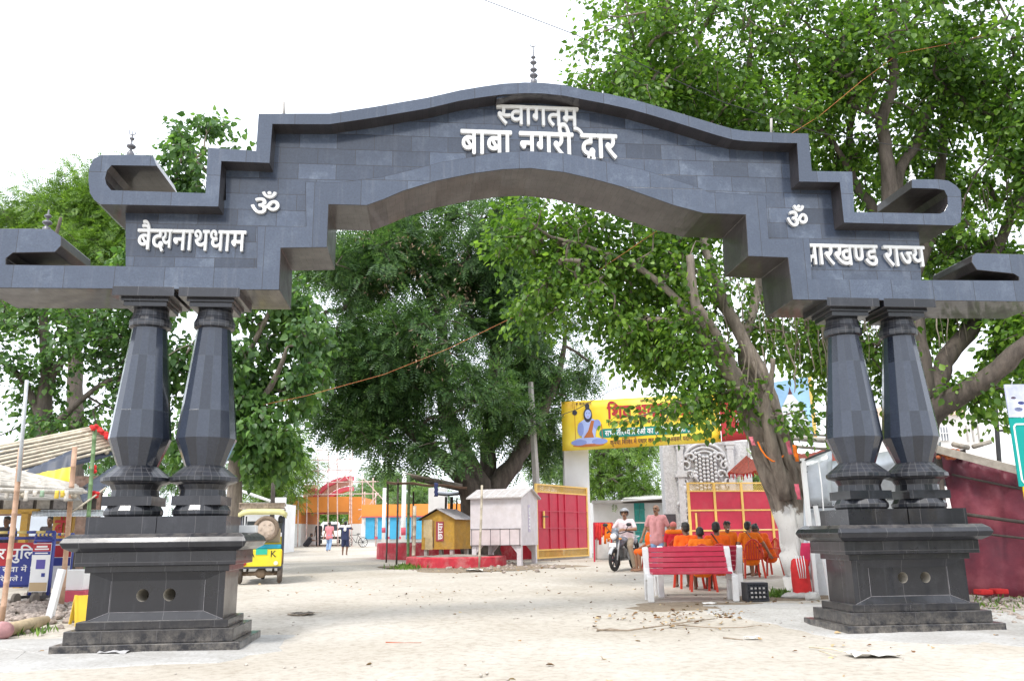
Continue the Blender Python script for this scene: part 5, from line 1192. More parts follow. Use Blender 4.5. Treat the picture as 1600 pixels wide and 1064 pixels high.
# ------------------------------------------------------------------ right: carved wall, lattice gate, stalls, benches
def carved_wall():
    d = 38; c = gp(1095, d); s = px_m(d); A = at(1035, 850, d); A.z = gz(A.x, A.y)
    t = thing('carved_wall', 'grey rough stone wall with a white carved temple relief and dark plaque', 'wall', c, -YAW)
    def L(px, py): p = at(px, py, d)-c; return p.dot(RX), p.z         # local x, z
    stone = PM('rough grey stone', (.50, .50, .51), .95, .25, 14, .5, (.34, .34, .36), bump=1.0, fine=18)
    carve = PM('carved pale stone', (.50, .50, .51), .9, .14, 9, .5, (.42, .42, .44), bump=.6, fine=40)
    x0, zt = L(1035, 690); x1, _ = L(1172, 690)
    b = MB(); b.box(((x0+x1)/2, .5, zt/2-.1), (x1-x0, .8, zt+.2)); b.build('wall', [stone], t, True)
    b = MB(); rd = random.Random(2)
    def X(px): return L(px, 750)[0]
    def Z(py): return L(1095, py)[1]
    # side pilasters with stepped capitals
    for px in (1064, 1143):
        for y0, y1, hw in ((690, 696, 8), (696, 702, 6), (702, 735, 5), (735, 740, 7), (740, 745, 9), (745, 850, 5)):
            b.box2((X(px-hw), -.08-.012*hw, Z(y1)), (X(px+hw), .2, Z(y0)))
    g = []                                   # low relief ground between the pilasters
    for i in range(40):
        row = []
        for j in range(30):
            x, z = X(1066+75*j/29), Z(694+154*i/39); q = mnoise.noise(Vector((x*4.2, 7, z*4.2))); q2 = mnoise.noise(Vector((x*10, 3, z*10)))
            row.append((x, .10-.13*max(0, q+.15)-.07*q2, z))
        g.append(row)
    b.sheet(g)
    # arch over the figure: nested rolls
    for r, q in ((34, .11), (27, .09), (20, .07)):
        b.tube([(X(1103+r*math.cos(R_(a))*1.0), .02, Z(722-r*math.sin(R_(a))*.85)) for a in range(0, 181, 12)], q*.7, 7)
    # beaded hanging strands in the centre
    for k in range(6):
        px = 1089+6*k
        for j in range(18):
            py = 716+6*j-3*abs(k-2.5); b.ball((X(px), -.02, Z(py)), (.085, .12, .095), 7, 5)
    # curling side figures and foliage scrolls
    for sg in (-1, 1):
        for (u, v, rr) in ((22, 715, 8), (30, 728, 9), (24, 742, 8), (35, 755, 9), (28, 772, 9), (36, 790, 10), (28, 810, 9), (37, 828, 8)):
            cx, cz = X(1103+sg*u), Z(v); P = []
            for q in range(16):
                a = q*.42; r = s*rr*(1-q/19); P.append((cx+sg*r*math.cos(a), -.03-.006*q, cz+r*math.sin(a)))
            b.tube(P, [.075-.003*q for q in range(16)], 6)
        for k in range(7):                                        # standing little figures
            u, v = rd.uniform(16, 38), 720+18*k
            b.ball((X(1103+sg*u), -.08, Z(v)), (.08, .09, .10), 7, 5); b.tube([(X(1103+sg*u), -.06, Z(v+3)), (X(1103+sg*(u+rd.uniform(-3, 3))), -.08, Z(v+14))], [.10, .06], 6)
            b.tube([(X(1103+sg*u), -.08, Z(v+5)), (X(1103+sg*(u+6)), -.12, Z(v+8)), (X(1103+sg*(u+5)), -.12, Z(v+1))], .035, 5)
    b.build('carved_relief', [carve], t, True)
    b = MB(); pa = L(1038, 803); pb = L(1057, 822); b.box2((pa[0], .04, pb[1]), (pb[0], .1, pa[1])); q = b.build('plaque', [PM('black plaque', (.06, .06, .07), .4, .2, 8)], t, True)
    return t
carved_wall()
def lattice_gate():
    d = 34; A = gp(1079, d); B = gp(1262, d+1.0); ax = (B-A); ax.z = 0; W = ax.length; ax.normalize(); nrm = Vector((ax.y, -ax.x, 0)); up = Vector((0, 0, 1))
    A.z = min(A.z, B.z)+.02; zt = zat(A.x, A.y, 754)-A.z; t = thing('red_lattice_gate', 'closed red gate of panels in a yellow frame with lattice top behind the seated group', 'gate', A)
    M = Matrix((ax, -nrm, up)).transposed()
    def slab(u0, u1, v0, v1, th, off, mat, nm):
        b = MB(); b.box(A+ax*(u0+u1)/2+up*(v0+v1)/2+nrm*off, (u1-u0, th, v1-v0), 0, 0, M); return b.build(nm, [mat], t)
    P = lambda px: (px-1079)/183*W
    Z = lambda py: (1-(py-754)/105)*(zt-.06)
    lo, hi = Z(846), Z(768)
    us = [0, P(1119), P(1162), P(1208), P(1250)]
    rows = [Z(765), Z(794), Z(824), Z(852)]
    for i in range(3):
        for j in range(3, -1, -1):
            if j == 0: continue
    for i in range(len(us)-1):
        for j in range(3):
            slab(us[i]+.06, us[i+1]-.01, rows[j+1]+.05, rows[j], .03, 0, REDP, 'red_panel')
    slab(us[4]+.06, W, Z(852)+.05, Z(765), .03, 0, REDP, 'red_panel')
    for u in us: slab(u-.02, u+.075, 0, zt, .08, .012, YELG, 'upright')
    for v in rows+[zt-.03, Z(862)]: slab(0, W, v-.01, v+.045, .07, .01, YELG, 'rail')
    for v0, h in ((rows[0]+.05, zt-.05-rows[0]), (Z(861), rows[3]-Z(861)-.02)):
        b = MB(); lattice(b, A+ax*.05+up*v0, A+ax*(W-.05)+up*v0, h, 3, .02); b.build('lattice', [YELG], t)
    slab(P(1088), P(1090.5), Z(822), Z(797), .05, .04, YELG, 'handle_bar'); slab(P(1091), P(1095), Z(822), Z(797), .04, .04, PM('dark red bar', (.3, .02, .03), .5), 'handle_plate')
    return t
lattice_gate()
# white building with teal door, sloping roof
t = thing('white_house', 'white walled house with a narrow teal double door and shallow pale roof', 'house', gp(985, 41))
b = MB(); pbox(b, 928, 783, 1042, 862, 41, 5, z0=.2); w = b.build('wall', [WHT], t)
b = MB(); pbox(b, 992, 784, 999.7, 847, 40.95, .08); pbox(b, 1000.3, 784, 1008, 847, 40.95, .08); dr = b.build('door', [TEAL], t)
for k in range(3):
    b = MB(); pbox(b, 992, 795+17*k, 1008, 797+17*k, 40.9, .06); b.build('door_rail', [PM('pale teal rail', (.1, .42, .38), .6, .1)], dr)
b = MB(); pbox(b, 991, 815, 1009, 817.5, 40.7, .1); b.build('bolt_bar', [WHT], dr)
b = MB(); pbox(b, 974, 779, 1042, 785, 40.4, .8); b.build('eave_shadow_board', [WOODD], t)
a, b_, c, d_ = at(970, 783, 40.2), at(1044, 778, 40.2), at(1044, 764, 46), at(985, 770, 46)
MB().sheet([[a, b_], [d_, c]], smooth=False).build('roof', [PM('pale roof sheet two', (.66, .65, .62), .6, .12, 3, .4, (.45, .42, .38))], t, solid=.06)
b = MB(); pbox(b, 926, 781, 976, 786, 40.6, .5); b.build('coping', [GREY], t)
# rack of orange cloths
t = thing('cloth_rack', 'red framed rack hung with orange and red cloths beside the banner pillar', 'rack', gp(942, 29))
fr = MB(); pts = [(928, 29), (956, 29), (928, 30.2), (956, 30.2)]
for px, d in pts: fr.bar(gp(px, d), at(px, 817, d), .05)
for (p, q) in ((0, 1), (2, 3), (0, 2), (1, 3)): fr.bar(at(pts[p][0], 817, pts[p][1]), at(pts[q][0], 817, pts[q][1]), .05)
fr.build('frame', [REDP], t)
rd = random.Random(12)
for k in range(11):
    x = 928+2.6*k; d = 28.9 if k % 2 else 29.6; y1 = rd.uniform(835, 852); g = [[at(x+j*1.3, 817+(y1-817)*i/5+rd.uniform(-.6, .6), d)+FH*rd.uniform(-.05, .05) for j in range(4)] for i in range(6)]
    MB().sheet(g).build('hanging_cloth', [ORC if rd.random() < .65 else REDC], t, solid=.015)
m = MB(); m.lathe([(.30, 0), (.33, .1), (.30, .75), (.26, .85)], gp(942, 30.5), 16, 0, True); tag(m.build('water_drum', [PM('grey drum', (.55, .55, .53), .6, .1)]), 'pale grey drum under the rack of orange cloths', 'drum')
# metal sheet stall
def metal_stall():
    t = thing('metal_stall', 'small stall of riveted grey metal sheets between the banyan and the right columns', 'stall', gp(1300, 15.6))
    def quad(pts, mat, nm, th=.02, n=(6, 6), wob=.012):
        a, b, c, d = [at(*p) for p in pts]; rd = random.Random(len(nm)+int(pts[0][0]))
        g = [[a.lerp(b, j/n[0]).lerp(d.lerp(c, j/n[0]), i/n[1])+FH*rd.uniform(-wob, wob) for j in range(n[0]+1)] for i in range(n[1]+1)]
        return MB().sheet(g).build(nm, [mat], t, solid=th)
    quad([(1256,905,15.2),(1470,905,16.4),(1470,690,16.6),(1256,728,15.4)], STEEL, 'front_sheet', n=(14, 8))
    quad([(1250,722,15.3),(1300,703,15.1),(1300,792,15.1),(1262,792,15.2)], STEEL, 'upper_sheet', n=(5, 5))
    b = MB(); b.bar(gp(1268, 15.0), at(1254, 716, 15.0), .07); b.bar(gp(1291, 14.6), at(1274, 790, 14.7), .06); b.build('corner_post', [WHT], t)
    b = MB(); ptube(b, [(1279, 722, 14.95), (1284, 760, 14.9), (1287, 800, 14.85), (1284, 820, 14.85)], .012, 6); b.build('white_cable', [WHT], t)
    b = MB(); ptube(b, [(1248, 723, 15.0), (1275, 711, 14.95), (1310, 698, 15)], .02, 6); ptube(b, [(1264, 793, 15.05), (1320, 791, 15.05)], .018, 6); b.build('dark_edge', [DARKM], t)
    b = MB(); rd = random.Random(6)
    for k in range(9): b.ball(at(1259+rd.uniform(0, 4), 728+9*k, 15.1), .012, 6, 4); b.ball(at(1262+8*k, 789-rd.uniform(0, 2), 15.05), .010, 6, 4)
    b.build('rivets', [DARKM], t)
    q = MB(); pbox(q, 1272, 800, 1300, 900, 15.3, .02, z0=gz(2, 5)); q.build('lower_door', [PM('white tin door', (.62, .64, .66), .5, .12, 5, .5, (.4, .36, .3))], t)
    return t
metal_stall()
for (a, b_, r, lab) in (((1216, 682, 16.2), (1330, 690, 17), .055, 'thick bleached bamboo beam running from the banyan fork to the right columns'), ((1236, 697, 16.6), (1330, 703, 17.2), .03, 'thin grey bamboo under the bleached beam beside the right columns'), ((1225, 676, 17), (1310, 681, 17.4), .025, 'dark stick lying on top of the bleached bamboo beam')):
    m = MB(); bamboo(m, at(*a), at(*b_), r); tag(m.build('bamboo_beam', [PALEB if r > .04 else WOODG]), lab, 'beam', 'bamboo beams by the right columns')
# red orange canopies
def canopy(pts, label, mat, seed):
    a, b, c, d = [at(*p) for p in pts]; rd = random.Random(seed); ctr = (a+b+c+d)/4
    t = thing('reed_canopy', label, 'canopy', ctr, group='red reed canopies')
    g = [[a.lerp(b, j/16).lerp(d.lerp(c, j/16), i/8)-Vector((0, 0, .10*math.sin(math.pi*j/16)-.012*(j % 2))) for j in range(17)] for i in range(9)]
    MB().sheet(g, smooth=False).build('reed_mat', [mat], t, solid=.02)
    e = MB()
    for k in range(22):
        u = k/21; p = a.lerp(b, u) - Vector((0, 0, .10*math.sin(math.pi*u))); e.tube([p, p-Vector((rd.uniform(-.03, .03), 0, rd.uniform(.06, .16)))], [.02, .008], 5)
    e.build('fringe', [REDC], t)
    for p, q in ((a, d), (b, c)):
        m = MB(); bamboo(m, p-Vector((0, 0, .05)), q-Vector((0, 0, .05)), .03); m.build('side_pole', [BAMB], t)
    return t
RRED = PM('red dyed reed', (.50, .07, .02), .8, .35, 18, .6, (.25, .05, .02), bump=.5, fine=25)
canopy([(1138,738,19.5),(1196,728,19.2),(1190,714,21),(1166,712,21)], 'small red reed canopy with drooping fringe just left of the banyan trunk', RRED, 1)
canopy([(1240,742,18),(1310,716,18),(1300,696,20),(1236,708,20)], 'red reed canopy right of the banyan trunk above the metal stall', RRED, 2)
m = MB(); ptube(m, [(1184,690,15.55),(1189,702,15.5),(1197,713,15.45),(1206,720,15.45),(1215,721,15.5),(1224,712,15.6)], .016, 7); tag(m.build('cloth_strip', [ORC]), 'orange sash tied across the banyan trunk fork', 'cloth')
for x, y, l, mt, lab in ((1240, 695, 26, ORC, 'short orange cloth strip dangling from the bleached bamboo beam'), (1229, 688, 22, cotton('pink cloth', (.7, .16, .22)), 'pink cloth strip dangling by the banyan fork'), (1243, 756, 24, cotton('pink cloth two', (.7, .14, .2)), 'pink rag tied low on the banyan trunk'), (1172, 682, 14, cotton('pink cloth three', (.72, .2, .25)), 'tiny pink rag tied left of the banyan fork')):
    rd = random.Random(x); g = [[at(x+j*2-2+i*1.0, y+l*i/5, 15.25)+FH*rd.uniform(-.03, .03) for j in range(4)] for i in range(6)]
    tag(MB().sheet(g).build('cloth_strip', [mt], solid=.006), lab, 'cloth', 'cloth strips tied at the banyan')
# maroon tarpaulin tent
def tent():
    t = thing('tarpaulin_tent', 'maroon tarpaulin walled tent under a timber beam right of the gateway', 'tent', gp(1560, 15))
    m, n, b = _mat('maroon tarpaulin'); a = noise(n, 1.1, 5, .6); r = ramp(n, [(.3, (.13, .055, .08)), (.5, (.27, .07, .10)), (.70, (.48, .17, .20))]); n.links.new(a, r.inputs[0])
    c2 = noise(n, 5, 8, .75); r2 = ramp(n, [(.60, (0, 0, 0)), (.72, (.5, .5, .5))]); n.links.new(c2, r2.inputs[0]); n.links.new(mixc(n, r2.outputs[0], r.outputs[0], (.42, .34, .36)), b.inputs['Base Color'])
    b.inputs['Roughness'].default_value = .35
    tr = nd(n, 'BsdfTranslucent'); n.links.new(r.outputs[0], tr.inputs['Color']); ms = nd(n, 'MixShader'); ms.inputs[0].default_value = .4; n.links.new(b.outputs[0], ms.inputs[1]); n.links.new(tr.outputs[0], ms.inputs[2]); tp = nd(n, 'BsdfTransparent'); tp.inputs[0].default_value = (.8, .35, .42, 1); m3 = nd(n, 'MixShader'); m3.inputs[0].default_value = .22; n.links.new(ms.outputs[0], m3.inputs[1]); n.links.new(tp.outputs[0], m3.inputs[2]); n.links.new(m3.outputs[0], n.nodes['Material Output'].inputs['Surface']); bumpn(n, b, noise(n, 4, 6, .65), .6, .06)
    A, B, C, D = at(1474,704,15.4), at(1720,775,13.6), gp(1730, 13.6), gp(1495, 15.2)
    C.z -= .0; rows = []
    for i in range(15):
        u = i/14; row = []
        for j in range(41):
            v = j/40; p = A.lerp(B, v).lerp(D.lerp(C, v), u)
            fan = math.sin((v*1.6+.05)/(u+.25)*9)*.07*(1-u)+math.sin(v*31+u*6)*.03+math.sin(v*13-5*u)*.07*u+math.sin(v*7+u*11)*.03
            row.append(p+FH*fan)
        rows.append(row)
    MB().sheet(rows).build('tarpaulin_wall', [m], t, solid=.006)
    rf = [[at(1474,700,15.4).lerp(at(1720,768,13.6), j/10)+FH*(3.2*i/3)+Vector((0, 0, .22*math.sin(math.pi*i/3))) for j in range(11)] for i in range(4)]
    MB().sheet(rf).build('tarpaulin_roof', [BTARP], t, solid=.01)
    for p, q, r in ((gp(1508, 15.3), at(1499, 704, 15.5), .05), (at(1482, 742, 15.3), at(1720, 790, 13.6), .02), (at(1486, 801, 15.3), at(1720, 830, 13.6), .03), (at(1490, 829, 15.25), at(1720, 856, 13.6), .02), (gp(1478, 15.1), at(1466, 706, 15.3), .05)):
        o = -FH*(.12 if r < .05 or p.x > at(1490, 750, 15.1).x else 0); b = MB(); bamboo(b, p+o, q+o, r); b.build('frame_pole', [WOODD], t)
    b = MB(); b.bar(at(1462,701,15.2), at(1720,768,13.4), .17, .13); b.build('timber_beam', [WOODG], t)
    b = MB(); bamboo(b, at(1520,698,15.1), at(1548,690,15.1), .04); bamboo(b, at(1490,694,15.1), at(1512,699,15.3), .05); b.build('loose_timber', [WOODG], t)
    b = MB(); rd = random.Random(3)
    for k in range(26): b.ball(at(1466+rd.uniform(0, 34), 706+rd.uniform(-3, 10), 15.15), (.05, .05, .04), 7, 5)
    b.build('faded_garland', [PM('faded garland', (.42, .12, .05), .9, .4, 20)], t)
    return t
tent()
m = MB()
for k in range(2): pbox(m, 1533+24*k, 921-k, 1553+24*k, 929-k, 14.2, .25)
tag(m.build('red_planter', [REDC], bevel=.02), 'long red object lying at the foot of the maroon tent', 'box')
# road sign at the right edge
def road_sign():
    d = 9.6; A = at(1594, 790, d); t = thing('road_sign', 'green road sign with white border below a small poster at the right edge', 'sign', gp(1630, d))
    ax = RX; up = Vector((0, 0, 1)); nrm = -FH; s = px_m(d)
    x0 = at(1582, 690, d); z = lambda py: zat(x0.x, x0.y, py)
    def brd(w, y0, y1, mat, nm, off, x=0, par=t, th=.02):
        b = MB(); M = Matrix((ax, FH, up)).transposed(); b.box(x0+ax*(x+w/2)+up*((z(y0)+z(y1))/2-x0.z)+nrm*off, (w, th, z(y0)-z(y1)), 0, 0, M); return b.build(nm, [mat], par)
    W = 1.1
    g = brd(W, 653, 760, flat('road sign green', (.0, .30, .27), .4), 'green_board', .0)
    brd(W, 601, 652, PM('poster print', (.52, .55, .74), .5, .25, 6), 'poster_board', .004)
    brd(W, 760, 806, flat('road sign yellow', (.78, .55, .02), .4), 'yellow_board', .0, .04)
    fr = MB()
    P = lambda u, py: x0+ax*u+up*(z(py)-x0.z)+nrm*.014
    for p, q in ((P(.06, 663), P(W-.06, 663)), (P(.035, 667), P(.035, 750)), (P(.06, 755), P(W-.06, 755)), (P(.035, 667), P(.06, 663)), (P(.035, 750), P(.06, 755))): fr.bar(p, q, .018, .006, 0, nrm)
    fr.build('white_border', [PRNT_WHT], g)
    for tok, py, h in ((['ब', 'ा', 'ब', 'ा', ' ', 'ध', 'ा', 'म'], 713, 12),):
        text_to('lettering', tok, PRNT_WHT, P(.12, py), ax, up, .8, h*s, g, .02, .006)
    b = MB(); 
    for u in (.3, .9): b.tube([Vector((P(u, 0).x, P(u, 0).y, -.1))-nrm*.05, P(u, 601)-nrm*.06], .035, 10)
    b.build('sign_post', [STEEL], t)
    for u, py, r, mt in ((.08, 622, .03, PRNT_DRK), (.16, 630, .04, PRNT_BLU), (.12, 640, .05, flat('slate print', (.2, .24, .42)))):
        b = MB(); c = P(u, py); b.add([c+ax*r*math.cos(k*.6)+up*r*.5*math.sin(k*.6) for k in range(10)], [tuple(range(10))]); b.build('printed_figure', [mt], t)
    return t
road_sign()
# pale building behind
t = thing('pale_building', 'pale peach and white building with a barred window behind the maroon tent', 'building', gp(1520, 44))
b = MB(); pbox(b, 1400, 646, 1540, 860, 44, 8, z0=.3); b.build('wall', [PM('white plaster', (.78, .76, .74), .85, .06, 2, .4, (.6, .55, .5))], t)
b = MB(); pbox(b, 1395, 628, 1508, 648, 43.8, 8.4); b.build('peach_storey', [PM('peach plaster', (.74, .56, .44), .85, .08, 2)], t)
b = MB(); pbox(b, 1469, 667, 1483, 688, 43.9, .15); wn = b.build('window', [PM('window glass', (.30, .32, .36), .2, .2, 3)], t)
b = MB()
for k in range(4): pbox(b, 1469+4.3*k, 667, 1470+4.3*k, 688, 43.8, .06)
pbox(b, 1468, 676, 1484, 677.3, 43.8, .06); b.build('window_bars', [WHT], wn)
b = MB(); pbox(b, 1540, 640, 1720, 860, 50, 6, z0=.3); b.build('side_wing', [WHT], t)
for x in (1511, 1520, 1529):
    b = MB(); pbox(b, x, 664, x+2, 690, 43.7, .1); b.build('drain_pipe', [GREY], t)
t = thing('goal_post_frame', 'thin dark steel post frame standing behind the maroon tent', 'frame', gp(1562, 24))
b = MB(); b.bar(gp(1568, 24), at(1552, 590, 24), .09); b.build('upright', [DARKM], t)
b = MB(); b.bar(at(1558, 673, 24), at(1640, 670, 24), .06); b.build('cross_bar', [DARKM], t)
# red benches, back to back
def bench_proto(label):
    t = thing('park_bench', label, 'bench', (0, 0, 0), 0, 'red slatted benches back to back')
    W = 1.42
    conc = PM('white bench concrete', (.72, .71, .70), .8, .06, 6, .5, (.5, .47, .43), bump=.2)
    prof = [(.02, 0), (.10, 0), (.10, .36), (.34, .34), (.42, 0), (.50, 0), (.46, .40), (.52, .62), (.575, .86), (.52, .90), (.47, .86), (.40, .55), (.33, .455), (.10, .44), (.02, .42)]
    for sx in (-1, 1):
        b = MB(); b.prism(prof, -.05, .05); b.v = [(sx*W/2+y, x-.25, z) for x, y, z in b.v]; b.f = [f[::-1] for f in b.f]; b.build('bench_end', [conc], t, True, bevel=.015, seg=2)
    n = 0
    for k in range(4):
        b = MB(); y = -.25+.05+.085*k; b.box((0, y, .465), (W-.08, .075, .035)); b.build('seat_slat', [REDB], t, True, bevel=.006)
    for k in range(5):
        u = k/4; y = -.25+.365+.165*u; z = .50+.345*u; b = MB(); M = Matrix.Rotation(-.45, 4, 'X'); b.box((0, y-.012, z), (W-.08, .03, .082), 0, 0, M); b.build('back_slat', [REDB], t, True, bevel=.006)
    return t
bn = bench_proto('red slatted bench with white concrete ends facing the road'); c = gp(1080, 14.5); bn.location = c+FH*.25; bn.rotation_euler = (0, 0, -YAW-.02); 
bn2 = copy_tree(bn); bn2['label'] = 'second red slatted bench standing back to back behind the first, facing the seated group'; c = gp(1091, 15.4); bn2.location = c+FH*.2; bn2.rotation_euler = (0, 0, math.pi-YAW)
# black crate
t = thing('plastic_crate', 'black plastic crate standing on end beside the red benches', 'crate', gp(1174, 14.6), -YAW+.1)
b = MB(); w, h, dp = .37, .30, .26
b.box((0, 0, .015), (w, dp, .03)); b.box((0, 0, h-.015), (w, dp, .03)); b.box((-w/2+.012, 0, h/2), (.024, dp, h-.06)); b.box((w/2-.012, 0, h/2), (.024, dp, h-.06)); b.box((0, dp/2-.01, h/2), (w-.05, .02, h-.06))
for k in range(1, 5): b.box((0, -dp/2+.012, h*k/5), (w-.05, .018, .018))
for k in range(1, 7): b.box((-w/2+w*k/7, -dp/2+.012, h/2), (.018, .022, h-.06))
b.build('crate_body', [PM('black plastic', (.025, .027, .035), .5, .2, 9, .3, (.12, .11, .1))], t, True)
for k in range(3):
    for j in range(4): q = MB(); q.box((-.105+.07*j, -dp/2+.002, .07+.07*k), (.034, .012, .03)); q.build('pale_slot', [GREY], t, True)
# red cloth bundle by the tree
t = thing('cloth_sack', 'tall red cloth sack leaning on the whitewashed banyan foot with white cords', 'sack', gp(1247, 15.0))
b = MB(); c = gp(1247, 15.0); rd = random.Random(5); prof = [(.13, 0), (.16, .08), (.15, .3), (.16, .5), (.14, .62), (.10, .66)]
b.lathe(prof, c, 14, 0, True); b.v = [(x+rd.uniform(-.018, .018), y+rd.uniform(-.018, .018), z) for x, y, z in b.v]; b.build('bag', [REDC], t)
for k in range(4): q = MB(); ptube(q, [(1243+4*k, 868, 14.75), (1246+4*k, 885, 14.7), (1250+3*k, 903, 14.75)], .008, 5); q.build('cord', [WHT], t)
g = [[at(1252+j*4-i*.8, 848+9*i, 14.95)+FH*rd.uniform(-.03, .03) for j in range(5)] for i in range(5)]; MB().sheet(g).build('flap', [cotton('crimson cloth', (.6, .03, .10))], t, solid=.012)
for px, py, d, r, lab in ((1237, 917, 14.9, (.28, .18, .07), 'flat pale stone beside the red cloth sack'), (1262, 925, 14.6, (.14, .1, .09), 'small brown stone at the banyan foot')):
    m = MB(); c = gp(px, d); m.ball(c+Vector((0, 0, r[2]*.5)), r, 14, 9); rd = random.Random(px); m.v = [tuple(Vector(v)+Vector((rd.uniform(-1, 1), rd.uniform(-1, 1), rd.uniform(-1, 1)))*.015) for v in m.v]; tag(m.build('stone', [PM('pale rock', (.5, .48, .45), .95, .2, 9, .5, (.3, .26, .2), bump=.8)]), lab, 'stone')
# overhead lines
m = MB(); P = [(1660,12,16.5),(1600,36,16.2),(1500,66,16),(1405,84,16),(1345,128,15.8),(1280,182,15.6),(1235,210,15.4),(1120,300,15),(1010,372,15.4),(910,440,16.4),(820,487,17.4),(700,545,19),(600,585,20.5),(480,618,22),(375,640,23.6)]
ptube(m, P, .0045, 6); tag(m.build('hanging_line', [PM('orange cord', (.70, .24, .10), .7, .1)]), 'long orange cord strung from the right trees down to the left tree', 'line')
m = MB(); P = [(740,-6,13),(900,55,13.6),(1000,100,14),(1130,160,14.6),(1280,208,15.2),(1450,236,16),(1620,268,16.6)]; ptube(m, P, .008, 5); tag(m.build('overhead_wire', [DARKM]), 'thin dark overhead wire crossing above the right half of the gateway', 'wire')
m = MB(); P = [(830,665,28),(900,640,28),(960,607,27),(1040,582,26),(1130,560,24)]; ptube(m, P, .012, 5); tag(m.build('overhead_wire', [DARKM]), 'sagging black wire above the yellow banner', 'wire')
# ------------------------------------------------------------------ people: continuous remeshed bodies
SKIN = [PM('brown skin', (.30, .16, .095), .55, .06, 14, bump=0), PM('dark brown skin', (.17, .088, .052), .55, .06, 14, bump=0)]
HAIR = PM('black hair', (.015, .013, .012), .5, .2, 60, bump=.5, fine=120)
EYEM = flat('eye dark', (.02, .015, .012)); LIPM = flat('lip brown', (.22, .08, .06)); MOUS = flat('moustache black', (.02, .017, .015))
def remesh(name, mb, voxel, mats, parent, smooth=4, paint=None):
    me = bpy.data.meshes.new('src'); me.from_pydata(mb.v, [], mb.f); o = bpy.data.objects.new('src', me); COL.objects.link(o)
    md = o.modifiers.new('r', 'REMESH'); md.mode = 'VOXEL'; md.voxel_size = voxel
    if smooth: s = o.modifiers.new('s', 'SMOOTH'); s.factor = .5; s.iterations = smooth
    dg = bpy.context.evaluated_depsgraph_get(); me2 = bpy.data.meshes.new_from_object(o.evaluated_get(dg)); bpy.data.objects.remove(o); bpy.data.meshes.remove(me)
    me2.name = name; me2.materials.clear()
    for m in mats: me2.materials.append(m)
    me2.polygons.foreach_set('use_smooth', [True]*len(me2.polygons))
    if paint:
        for p in me2.polygons: p.material_index = paint(p.center)
    r = bpy.data.objects.new(name, me2); COL.objects.link(r); r.parent = parent; return r
def cap(mb, a, b, ra, rb, n=12):
    a, b = Vector(a), Vector(b); k = 4
    mb.tube([a.lerp(b, i/k) for i in range(k+1)], [ra+(rb-ra)*i/k for i in range(k+1)], n, caps=True); mb.ball(a, ra, n, 8); mb.ball(b, rb, n, 8)
STAND = dict(pel=(0, 0, .93), che=(0, .0, 1.24), neck=(0, -.01, 1.43), head=(0, .02, 1.575), sl=(-.185, 0, 1.385), el=(-.235, -.03, 1.11), wl=(-.25, .05, .87), sr=(.185, 0, 1.385), er=(.235, -.03, 1.11), wr=(.25, .05, .87),
    hl=(-.09, 0, .90), kl=(-.10, .02, .49), al=(-.10, -.02, .08), hr=(.09, 0, .90), kr=(.10, .02, .49), ar=(.10, -.02, .08), fl=(-.02, 1, 0), fr=(.02, 1, 0), hy=0, hp=0)
SIT = dict(STAND, pel=(0, 0, .53), che=(0, .02, .84), neck=(0, .02, 1.03), head=(0, .05, 1.175), sl=(-.185, .02, .985), el=(-.23, .06, .72), wl=(-.16, .30, .62), sr=(.185, .02, .985), er=(.23, .06, .72), wr=(.16, .30, .62),
    hl=(-.09, .02, .50), kl=(-.13, .44, .50), al=(-.13, .42, .08), hr=(.09, .02, .50), kr=(.13, .44, .50), ar=(.13, .42, .08))
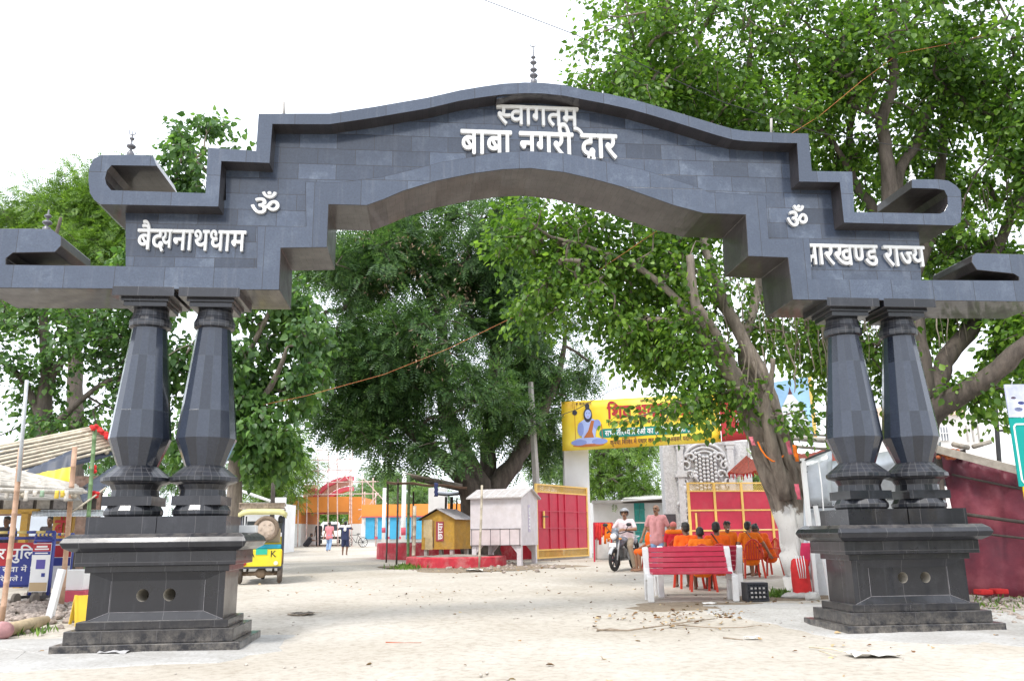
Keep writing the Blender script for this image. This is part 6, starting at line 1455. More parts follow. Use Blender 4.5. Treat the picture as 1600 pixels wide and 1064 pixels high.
def person(label, loc, rz, pose=STAND, skin=0, shirt=None, pants=None, sleeve=.55, hem=.12, leg=1.0, hair='short', moustache=False, group=None, extra=None, scale=1.0, feet=None, smile=False, full=True):
    J = {k: Vector(v) if hasattr(v, '__len__') else v for k, v in pose.items()}
    t = thing('person', label, 'person', loc, rz, group); t.scale = (scale,)*3
    b = MB(); pel, che, neck, head = J['pel'], J['che'], J['neck'], J['head']
    side = (J['sr']-J['sl']).normalized(); up = (neck-pel).normalized()
    def torso(m, g):
        for s in (-1, 1):
            cap(m, pel+side*s*.075, che+side*s*.075, .105+g, .105+g); cap(m, che+side*s*.07, che+side*s*.085+up*.08, .105+g, .085+g)
        cap(m, J['sl']-up*.02, J['sr']-up*.02, .055+g, .055+g)
        for S in (J['sl'], J['sr']): cap(m, neck-up*.035, S, .055+g*.5, .045+g)
        cap(m, che+up*.06, neck-up*.03, .095+g, .05+g*.5)
    torso(b, 0); cap(b, neck-up*.04, head-up*.05, .055, .052)
    Hm = Matrix.Translation(head) @ Matrix.Rotation(J['hy'], 4, 'Z') @ Matrix.Rotation(J['hp'], 4, 'X')
    def hb(c, r, n=14, m=10):
        s = len(b.v); b.ball((0, 0, 0), r, n, m)
        for i in range(s, len(b.v)): b.v[i] = tuple(Hm @ (Vector(b.v[i])+Vector(c)))
    hb((0, -.01, .03), (.077, .096, .095)); hb((0, .022, -.045), (.056, .066, .068)); hb((0, .05, -.085), (.032, .03, .026))
    hb((0, .094, -.012), (.015, .022, .02), 8, 6); hb((0, .083, .02), (.011, .016, .032), 8, 6); hb((0, .072, -.055), (.028, .018, .014), 8, 6)
    for s in (-1, 1): hb((s*.078, -.008, -.002), (.014, .022, .034), 8, 6); hb((s*.032, .068, .048), (.028, .018, .011), 8, 6)
    for L in 'lr':
        s = -1 if L == 'l' else 1
        S, E, W = J['s'+L], J['e'+L], J['w'+L]; cap(b, S, E, .052, .042); cap(b, E, E.lerp(W, .35), .042, .041); cap(b, E.lerp(W, .35), W, .041, .028)
        d = (W-E).normalized(); q = d.cross(Vector((0, 1, .2))).normalized(); n_ = d.cross(q)
        palm = W+d*.075; 
        for k in (-1, 0, 1): cap(b, W+d*.015+q*k*.012, palm+q*k*.024, .019, .015, 8)
        for k in range(4):
            f0 = palm+q*(k-1.5)*.021; ln = (.062, .075, .078, .07)[k]; f1 = f0+d*ln*.55+n_*.012; f2 = f1+d*ln*.4+n_*.03; cap(b, f0, f1, .0105, .010, 6); cap(b, f1, f2, .010, .009, 6)
        th = W+d*.03+q*(-s)*.03; cap(b, W+d*.02+q*(-s)*.015, th+d*.02+q*(-s)*.012, .014, .012, 6); cap(b, th+d*.02+q*(-s)*.012, th+d*.055+n_*.012, .012, .010, 6)
        Hh, K, A = J['h'+L], J['k'+L], J['a'+L]; cap(b, Hh, K, .085, .056); cap(b, K, K.lerp(A, .3), .056, .055); cap(b, K.lerp(A, .3), A, .055, .036)
        f = J['f'+L].normalized(); cap(b, A-f*.045+Vector((0, 0, -.03)), A+f*.10+Vector((0, 0, -.045)), .034, .03); cap(b, A+f*.10+Vector((0, 0, -.045)), A+f*.18+Vector((0, 0, -.058)), .03, .02)
    cap(b, pel+side*-.09-up*.03, pel+side*.09-up*.03, .10, .10)
    Hi = Hm.inverted()
    def paint(c):
        p = Hi @ c
        if p.y > .05 and abs(p.x) < .07 and -.11 < p.z < .08:
            if abs(abs(p.x)-.032) < .015 and abs(p.z-.022) < .009: return 1
            if abs(abs(p.x)-.032) < .024 and abs(p.z-.048) < .007: return 1
            if moustache and abs(p.x) < .036 and abs(p.z+.041) < .010: return 3
            if abs(p.x) < .026 and abs(p.z+.058) < .008: return 2 if not smile else 4
        return 0
    remesh('body', b, .0105 if full else .014, [SKIN[skin], EYEM, LIPM, MOUS, PRNT_WHT], t, 2, paint)
    if hair:
        h = MB(); 
        def hh(c, r):
            s = len(h.v); h.ball((0, 0, 0), r, 14, 10)
            for i in range(s, len(h.v)): h.v[i] = tuple(Hm @ (Vector(h.v[i])+Vector(c)))
        if hair == 'short': hh((0, -.022, .052), (.083, .098, .088)); hh((0, -.05, .0), (.074, .066, .075)); hh((0, .03, .10), (.062, .05, .034))
        elif hair == 'bald': hh((0, -.055, .005), (.079, .056, .058)); hh((.05, -.03, .01), (.034, .05, .04)); hh((-.05, -.03, .01), (.034, .05, .04))
        elif hair == 'curly':
            rd = random.Random(3)
            for k in range(26): hh((rd.uniform(-.06, .06), rd.uniform(-.09, .055), .085+rd.uniform(-.015, .035)), (.03, .03, .03))
            hh((0, -.03, .05), (.084, .09, .085)); hh((0, -.05, .0), (.072, .064, .07))
        elif hair == 'helmet': pass
        if h.v: remesh('hair', h, .011, [HAIR], t, 1)
    if shirt:
        m = MB(); torso(m, .016); lo = pel-up*hem; cap(m, pel+Vector((0, .012, 0)), lo+Vector((0, .012, 0)), .13, .138)
        for s in (-1, 1): cap(m, pel+side*s*.075, lo+side*s*.078, .122, .132)
        for L in 'lr':
            S, E = J['s'+L], J['e'+L]; cap(m, S, S.lerp(E, sleeve), .066, .060)
        remesh('shirt', m, .013, [shirt], t, 2)
    if pants:
        m = MB(); cap(m, pel+side*-.085, pel+side*.085, .118, .118)
        for L in 'lr':
            Hh, K, A = J['h'+L], J['k'+L], J['a'+L]; cap(m, Hh, K if leg > .5 else Hh.lerp(K, leg*2), .105, .078 if leg > .5 else .10)
            if leg > .5: cap(m, K, K.lerp(A, (leg-.5)*2), .078, .066)
        remesh('trousers', m, .013, [pants], t, 2)
    if feet:
        m = MB()
        for L in 'lr':
            A = J['a'+L]; f = J['f'+L].normalized(); cap(m, A-f*.05+Vector((0, 0, -.052)), A+f*.16+Vector((0, 0, -.06)), .042, .036)
        remesh('shoes', m, .013, [feet], t, 1)
    if extra: extra(t, J, Hm)
    return t
def P_(base, **kw): return dict(base, **kw)
ORS = cotton('orange tee cotton', (.86, .125, .006)); ORL = cotton('light orange cotton', (.88, .19, .008)); REDT = cotton('red tee cotton', (.62, .015, .03)); PINKS = cotton('pink check shirt', (.66, .30, .30)); JEANS = cotton('washed blue jeans', (.25, .38, .60)); KHAKI = cotton('khaki trousers', (.33, .27, .20)); PALES = cotton('pale pink shirt', (.68, .56, .58)); NAVY = cotton('navy cloth two', (.03, .04, .10)); DKC = cotton('dark cloth', (.04, .035, .04)); TOWEL = cotton('white towel', (.75, .75, .74)); ORSH = cotton('orange shorts', (.72, .12, .01))
def gpz(px, d): return gp(px, d)
BACK = -YAW                    # facing away from the camera
def strap(t, J, Hm):
    s = MB(); a, b = J['sl']+Vector((.08, .0, .08)), J['pel']+Vector((.2, 0, .06)); m = (a+b)/2; q = [a+Vector((0, .07, 0)), a+Vector((0, -.06, .015)), a.lerp(b, .3)+Vector((0, -.155, 0)), a.lerp(b, .6)+Vector((0, -.155, 0)), b+Vector((0, -.11, 0)), b+Vector((.02, 0, -.02))]
    for i in range(len(q)-1): s.bar(q[i], q[i+1], .022, .012)
    s.build('bag_strap', [BLACKP], t, True)
G_SIT = 'young men in orange seated behind the benches'
# plastic chairs
CHR = PM('red plastic chair', (.60, .045, .02), .35, .08, 6, .2, (.5, .15, .1), bump=0)
def chair_proto():
    t = thing('plastic_chair', 'red plastic chair', 'chair', (0, 0, 0), 0, 'red plastic chairs')
    for sx, sy in ((-1, -1), (1, -1), (-1, 1), (1, 1)):
        b = MB(); p, q = Vector((sx*.20, sy*.19, .42)), Vector((sx*.24, sy*.25, 0)); b.bar(p, q, .045, .035, 0, (0, 1, 0)); b.build('leg', [CHR], t, True, bevel=.006)
    b = MB(); g = [[Vector((x*.22, y*.22, .43-.012*(1-x*x)*(1-y*y))) for x in np.linspace(-1, 1, 7)] for y in np.linspace(-1, 1, 7)]; b.sheet(g); b.build('seat', [CHR], t, True, solid=.022)
    b = MB(); n = 12
    for i in range(7):                        # slatted curved backrest, rounded top
        x = -.17+.34*i/6; top = .86-.10*(x/.19)**2; b.bar((x, -.21-.035+.9*x*x*.6, .44), (x*1.08, -.29+.9*x*x*.6, top), .034, .014, 0, (0, 1, 0))
    P = [(math.cos(R_(a))*.225, -.26+.35*(math.cos(R_(a))*.22)**2*2, .46+.42*math.sin(R_(a))) for a in range(0, 181, 15)]; b.tube(P, .020, 7); b.build('backrest', [CHR], t, True)
    for s in (-1, 1):
        b = MB(); b.tube([(s*.225, -.22, .64), (s*.25, -.02, .65), (s*.245, .17, .63), (s*.235, .20, .42)], .018, 7); b.build('armrest', [CHR], t, True)
    return t
chr0 = chair_proto(); chairs = []
def chair(px, d, rz, label):
    o = chr0 if not chairs else copy_tree(chr0); o.location = gp(px, d); o.rotation_euler = (0, 0, rz); o['label'] = label; chairs.append(o); return o.location
def seated(label, px, d, rz, pose=SIT, chl=None, **kw):
    l = chair(px, d, rz, chl); return person(label, l, rz, pose, group=G_SIT, **kw)
seated('young man in orange seen from behind above the left half of the bench', 1073, 17.4, BACK+.1, P_(SIT, hy=.2), 'red plastic chair under the leftmost man behind the bench', skin=1, shirt=ORS, pants=ORSH, leg=.45)
seated('shorter young man in orange, head bowed, second from left behind the bench', 1095, 16.6, BACK-.15, P_(SIT, head=(0, .09, 1.15), hp=-.35), 'red plastic chair under the man with the bowed head', skin=1, shirt=ORL, pants=ORSH, leg=.45, scale=.94)
seated('young man in orange with shoulder strap and cropped hair behind the middle of the bench', 1121, 16.8, BACK-.12, P_(SIT, hy=-.3, kr=(.2, .42, .50), ar=(.22, .40, .08)), 'red plastic chair under the man with the shoulder strap', skin=1, shirt=ORS, pants=ORSH, leg=.45, extra=strap)
seated('smiling curly haired young man in an orange tee facing the camera', 1137, 21.4, math.pi-YAW+.05, SIT, 'red plastic chair under the smiling man facing the camera', skin=1, shirt=ORL, pants=ORSH, leg=.45, hair='curly', smile=True)
seated('young man in orange tee seen from behind reaching his right arm down', 1172, 20.4, BACK+.0, P_(SIT, hy=-.9, er=(.36, .10, .76), wr=(.50, .22, .55), el=(-.29, -.02, .74), wl=(-.27, .14, .56)), 'red plastic chair with slatted back right of the bench under the reaching man', skin=0, shirt=ORL, pants=ORSH, leg=.45, extra=strap)
seated('young man in deep orange leaning forward with lowered head at the right of the group', 1199, 21.2, math.pi/2-YAW+.35, P_(SIT, che=(0, .12, .82), neck=(0, .22, .985), head=(0, .33, 1.09), sl=(-.185, .18, .955), sr=(.185, .18, .955), el=(-.22, .34, .72), er=(.22, .34, .72), wl=(-.08, .52, .66), wr=(.08, .52, .66), hp=-.5), 'red plastic chair under the forward leaning man', skin=1, shirt=ORS, pants=ORSH, leg=.45, hair='curly')
seated('seated person in orange partly hidden behind the standing man in pink', 1019, 23.4, math.pi/2-YAW+.2, P_(SIT, che=(0, .06, .83)), 'red plastic chair behind the standing man in pink', skin=0, shirt=ORS, pants=ORSH, leg=.45)
def scarfcap(t, J, Hm):
    m = MB(); s = len(m.v); m.ball((0, 0, 0), (.09, .105, .085), 14, 9); m.v = [tuple(Hm @ (Vector(v)+Vector((0, -.012, .06)))) for v in m.v]; remesh('cap', m, .012, [cotton('red white cap', (.62, .18, .16))], t, 1)
    m = MB(); cap(m, J['sl']+Vector((.03, 0, .06)), J['sr']+Vector((-.03, 0, .06)), .075, .075); remesh('scarf', m, .013, [ORL], t, 1)
seated('person in red tee, orange scarf and cap turned away before the carved wall', 1054, 22.0, BACK, SIT, 'red plastic chair under the person in the red tee', skin=0, shirt=REDT, pants=DKC, hair=None, extra=scarfcap)
# standing man
person('balding man in pink checked shirt and pale jeans standing behind the bench', gp(1028, 22.3), math.pi-YAW-.35, P_(STAND, hy=-.35, el=(-.29, -.04, 1.12), wl=(-.36, .04, .88), wr=(.37, .10, .90), er=(.30, -.02, 1.12), kl=(-.11, .05, .49), al=(-.12, .06, .08)), skin=0, shirt=PINKS, pants=JEANS, sleeve=.7, hem=.12, hair='bald', moustache=True, feet=BLACKP, scale=1.03)
# walkers and figures in the far gateway
person('man in pink tee and pale trousers walking away towards the orange gateway', gp(514, 50), BACK-.05, P_(STAND, kl=(-.10, .14, .50), al=(-.11, .02, .10), kr=(.10, -.02, .49), ar=(.10, -.24, .13), wr=(.26, .12, .9), wl=(-.28, -.10, .88)), skin=0, shirt=cotton('pink tee', (.72, .25, .28)), pants=JEANS, full=False)
def towel(t, J, Hm):
    m = MB(); cap(m, J['sl']+Vector((-.02, 0, .05)), J['sr']+Vector((.02, 0, .05)), .085, .085); cap(m, J['che']+Vector((0, -.09, .02)), J['neck'], .08, .08); remesh('towel', m, .014, [TOWEL], t, 1)
person('barefoot man in navy shorts walking away with a white towel on his shoulders', gp(539, 44), BACK, P_(STAND, el=(-.36, .0, 1.30), wl=(-.20, .06, 1.48), er=(.36, .0, 1.30), wr=(.20, .06, 1.48), kr=(.11, .07, .5)), skin=1, shirt=NAVY, pants=NAVY, leg=.5, extra=towel, full=False)
SQUAT = P_(STAND, pel=(0, -.05, .26), che=(0, .14, .52), neck=(0, .24, .68), head=(0, .32, .80), sl=(-.17, .2, .63), sr=(.17, .2, .63), el=(-.2, .38, .46), er=(.2, .38, .46), wl=(-.12, .62, .42), wr=(.12, .62, .42), hl=(-.09, -.04, .24), hr=(.09, -.04, .24), kl=(-.15, .34, .46), kr=(.15, .34, .46), al=(-.13, .06, .08), ar=(.13, .06, .08))
person('dark figure squatting at the left pier of the orange gateway', gp(479, 60), -math.pi/2-YAW+.3+0, SQUAT, skin=1, shirt=DKC, pants=DKC, full=False)
person('dark clothed person standing inside the orange gateway opening', gp(497, 61), math.pi-YAW, STAND, skin=1, shirt=DKC, pants=DKC, full=False)
for px, d, lab in ((7, 20.6, 'dark silhouetted person inside the roadside stall at the left edge'), (75, 21.6, 'dark silhouetted person inside the roadside stall beside the sign panel')):
    person(lab, gp(px, d), math.pi-YAW, STAND, skin=1, shirt=DKC, pants=DKC, full=False, scale=.97)
# ------------------------------------------------------------------ motorcycle and rider
def wheel(parent, y, r, w, mats, nspk=6, z=None, disc=False):
    z = r if z is None else z
    b = MB(); P = [(0, y+(r-w*.5)*math.cos(2*math.pi*k/28), z+(r-w*.5)*math.sin(2*math.pi*k/28)) for k in range(28)]; b.tube(P, w*.52, 9, closed=True); wo = b.build('wheel', [mats[0]], parent, True)
    b = MB(); P = [(0, y+(r-w*1.1)*math.cos(2*math.pi*k/28), z+(r-w*1.1)*math.sin(2*math.pi*k/28)) for k in range(28)]; b.tube(P, w*.22, 6, closed=True)
    for k in range(nspk):
        a = 2*math.pi*k/nspk; b.bar((0, y+.03*math.cos(a), z+.03*math.sin(a)), (0, y+(r-w*1.1)*math.cos(a), z+(r-w*1.1)*math.sin(a)), .022, .03, 0, (1, 0, 0))
    b.lathe([(.05, -.05), (.05, .05)], (0, y, z), 12, 0, False, 0, 'X')
    if disc: b.lathe([(.11, -.065), (.11, -.058)], (0, y, z), 18, 0, False, 0, 'X')
    b.build('rim', [mats[1]], wo, True); return wo
def motorcycle():
    f = gp(959, 23.4); r = gp(990, 24.5); c = (f+r)/2; dv = f-r; rz = math.atan2(-dv.x, dv.y)
    t = thing('motorcycle', 'black and silver motorcycle halted on the sand with its rider', 'motorcycle', (c.x, c.y, gz(c.x, c.y)), rz)
    body = PM('motorcycle grey paint', (.16, .18, .22), .25, .1, 9, .2, (.3, .27, .24)); sil = PM('silver paint', (.5, .51, .53), .3, .1, 9); eng = PM('engine metal', (.18, .175, .17), .5, .3, 20, metal=.6)
    WB = 1.30; F, Rr = WB/2, -WB/2
    wheel(t, F, .30, .09, (BLK, DARKM), 6, disc=True); wheel(t, Rr, .30, .115, (BLK, DARKM), 6)
    b = MB()
    for s in (-1, 1): b.tube([(s*.085, F, .30), (s*.085, F-.10, .62), (s*.09, F-.20, .95)], [.024, .026, .022], 8)
    b.bar((-.10, F-.17, .84), (.10, F-.17, .84), .04); b.build('front_fork', [sil], t, True)
    b = MB(); P = [(F+.32*math.cos(R_(a)), .30+.36*math.sin(R_(a))) for a in range(28, 128, 10)]; g = [[(x*.055, y, z-.03*abs(x)) for x in (-1, -.5, 0, .5, 1)] for y, z in P]; b.sheet(g); b.build('front_mudguard', [sil], t, True, solid=.01)
    b = MB(); s0 = len(b.v)
    for y, z, rx, rz_, ry in ((.18, .80, .14, .13, .22), (.02, .80, .13, .12, .2), (.26, .72, .12, .12, .14)): b.ball((0, y, z), (rx, ry, rz_), 16, 10)
    remesh('fuel_tank', b, .014, [body], t, 3)
    b = MB()
    for y, z, rx, ry, rz_ in ((-.22, .78, .12, .20, .055), (-.45, .82, .11, .22, .055), (-.02, .77, .09, .12, .05)): b.ball((0, y, z), (rx, ry, rz_), 14, 8)
    remesh('saddle', b, .014, [BLACKP], t, 3)
    b = MB(); b.ball((0, -.60, .78), (.11, .20, .10), 14, 8); b.ball((0, -.74, .82), (.07, .14, .06), 12, 8); b.ball((0, -.35, .66), (.12, .16, .10), 12, 8); remesh('tail_cowl', b, .014, [body], t, 3)
    b = MB(); b.tube([(0, -.82, .84), (0, -.92, .60), (0, -.96, .48)], [.05, .06, .05], 8); b.build('rear_mudguard', [BLACKP], t, True)
    b = MB(); b.tube([(-.12, -.55, .88), (-.12, -.80, .92), (0, -.88, .93), (.12, -.80, .92), (.12, -.55, .88)], .014, 7); b.build('grab_rail', [sil], t, True)
    b = MB(); b.box((0, .12, .48), (.24, .34, .26)); b.lathe([(.11, -.15), (.11, .15)], (0, .02, .42), 16, 0, False, 0, 'X')
    for k in range(6): b.box((0, .24, .52+.035*k), (.22, .16, .012))
    b.box((0, .10, .31), (.26, .40, .06)); b.build('engine', [eng], t, True, bevel=.012)
    b = MB(); b.tube([(.10, .28, .50), (.14, .24, .30), (.16, -.1, .27), (.17, -.35, .34), (.17, -.80, .46)], [.022, .022, .024, .045, .05], 10); b.build('exhaust', [sil], t, True)
    b = MB()
    for s in (-1, 1): b.tube([(s*.05, F-.22, .9), (s*.11, .10, .62), (s*.12, -.15, .45)], .022, 7); b.tube([(s*.12, -.15, .5), (s*.12, Rr, .30)], .026, 7); b.tube([(s*.11, -.5, .72), (s*.13, Rr, .32)], .03, 8)
    b.build('frame', [BLACKP], t, True)
    b = MB(); b.ball((0, F-.08, .93), (.13, .10, .12), 16, 10); b.ball((0, F-.12, 1.06), (.11, .07, .10), 14, 8); remesh('headlight_fairing', b, .014, [body], t, 2)
    b = MB(); b.ball((0, F-.0, .92), (.095, .05, .085), 16, 10); b.build('headlight', [PM('headlamp glass', (.75, .76, .78), .1, .03, 3)], t, True)
    b = MB(); b.tube([(-.37, F-.40, 1.03), (-.28, F-.30, 1.06), (-.1, F-.22, 1.0), (.1, F-.22, 1.0), (.28, F-.30, 1.06), (.37, F-.40, 1.03)], .014, 7)
    for s in (-1, 1): b.tube([(s*.30, F-.325, 1.055), (s*.40, F-.43, 1.02)], .022, 8)
    b.build('handlebar', [BLACKP], t, True)
    for s in (-1, 1):
        b = MB(); b.tube([(s*.24, F-.27, 1.06), (s*.34, F-.24, 1.20)], .010, 6); b.ball((s*.36, F-.25, 1.24), (.085, .028, .05), 12, 8); b.build('mirror', [BLACKP], t, True)
        b = MB(); b.ball((s*.16, F-.08, .86), (.05, .035, .03), 10, 6); b.build('indicator', [PM('amber lens', (.7, .25, .03), .3, .05)], t, True)
    b = MB(); b.box((0, F+.07, .70), (.2, .012, .10)); b.build('number_plate', [PRNT_WHT], t, True)
    return t
mc = motorcycle()
def helm(t, J, Hm):
    m = MB(); m.ball((0, 0, 0), (.125, .14, .125), 18, 12); m.v = [tuple(Hm @ (Vector(v)+Vector((0, -.02, .045)))) for v in m.v if True]
    # open face
    keep = []; inv = Hm.inverted()
    for f in m.f:
        c = sum((inv @ Vector(m.v[i]) for i in f), Vector((0, 0, 0)))/len(f)
        if not (c.y > .03 and c.z < .07): keep.append(f)
    m.f = keep; n = len(keep); m.m = [0]*n; m.sm = [True]*n; m.uv = [None]*n
    m.build('helmet', [PM('grey helmet', (.30, .31, .33), .25, .1, 9)], t, True, solid=.012)
RIDE = P_(SIT, pel=(0, 0, .50), che=(0, .06, .81), neck=(0, .07, 1.0), head=(0, .10, 1.145), sl=(-.195, .06, .955), sr=(.195, .06, .955), el=(-.34, .16, .74), er=(.34, .16, .74), wl=(-.12, .36, .73), wr=(.14, .38, .70), hl=(-.10, .02, .46), hr=(.10, .02, .46), kl=(-.24, .36, .30), al=(-.33, .30, -.22), kr=(.22, .38, .34), ar=(.20, .20, -.12), hy=.25)
p = mc.matrix_basis @ Vector((0, -.22, .34))
rider = person('moustached rider in pale shirt, khaki trousers and grey helmet astride the motorcycle', p, mc.rotation_euler.z, RIDE, skin=0, shirt=PALES, pants=KHAKI, sleeve=.75, hem=.02, hair=None, moustache=True, feet=PM('brown sandals', (.16, .1, .07), .7, .1), extra=helm, scale=1.04)

# ------------------------------------------------------------------ electric auto rickshaw seen from behind
def rickshaw():
    d = 20.4; c = gp(408, d); t = thing('auto_rickshaw', 'yellow electric auto rickshaw seen from behind with spare wheel and cream canopy', 'auto rickshaw', c, -YAW+.25)
    w = 1.02; yel = PM('rickshaw yellow paint', (.80, .66, .03), .4, .06, 4, .35, (.45, .36, .1)); cyan = PM('cyan vinyl', (.02, .32, .46), .45, .1, 6); cream = PM('cream canopy', (.66, .62, .30), .7, .12, 4, .5, (.4, .36, .2)); dust = PM('dusty brown metal', (.30, .22, .15), .85, .3, 9, .5, (.16, .11, .08)); frame = PM('dark blue frame', (.05, .055, .08), .5, .2, 8)
    # local y runs forward (away from the camera)
    b = MB(); b.box((0, .03, .60), (.98, .06, .40)); tg = b.build('tail_panel', [yel], t, True, bevel=.02)
    b = MB(); b.box((.02, -.008, .745), (.26, .012, .13)); b.build('number_plate', [PM('green plate', (.03, .45, .30), .5, .1)], tg, True)
    for ch, x in (('A', -.28), ('K', .22)):
        bm, pen = text_bm([ch], .0, 1.0)
        for v in bm.verts: v.co = Vector((x+v.co.x*.22, -.002-v.co.z*.004, .62+v.co.y*.22))
        me = bpy.data.meshes.new('lettering'); bm.to_mesh(me); bm.free(); me.materials.append(BLACKP); o = bpy.data.objects.new('lettering', me); COL.objects.link(o); o.parent = tg
    for x, m in ((-.36, PM('tail lamp red', (.35, .03, .02), .3, .1)), (.36, PM('tail lamp clear', (.8, .72, .6), .3, .1))):
        b = MB(); b.lathe([(.05, -.02), (.05, 0.0)], (x, 0, .48), 14, 0, True, 0, 'Y'); b.build('tail_lamp', [m], tg, True)
    b = MB(); b.box((.02, .14, .86), (.90, .26, .11)); b.build('seat_cushion', [cyan], t, True, bevel=.03)
    b = MB(); b.box((0, .34, 1.12), (.86, .07, .34)); b.build('seat_back', [PM('beige vinyl', (.55, .42, .28), .6, .15, 5)], t, True, bevel=.02)
    b = MB(); b.box((0, .06, .385), (1.02, .10, .05)); b.box((0, 1.1, .40), (.96, 2.1, .04)); b.box((-.47, 1.1, .56), (.03, 2.0, .30)); b.box((.47, 1.1, .56), (.03, 2.0, .30)); b.build('chassis', [frame], t, True)
    b = MB(); b.box((.49, .2, .62), (.03, .35, .30)); b.build('rusty_side_panel', [PM('rusty panel', (.40, .20, .07), .9, .4, 12)], t, True)
    for x in (-.49, .49):
        for y in (.05, .75, 1.95): q = MB(); q.tube([(x, y, .40), (x*.98, y, 1.62)], .018, 8); q.build('roof_post', [frame], t, True)
    b = MB(); g = [[(x*.56, y, 1.64+.10*(1-abs(x)**7)+.02*math.sin(y*3)) for x in np.linspace(-1, 1, 13)] for y in np.linspace(-.08, 2.1, 9)]; b.sheet(g); b.sheet([[(x*.56, -.08, 1.64+.10*(1-abs(x)**7)-k) for x in np.linspace(-1, 1, 13)] for k in (0, .13)]); b.build('canopy', [cream], t, True, solid=.015)
    b = MB()
    for z in (1.76, 1.88):
        b.tube([(-.55, 0, z), (.50, 0, z), (.50, 1.6, z), (-.55, 1.6, z)], .018, 6, closed=True)
    for k in range(9): b.bar((-.55+.13*k, 0, 1.76), (-.55+.13*k, 0, 1.88), .014)
    b.box((-.02, .03, 1.82), (1.0, .02, .10)); b.build('roof_rack', [PM('rusty rack', (.34, .27, .21), .85, .35, 14)], t, True)
    sp = MB(); cx, cz, r = .10, 1.28, .25; sp.tube([(cx+r*math.cos(2*math.pi*k/28), -.04, cz+r*math.sin(2*math.pi*k/28)) for k in range(28)], .055, 9, closed=True); so = sp.build('spare_wheel', [PM('dusty tyre', (.20, .15, .11), .95, .3, 20)], t, True)
    sp = MB(); sp.lathe([(.07, -.05), (.20, -.03), (.20, .0), (.07, .0)], (cx, -.04, cz), 24, 0, False, 0, 'Y')
    for k in range(6): a = 2*math.pi*k/6; sp.box((cx+.13*math.cos(a), -.085, cz+.13*math.sin(a)), (.05, .03, .05))
    sp.build('rim', [PM('pale rim', (.52, .42, .34), .6, .2, 8)], so, True)
    for x in (-.46, .46):
        q = MB(); q.tube([(x, .25+.17*math.cos(2*math.pi*k/24), .235+.17*math.sin(2*math.pi*k/24)) for k in range(24)], .062, 9, closed=True); wo = q.build('wheel', [PM('grey brown tyre', (.10, .08, .065), .9, .3, 20)], t, True)
        q = MB(); q.lathe([(.14, -.03), (.14, .03)], (x, .25, .235), 18, 0, False, 0, 'X'); q.build('rim', [dust], wo, True)
    q = MB(); q.tube([(0, 2.2+.17*math.cos(2*math.pi*k/24), .235+.17*math.sin(2*math.pi*k/24)) for k in range(24)], .055, 9, closed=True); q.build('wheel', [BLK], t, True)
    b = MB(); b.tube([(-.42, .25, .24), (.42, .25, .24)], .05, 8); b.ball((.02, .25, .25), (.14, .12, .12), 12, 8); b.bar((-.3, .5, .34), (-.3, .1, .22), .05, .02); b.bar((.3, .5, .34), (.3, .1, .22), .05, .02); b.build('rear_axle', [dust], t, True)
    b = MB(); b.box((0, 2.05, .75), (.9, .06, .7)); b.build('dashboard', [yel], t, True); b = MB(); b.box((0, 2.08, 1.35), (.92, .02, .3)); b.build('windscreen', [PM('windscreen glass', (.12, .14, .16), .08, .1, 3)], t, True)
    b = MB(); b.box((0, 1.2, .62), (.8, .45, .3)); b.build('driver_seat', [DKC], t, True, bevel=.03)
    b = MB(); b.ball((.42, .02, 1.5), (.06, .04, .09), 10, 7); b.build('side_lamp', [BLACKP], t, True)
    return t
rickshaw()
# parked white van inside the far gateway opening, and a bicycle against its right pier
def van():
    d = 74; c = gp(516, d); t = thing('white_van', 'dusty white van parked beyond the orange gateway opening', 'van', c, -YAW+.25)
    b = MB(); P = [(-.85, .35), (.85, .35), (.88, 1.0), (.74, 1.75), (.6, 1.85), (-.6, 1.85), (-.74, 1.75), (-.88, 1.0)]; b.prism(P, 0, 3.6); b.build('body', [WHT], t, True, bevel=.05)
    b = MB(); b.add([(-.66, -.012, 1.1), (.66, -.012, 1.1), (.58, -.012, 1.65), (-.58, -.012, 1.65)], [(0, 1, 2, 3)]); b.build('windscreen', [PM('van glass', (.05, .06, .07), .1, .1, 3)], t, True)
    b = MB(); b.box((0, -.03, .5), (1.7, .08, .2)); b.build('bumper', [BLACKP], t, True)
    for x in (-.62, .62):
        q = MB(); q.box((x, -.02, .82), (.28, .05, .16)); q.build('headlight', [PRNT_WHT], t, True)
        for y in (.6, 2.9): q = MB(); q.lathe([(.18, -.09), (.31, -.09), (.31, .09), (.18, .09)], (x*1.25, y, .31), 18, 0, False, 0, 'X'); q.build('wheel', [BLK], t, True)
    return t
van()
def bicycle():
    t = thing('bicycle', 'bicycle parked at the right pier of the far orange gateway', 'bicycle', gp(555, 58), math.pi/2-YAW)
    for y in (-.52, .52): wheel(t, y, .33, .03, (BLK, DARKM), 12)
    b = MB(); J = dict(bb=(0, -.05, .30), st=(0, -.18, .80), hd=(0, .36, .82), fa=(0, .52, .33), ra=(0, -.52, .33))
    for p, q in (('bb', 'st'), ('st', 'hd'), ('bb', 'hd'), ('hd', 'fa'), ('bb', 'ra'), ('st', 'ra')): b.tube([J[p], J[q]], .018, 7)
    b.build('frame', [DARKM], t, True)
    b = MB(); b.tube([(-.28, .28, .98), (0, .36, .96), (.28, .28, .98)], .013, 6); b.tube([(0, .36, .82), (0, .35, .96)], .015, 6); b.build('handlebar', [STEEL], t, True)
    b = MB(); b.ball((0, -.20, .88), (.08, .14, .04), 10, 7); b.build('saddle', [BLACKP], t, True)
    b = MB(); b.box((0, -.52, .72), (.14, .36, .02)); b.build('carrier', [STEEL], t, True); return t
bicycle()
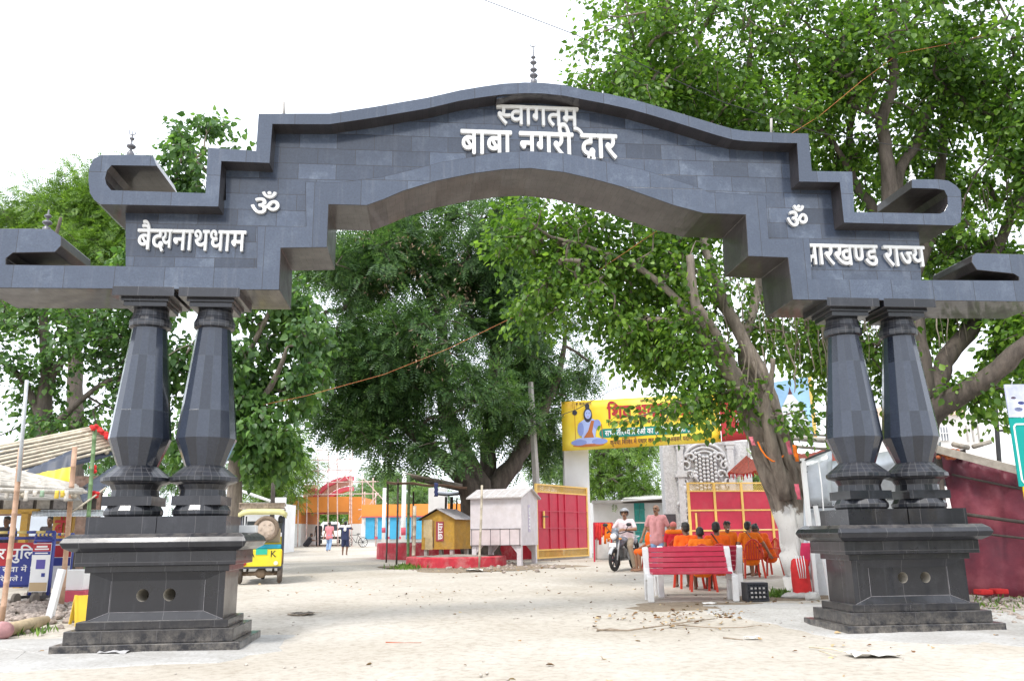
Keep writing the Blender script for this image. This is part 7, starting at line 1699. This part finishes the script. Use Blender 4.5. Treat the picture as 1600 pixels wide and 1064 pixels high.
# ------------------------------------------------------------------ litter on the ground
def litter():
    rs = np.random.RandomState(9); P = []
    def add(px, py_d, n, sx, sd):
        for k in range(n):
            p = gp(px+rs.normal()*sx, max(7.5, py_d+rs.normal()*sd)); P.append((p.x, p.y, p.z+.012))
    add(1090, 12.9, 95, 60, .5); add(1150, 13.2, 70, 22, .2); add(1010, 12.8, 40, 60, .8); add(1210, 13.8, 90, 40, .6); add(900, 13, 50, 260, 2.4); add(700, 20, 90, 200, 3); add(1340, 9.5, 9, 90, .6); add(1000, 10, 20, 320, 1.2); add(1530, 13.4, 130, 50, .8); add(720, 25.5, 220, 70, .8); add(800, 29, 160, 50, 1)
    P = np.array(P); n = len(P); D = rs.normal(size=(n, 3)); D[:, 2] *= .12; N = np.array([0, 0, 1.])+rs.normal(size=(n, 3))*.25
    m = leaf_mat('dry fallen leaves', (.16, .07, .025), (.30, .19, .09), (.44, .34, .20), .0, .8)
    o = leaf_mesh('fallen_leaves', P, D, N, .035+.06*rs.rand(n), OVATE, m, None, .4); return tag(o, 'dry brown fallen leaves scattered over the sandy ground', 'leaves', None, 'stuff')
litter()
def twig(name, label, pts, r, mat, cat='twig', branches=0):
    rd = random.Random(len(label)); m = MB(); Q = []
    for px, d in pts: Q.append(gp(px, d)+Vector((0, 0, r*.8+rd.uniform(.002, .02))))
    m.tube(Q, [r*(1-.5*i/(len(Q)-1)) for i in range(len(Q))], 6)
    for k in range(branches):
        i = rd.randrange(len(Q)-1); a = Q[i].lerp(Q[i+1], rd.random()); b = a+Vector((rd.uniform(-.4, .4), rd.uniform(-.25, .25), rd.uniform(0, .03))); m.tube([a, (a+b)/2+Vector((0, 0, .015)), b], [r*.5, r*.4, r*.25], 5)
    return tag(m.build(name, [mat]), label, cat)
TW = PM('dry twig', (.30, .24, .18), .9, .3, 12); TWL = PM('pale dry stalk', (.62, .54, .40), .8, .2, 10)
twig('dry_branch', 'long thin dry branch lying across the sand before the red benches', [(928,11.6),(975,11.5),(1030,11.9),(1075,12.3),(1110,12.5)], .014, TW, 'branch', 5)
twig('dry_twig', 'dry twig trailing from the leaf litter towards the right plinth', [(1050,12.0),(1110,11.7),(1150,11.6),(1180,11.9)], .010, TW, 'twig', 3)
twig('cane_stalk', 'pale cane stalk lying on the sand near the right plinth', [(1250,9.7),(1285,9.4),(1318,9.1)], .010, TWL, 'stalk', 1)
twig('cane_stalk', 'second pale stalk crossing the first by the torn paper', [(1265,9.3),(1290,9.0)], .009, TWL, 'stalk')
twig('dry_twig', 'short dark twig lying alone in the middle foreground', [(1120,10.5),(1150,10.4)], .012, TW, 'twig')
twig('red_stick', 'thin reddish stick lying in the middle of the road', [(606,10.55),(634,10.5),(660,10.45)], .010, PM('red stick', (.42, .12, .06), .8, .2, 9), 'stick')
twig('dry_twig', 'dry twig with side shoots on the left concrete apron edge', [(455,13.6),(475,13.4),(487,13.6)], .012, TW, 'twig', 4)
twig('dry_twig', 'grey stick lying by the foot of the maroon tent', [(1545,12.6),(1580,12.9),(1620,13.4)], .03, WOODG, 'stick', 2)
def crumple(name, label, px, d, size, mat, seed, cat):
    rd = random.Random(seed); c = gp(px, d); g = [[c+RX*((j/6-.5)*size*1.6)+FH*((i/4-.5)*size)+Vector((0, 0, .012+rd.uniform(0, size*.16))) for j in range(7)] for i in range(5)]
    return tag(MB().sheet(g, smooth=False).build(name, [mat], solid=.003), label, cat)
PAPER = PM('torn paper', (.72, .70, .66), .9, .06, 8)
crumple('torn_paper', 'torn white paper lying on the sand in front of the right plinth', 1345, 9.0, .30, PAPER, 1, 'paper')
crumple('torn_paper', 'small torn paper flake on the sand left of the cane stalks', 1165, 10.6, .12, PAPER, 2, 'paper')
crumple('paper_scrap', 'grey paper scrap on the left apron before the plinth', 195, 10.0, .20, PM('grey scrap', (.45, .44, .44), .9, .2), 3, 'paper')
crumple('paper_scrap', 'pale scrap lying under the red benches', 1102, 14.2, .14, PAPER, 4, 'paper')
crumple('paper_scrap', 'white scrap on the dark earth before the white kiosk', 741, 24.5, .3, PAPER, 5, 'paper')
crumple('cloth_scrap', 'dark cloth scrap lying on the road right of the left plinth', 478, 13.6, .22, PM('dark scrap', (.10, .085, .07), .9, .3), 6, 'cloth')
def rubble(name, label, px, d, n, sx, sd, size, mat, seed):
    rs = random.Random(seed); m = MB()
    for k in range(n):
        p = gp(px+rs.gauss(0, sx), d+rs.gauss(0, sd)); r = size*rs.uniform(.3, 1)
        b = len(m.v); m.ball(p+Vector((0, 0, r*.3)), (r, r*rs.uniform(.6, 1), r*rs.uniform(.5, .8)), 6, 5)
        for i in range(b, len(m.v)): m.v[i] = tuple(Vector(m.v[i])+Vector((rs.uniform(-1, 1), rs.uniform(-1, 1), rs.uniform(-1, 1)))*r*.25)
    o = m.build(name, [mat], local=True); return tag(o, label, 'rubble', None, 'stuff')
RUB = PM('broken brick rubble', (.36, .30, .26), .95, .5, 14, .5, (.2, .16, .13), bump=.8)
rubble('rubble', 'broken stone and brick rubble heaped under the police barriers', 45, 14.6, 420, 45, .9, .09, RUB, 1)
rubble('rubble_patch', 'loose stones and clods along the foot of the maroon tent', 1545, 13.2, 150, 45, .7, .07, RUB, 2)
rubble('gravel', 'small pale pebbles and clods strewn over the sand', 800, 13, 300, 420, 3.2, .022, PM('pebble', (.46, .42, .37), .95, .3, 20), 3)
rubble('stones', 'stones scattered round the white kiosk legs', 770, 26.3, 90, 55, .9, .08, RUB, 4)
def grass(px, d, n, sx, sd, h, seed, label):
    rs = np.random.RandomState(seed); P = []
    for k in range(n): p = gp(px+rs.normal()*sx, d+rs.normal()*sd); P.append((p.x, p.y, p.z))
    P = np.array(P); D = rs.normal(size=(n, 3))*.35+np.array([0, 0, 1.]); N = rs.normal(size=(n, 3)); N[:, 2] *= .2
    o = leaf_mesh('grass_tuft', P, D, N, h*(.5+rs.rand(n)), SLIM, L_LIGHT, None, .2); return tag(o, label, 'grass', None, 'stuff')
grass(1210, 15.2, 160, 10, .15, .12, 1, 'green grass tufts on the earth beside the black crate')
grass(1560, 13.6, 120, 40, .5, .09, 2, 'weeds growing at the foot of the maroon tent')
grass(634, 26.0, 240, 12, .4, .14, 3, 'green grass patch by the red tree kerb')
grass(45, 12.2, 150, 22, .2, .10, 4, 'grass growing round the cut log')
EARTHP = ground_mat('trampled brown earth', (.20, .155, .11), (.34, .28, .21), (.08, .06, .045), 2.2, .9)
def earth_patch(name, spots, seed):
    rd = random.Random(seed); n = 40; c = gp(*spots[0]); rx, rd_ = spots[1]; vs = [c+Vector((0, 0, .006))]
    for s, z in ((.5, .007), (.8, .005), (1, -.02)):
        for k in range(n):
            a = 2*math.pi*k/n; f = s*(1+.16*math.sin(3*a+seed)+.1*math.sin(7*a+2*seed)+rd.uniform(-.04, .04)); p = c+RX*rx*f*math.cos(a)+FH*rd_*f*math.sin(a); vs.append(Vector((p.x, p.y, gz(p.x, p.y)+z+.012)))
    fs = [(0, 1+k, 1+(k+1) % n) for k in range(n)]+[(1+i*n+k, 1+(i+1)*n+k, 1+(i+1)*n+(k+1) % n, 1+i*n+(k+1) % n) for i in range(2) for k in range(n)]
    return tag(MB().add(vs, fs, 0, True).build(name, [EARTHP], local=True), kind='structure')

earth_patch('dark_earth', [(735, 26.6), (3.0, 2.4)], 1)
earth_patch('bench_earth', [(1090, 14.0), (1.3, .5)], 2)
earth_patch('verge', [(1215, 15.3), (1.0, .9)], 3)
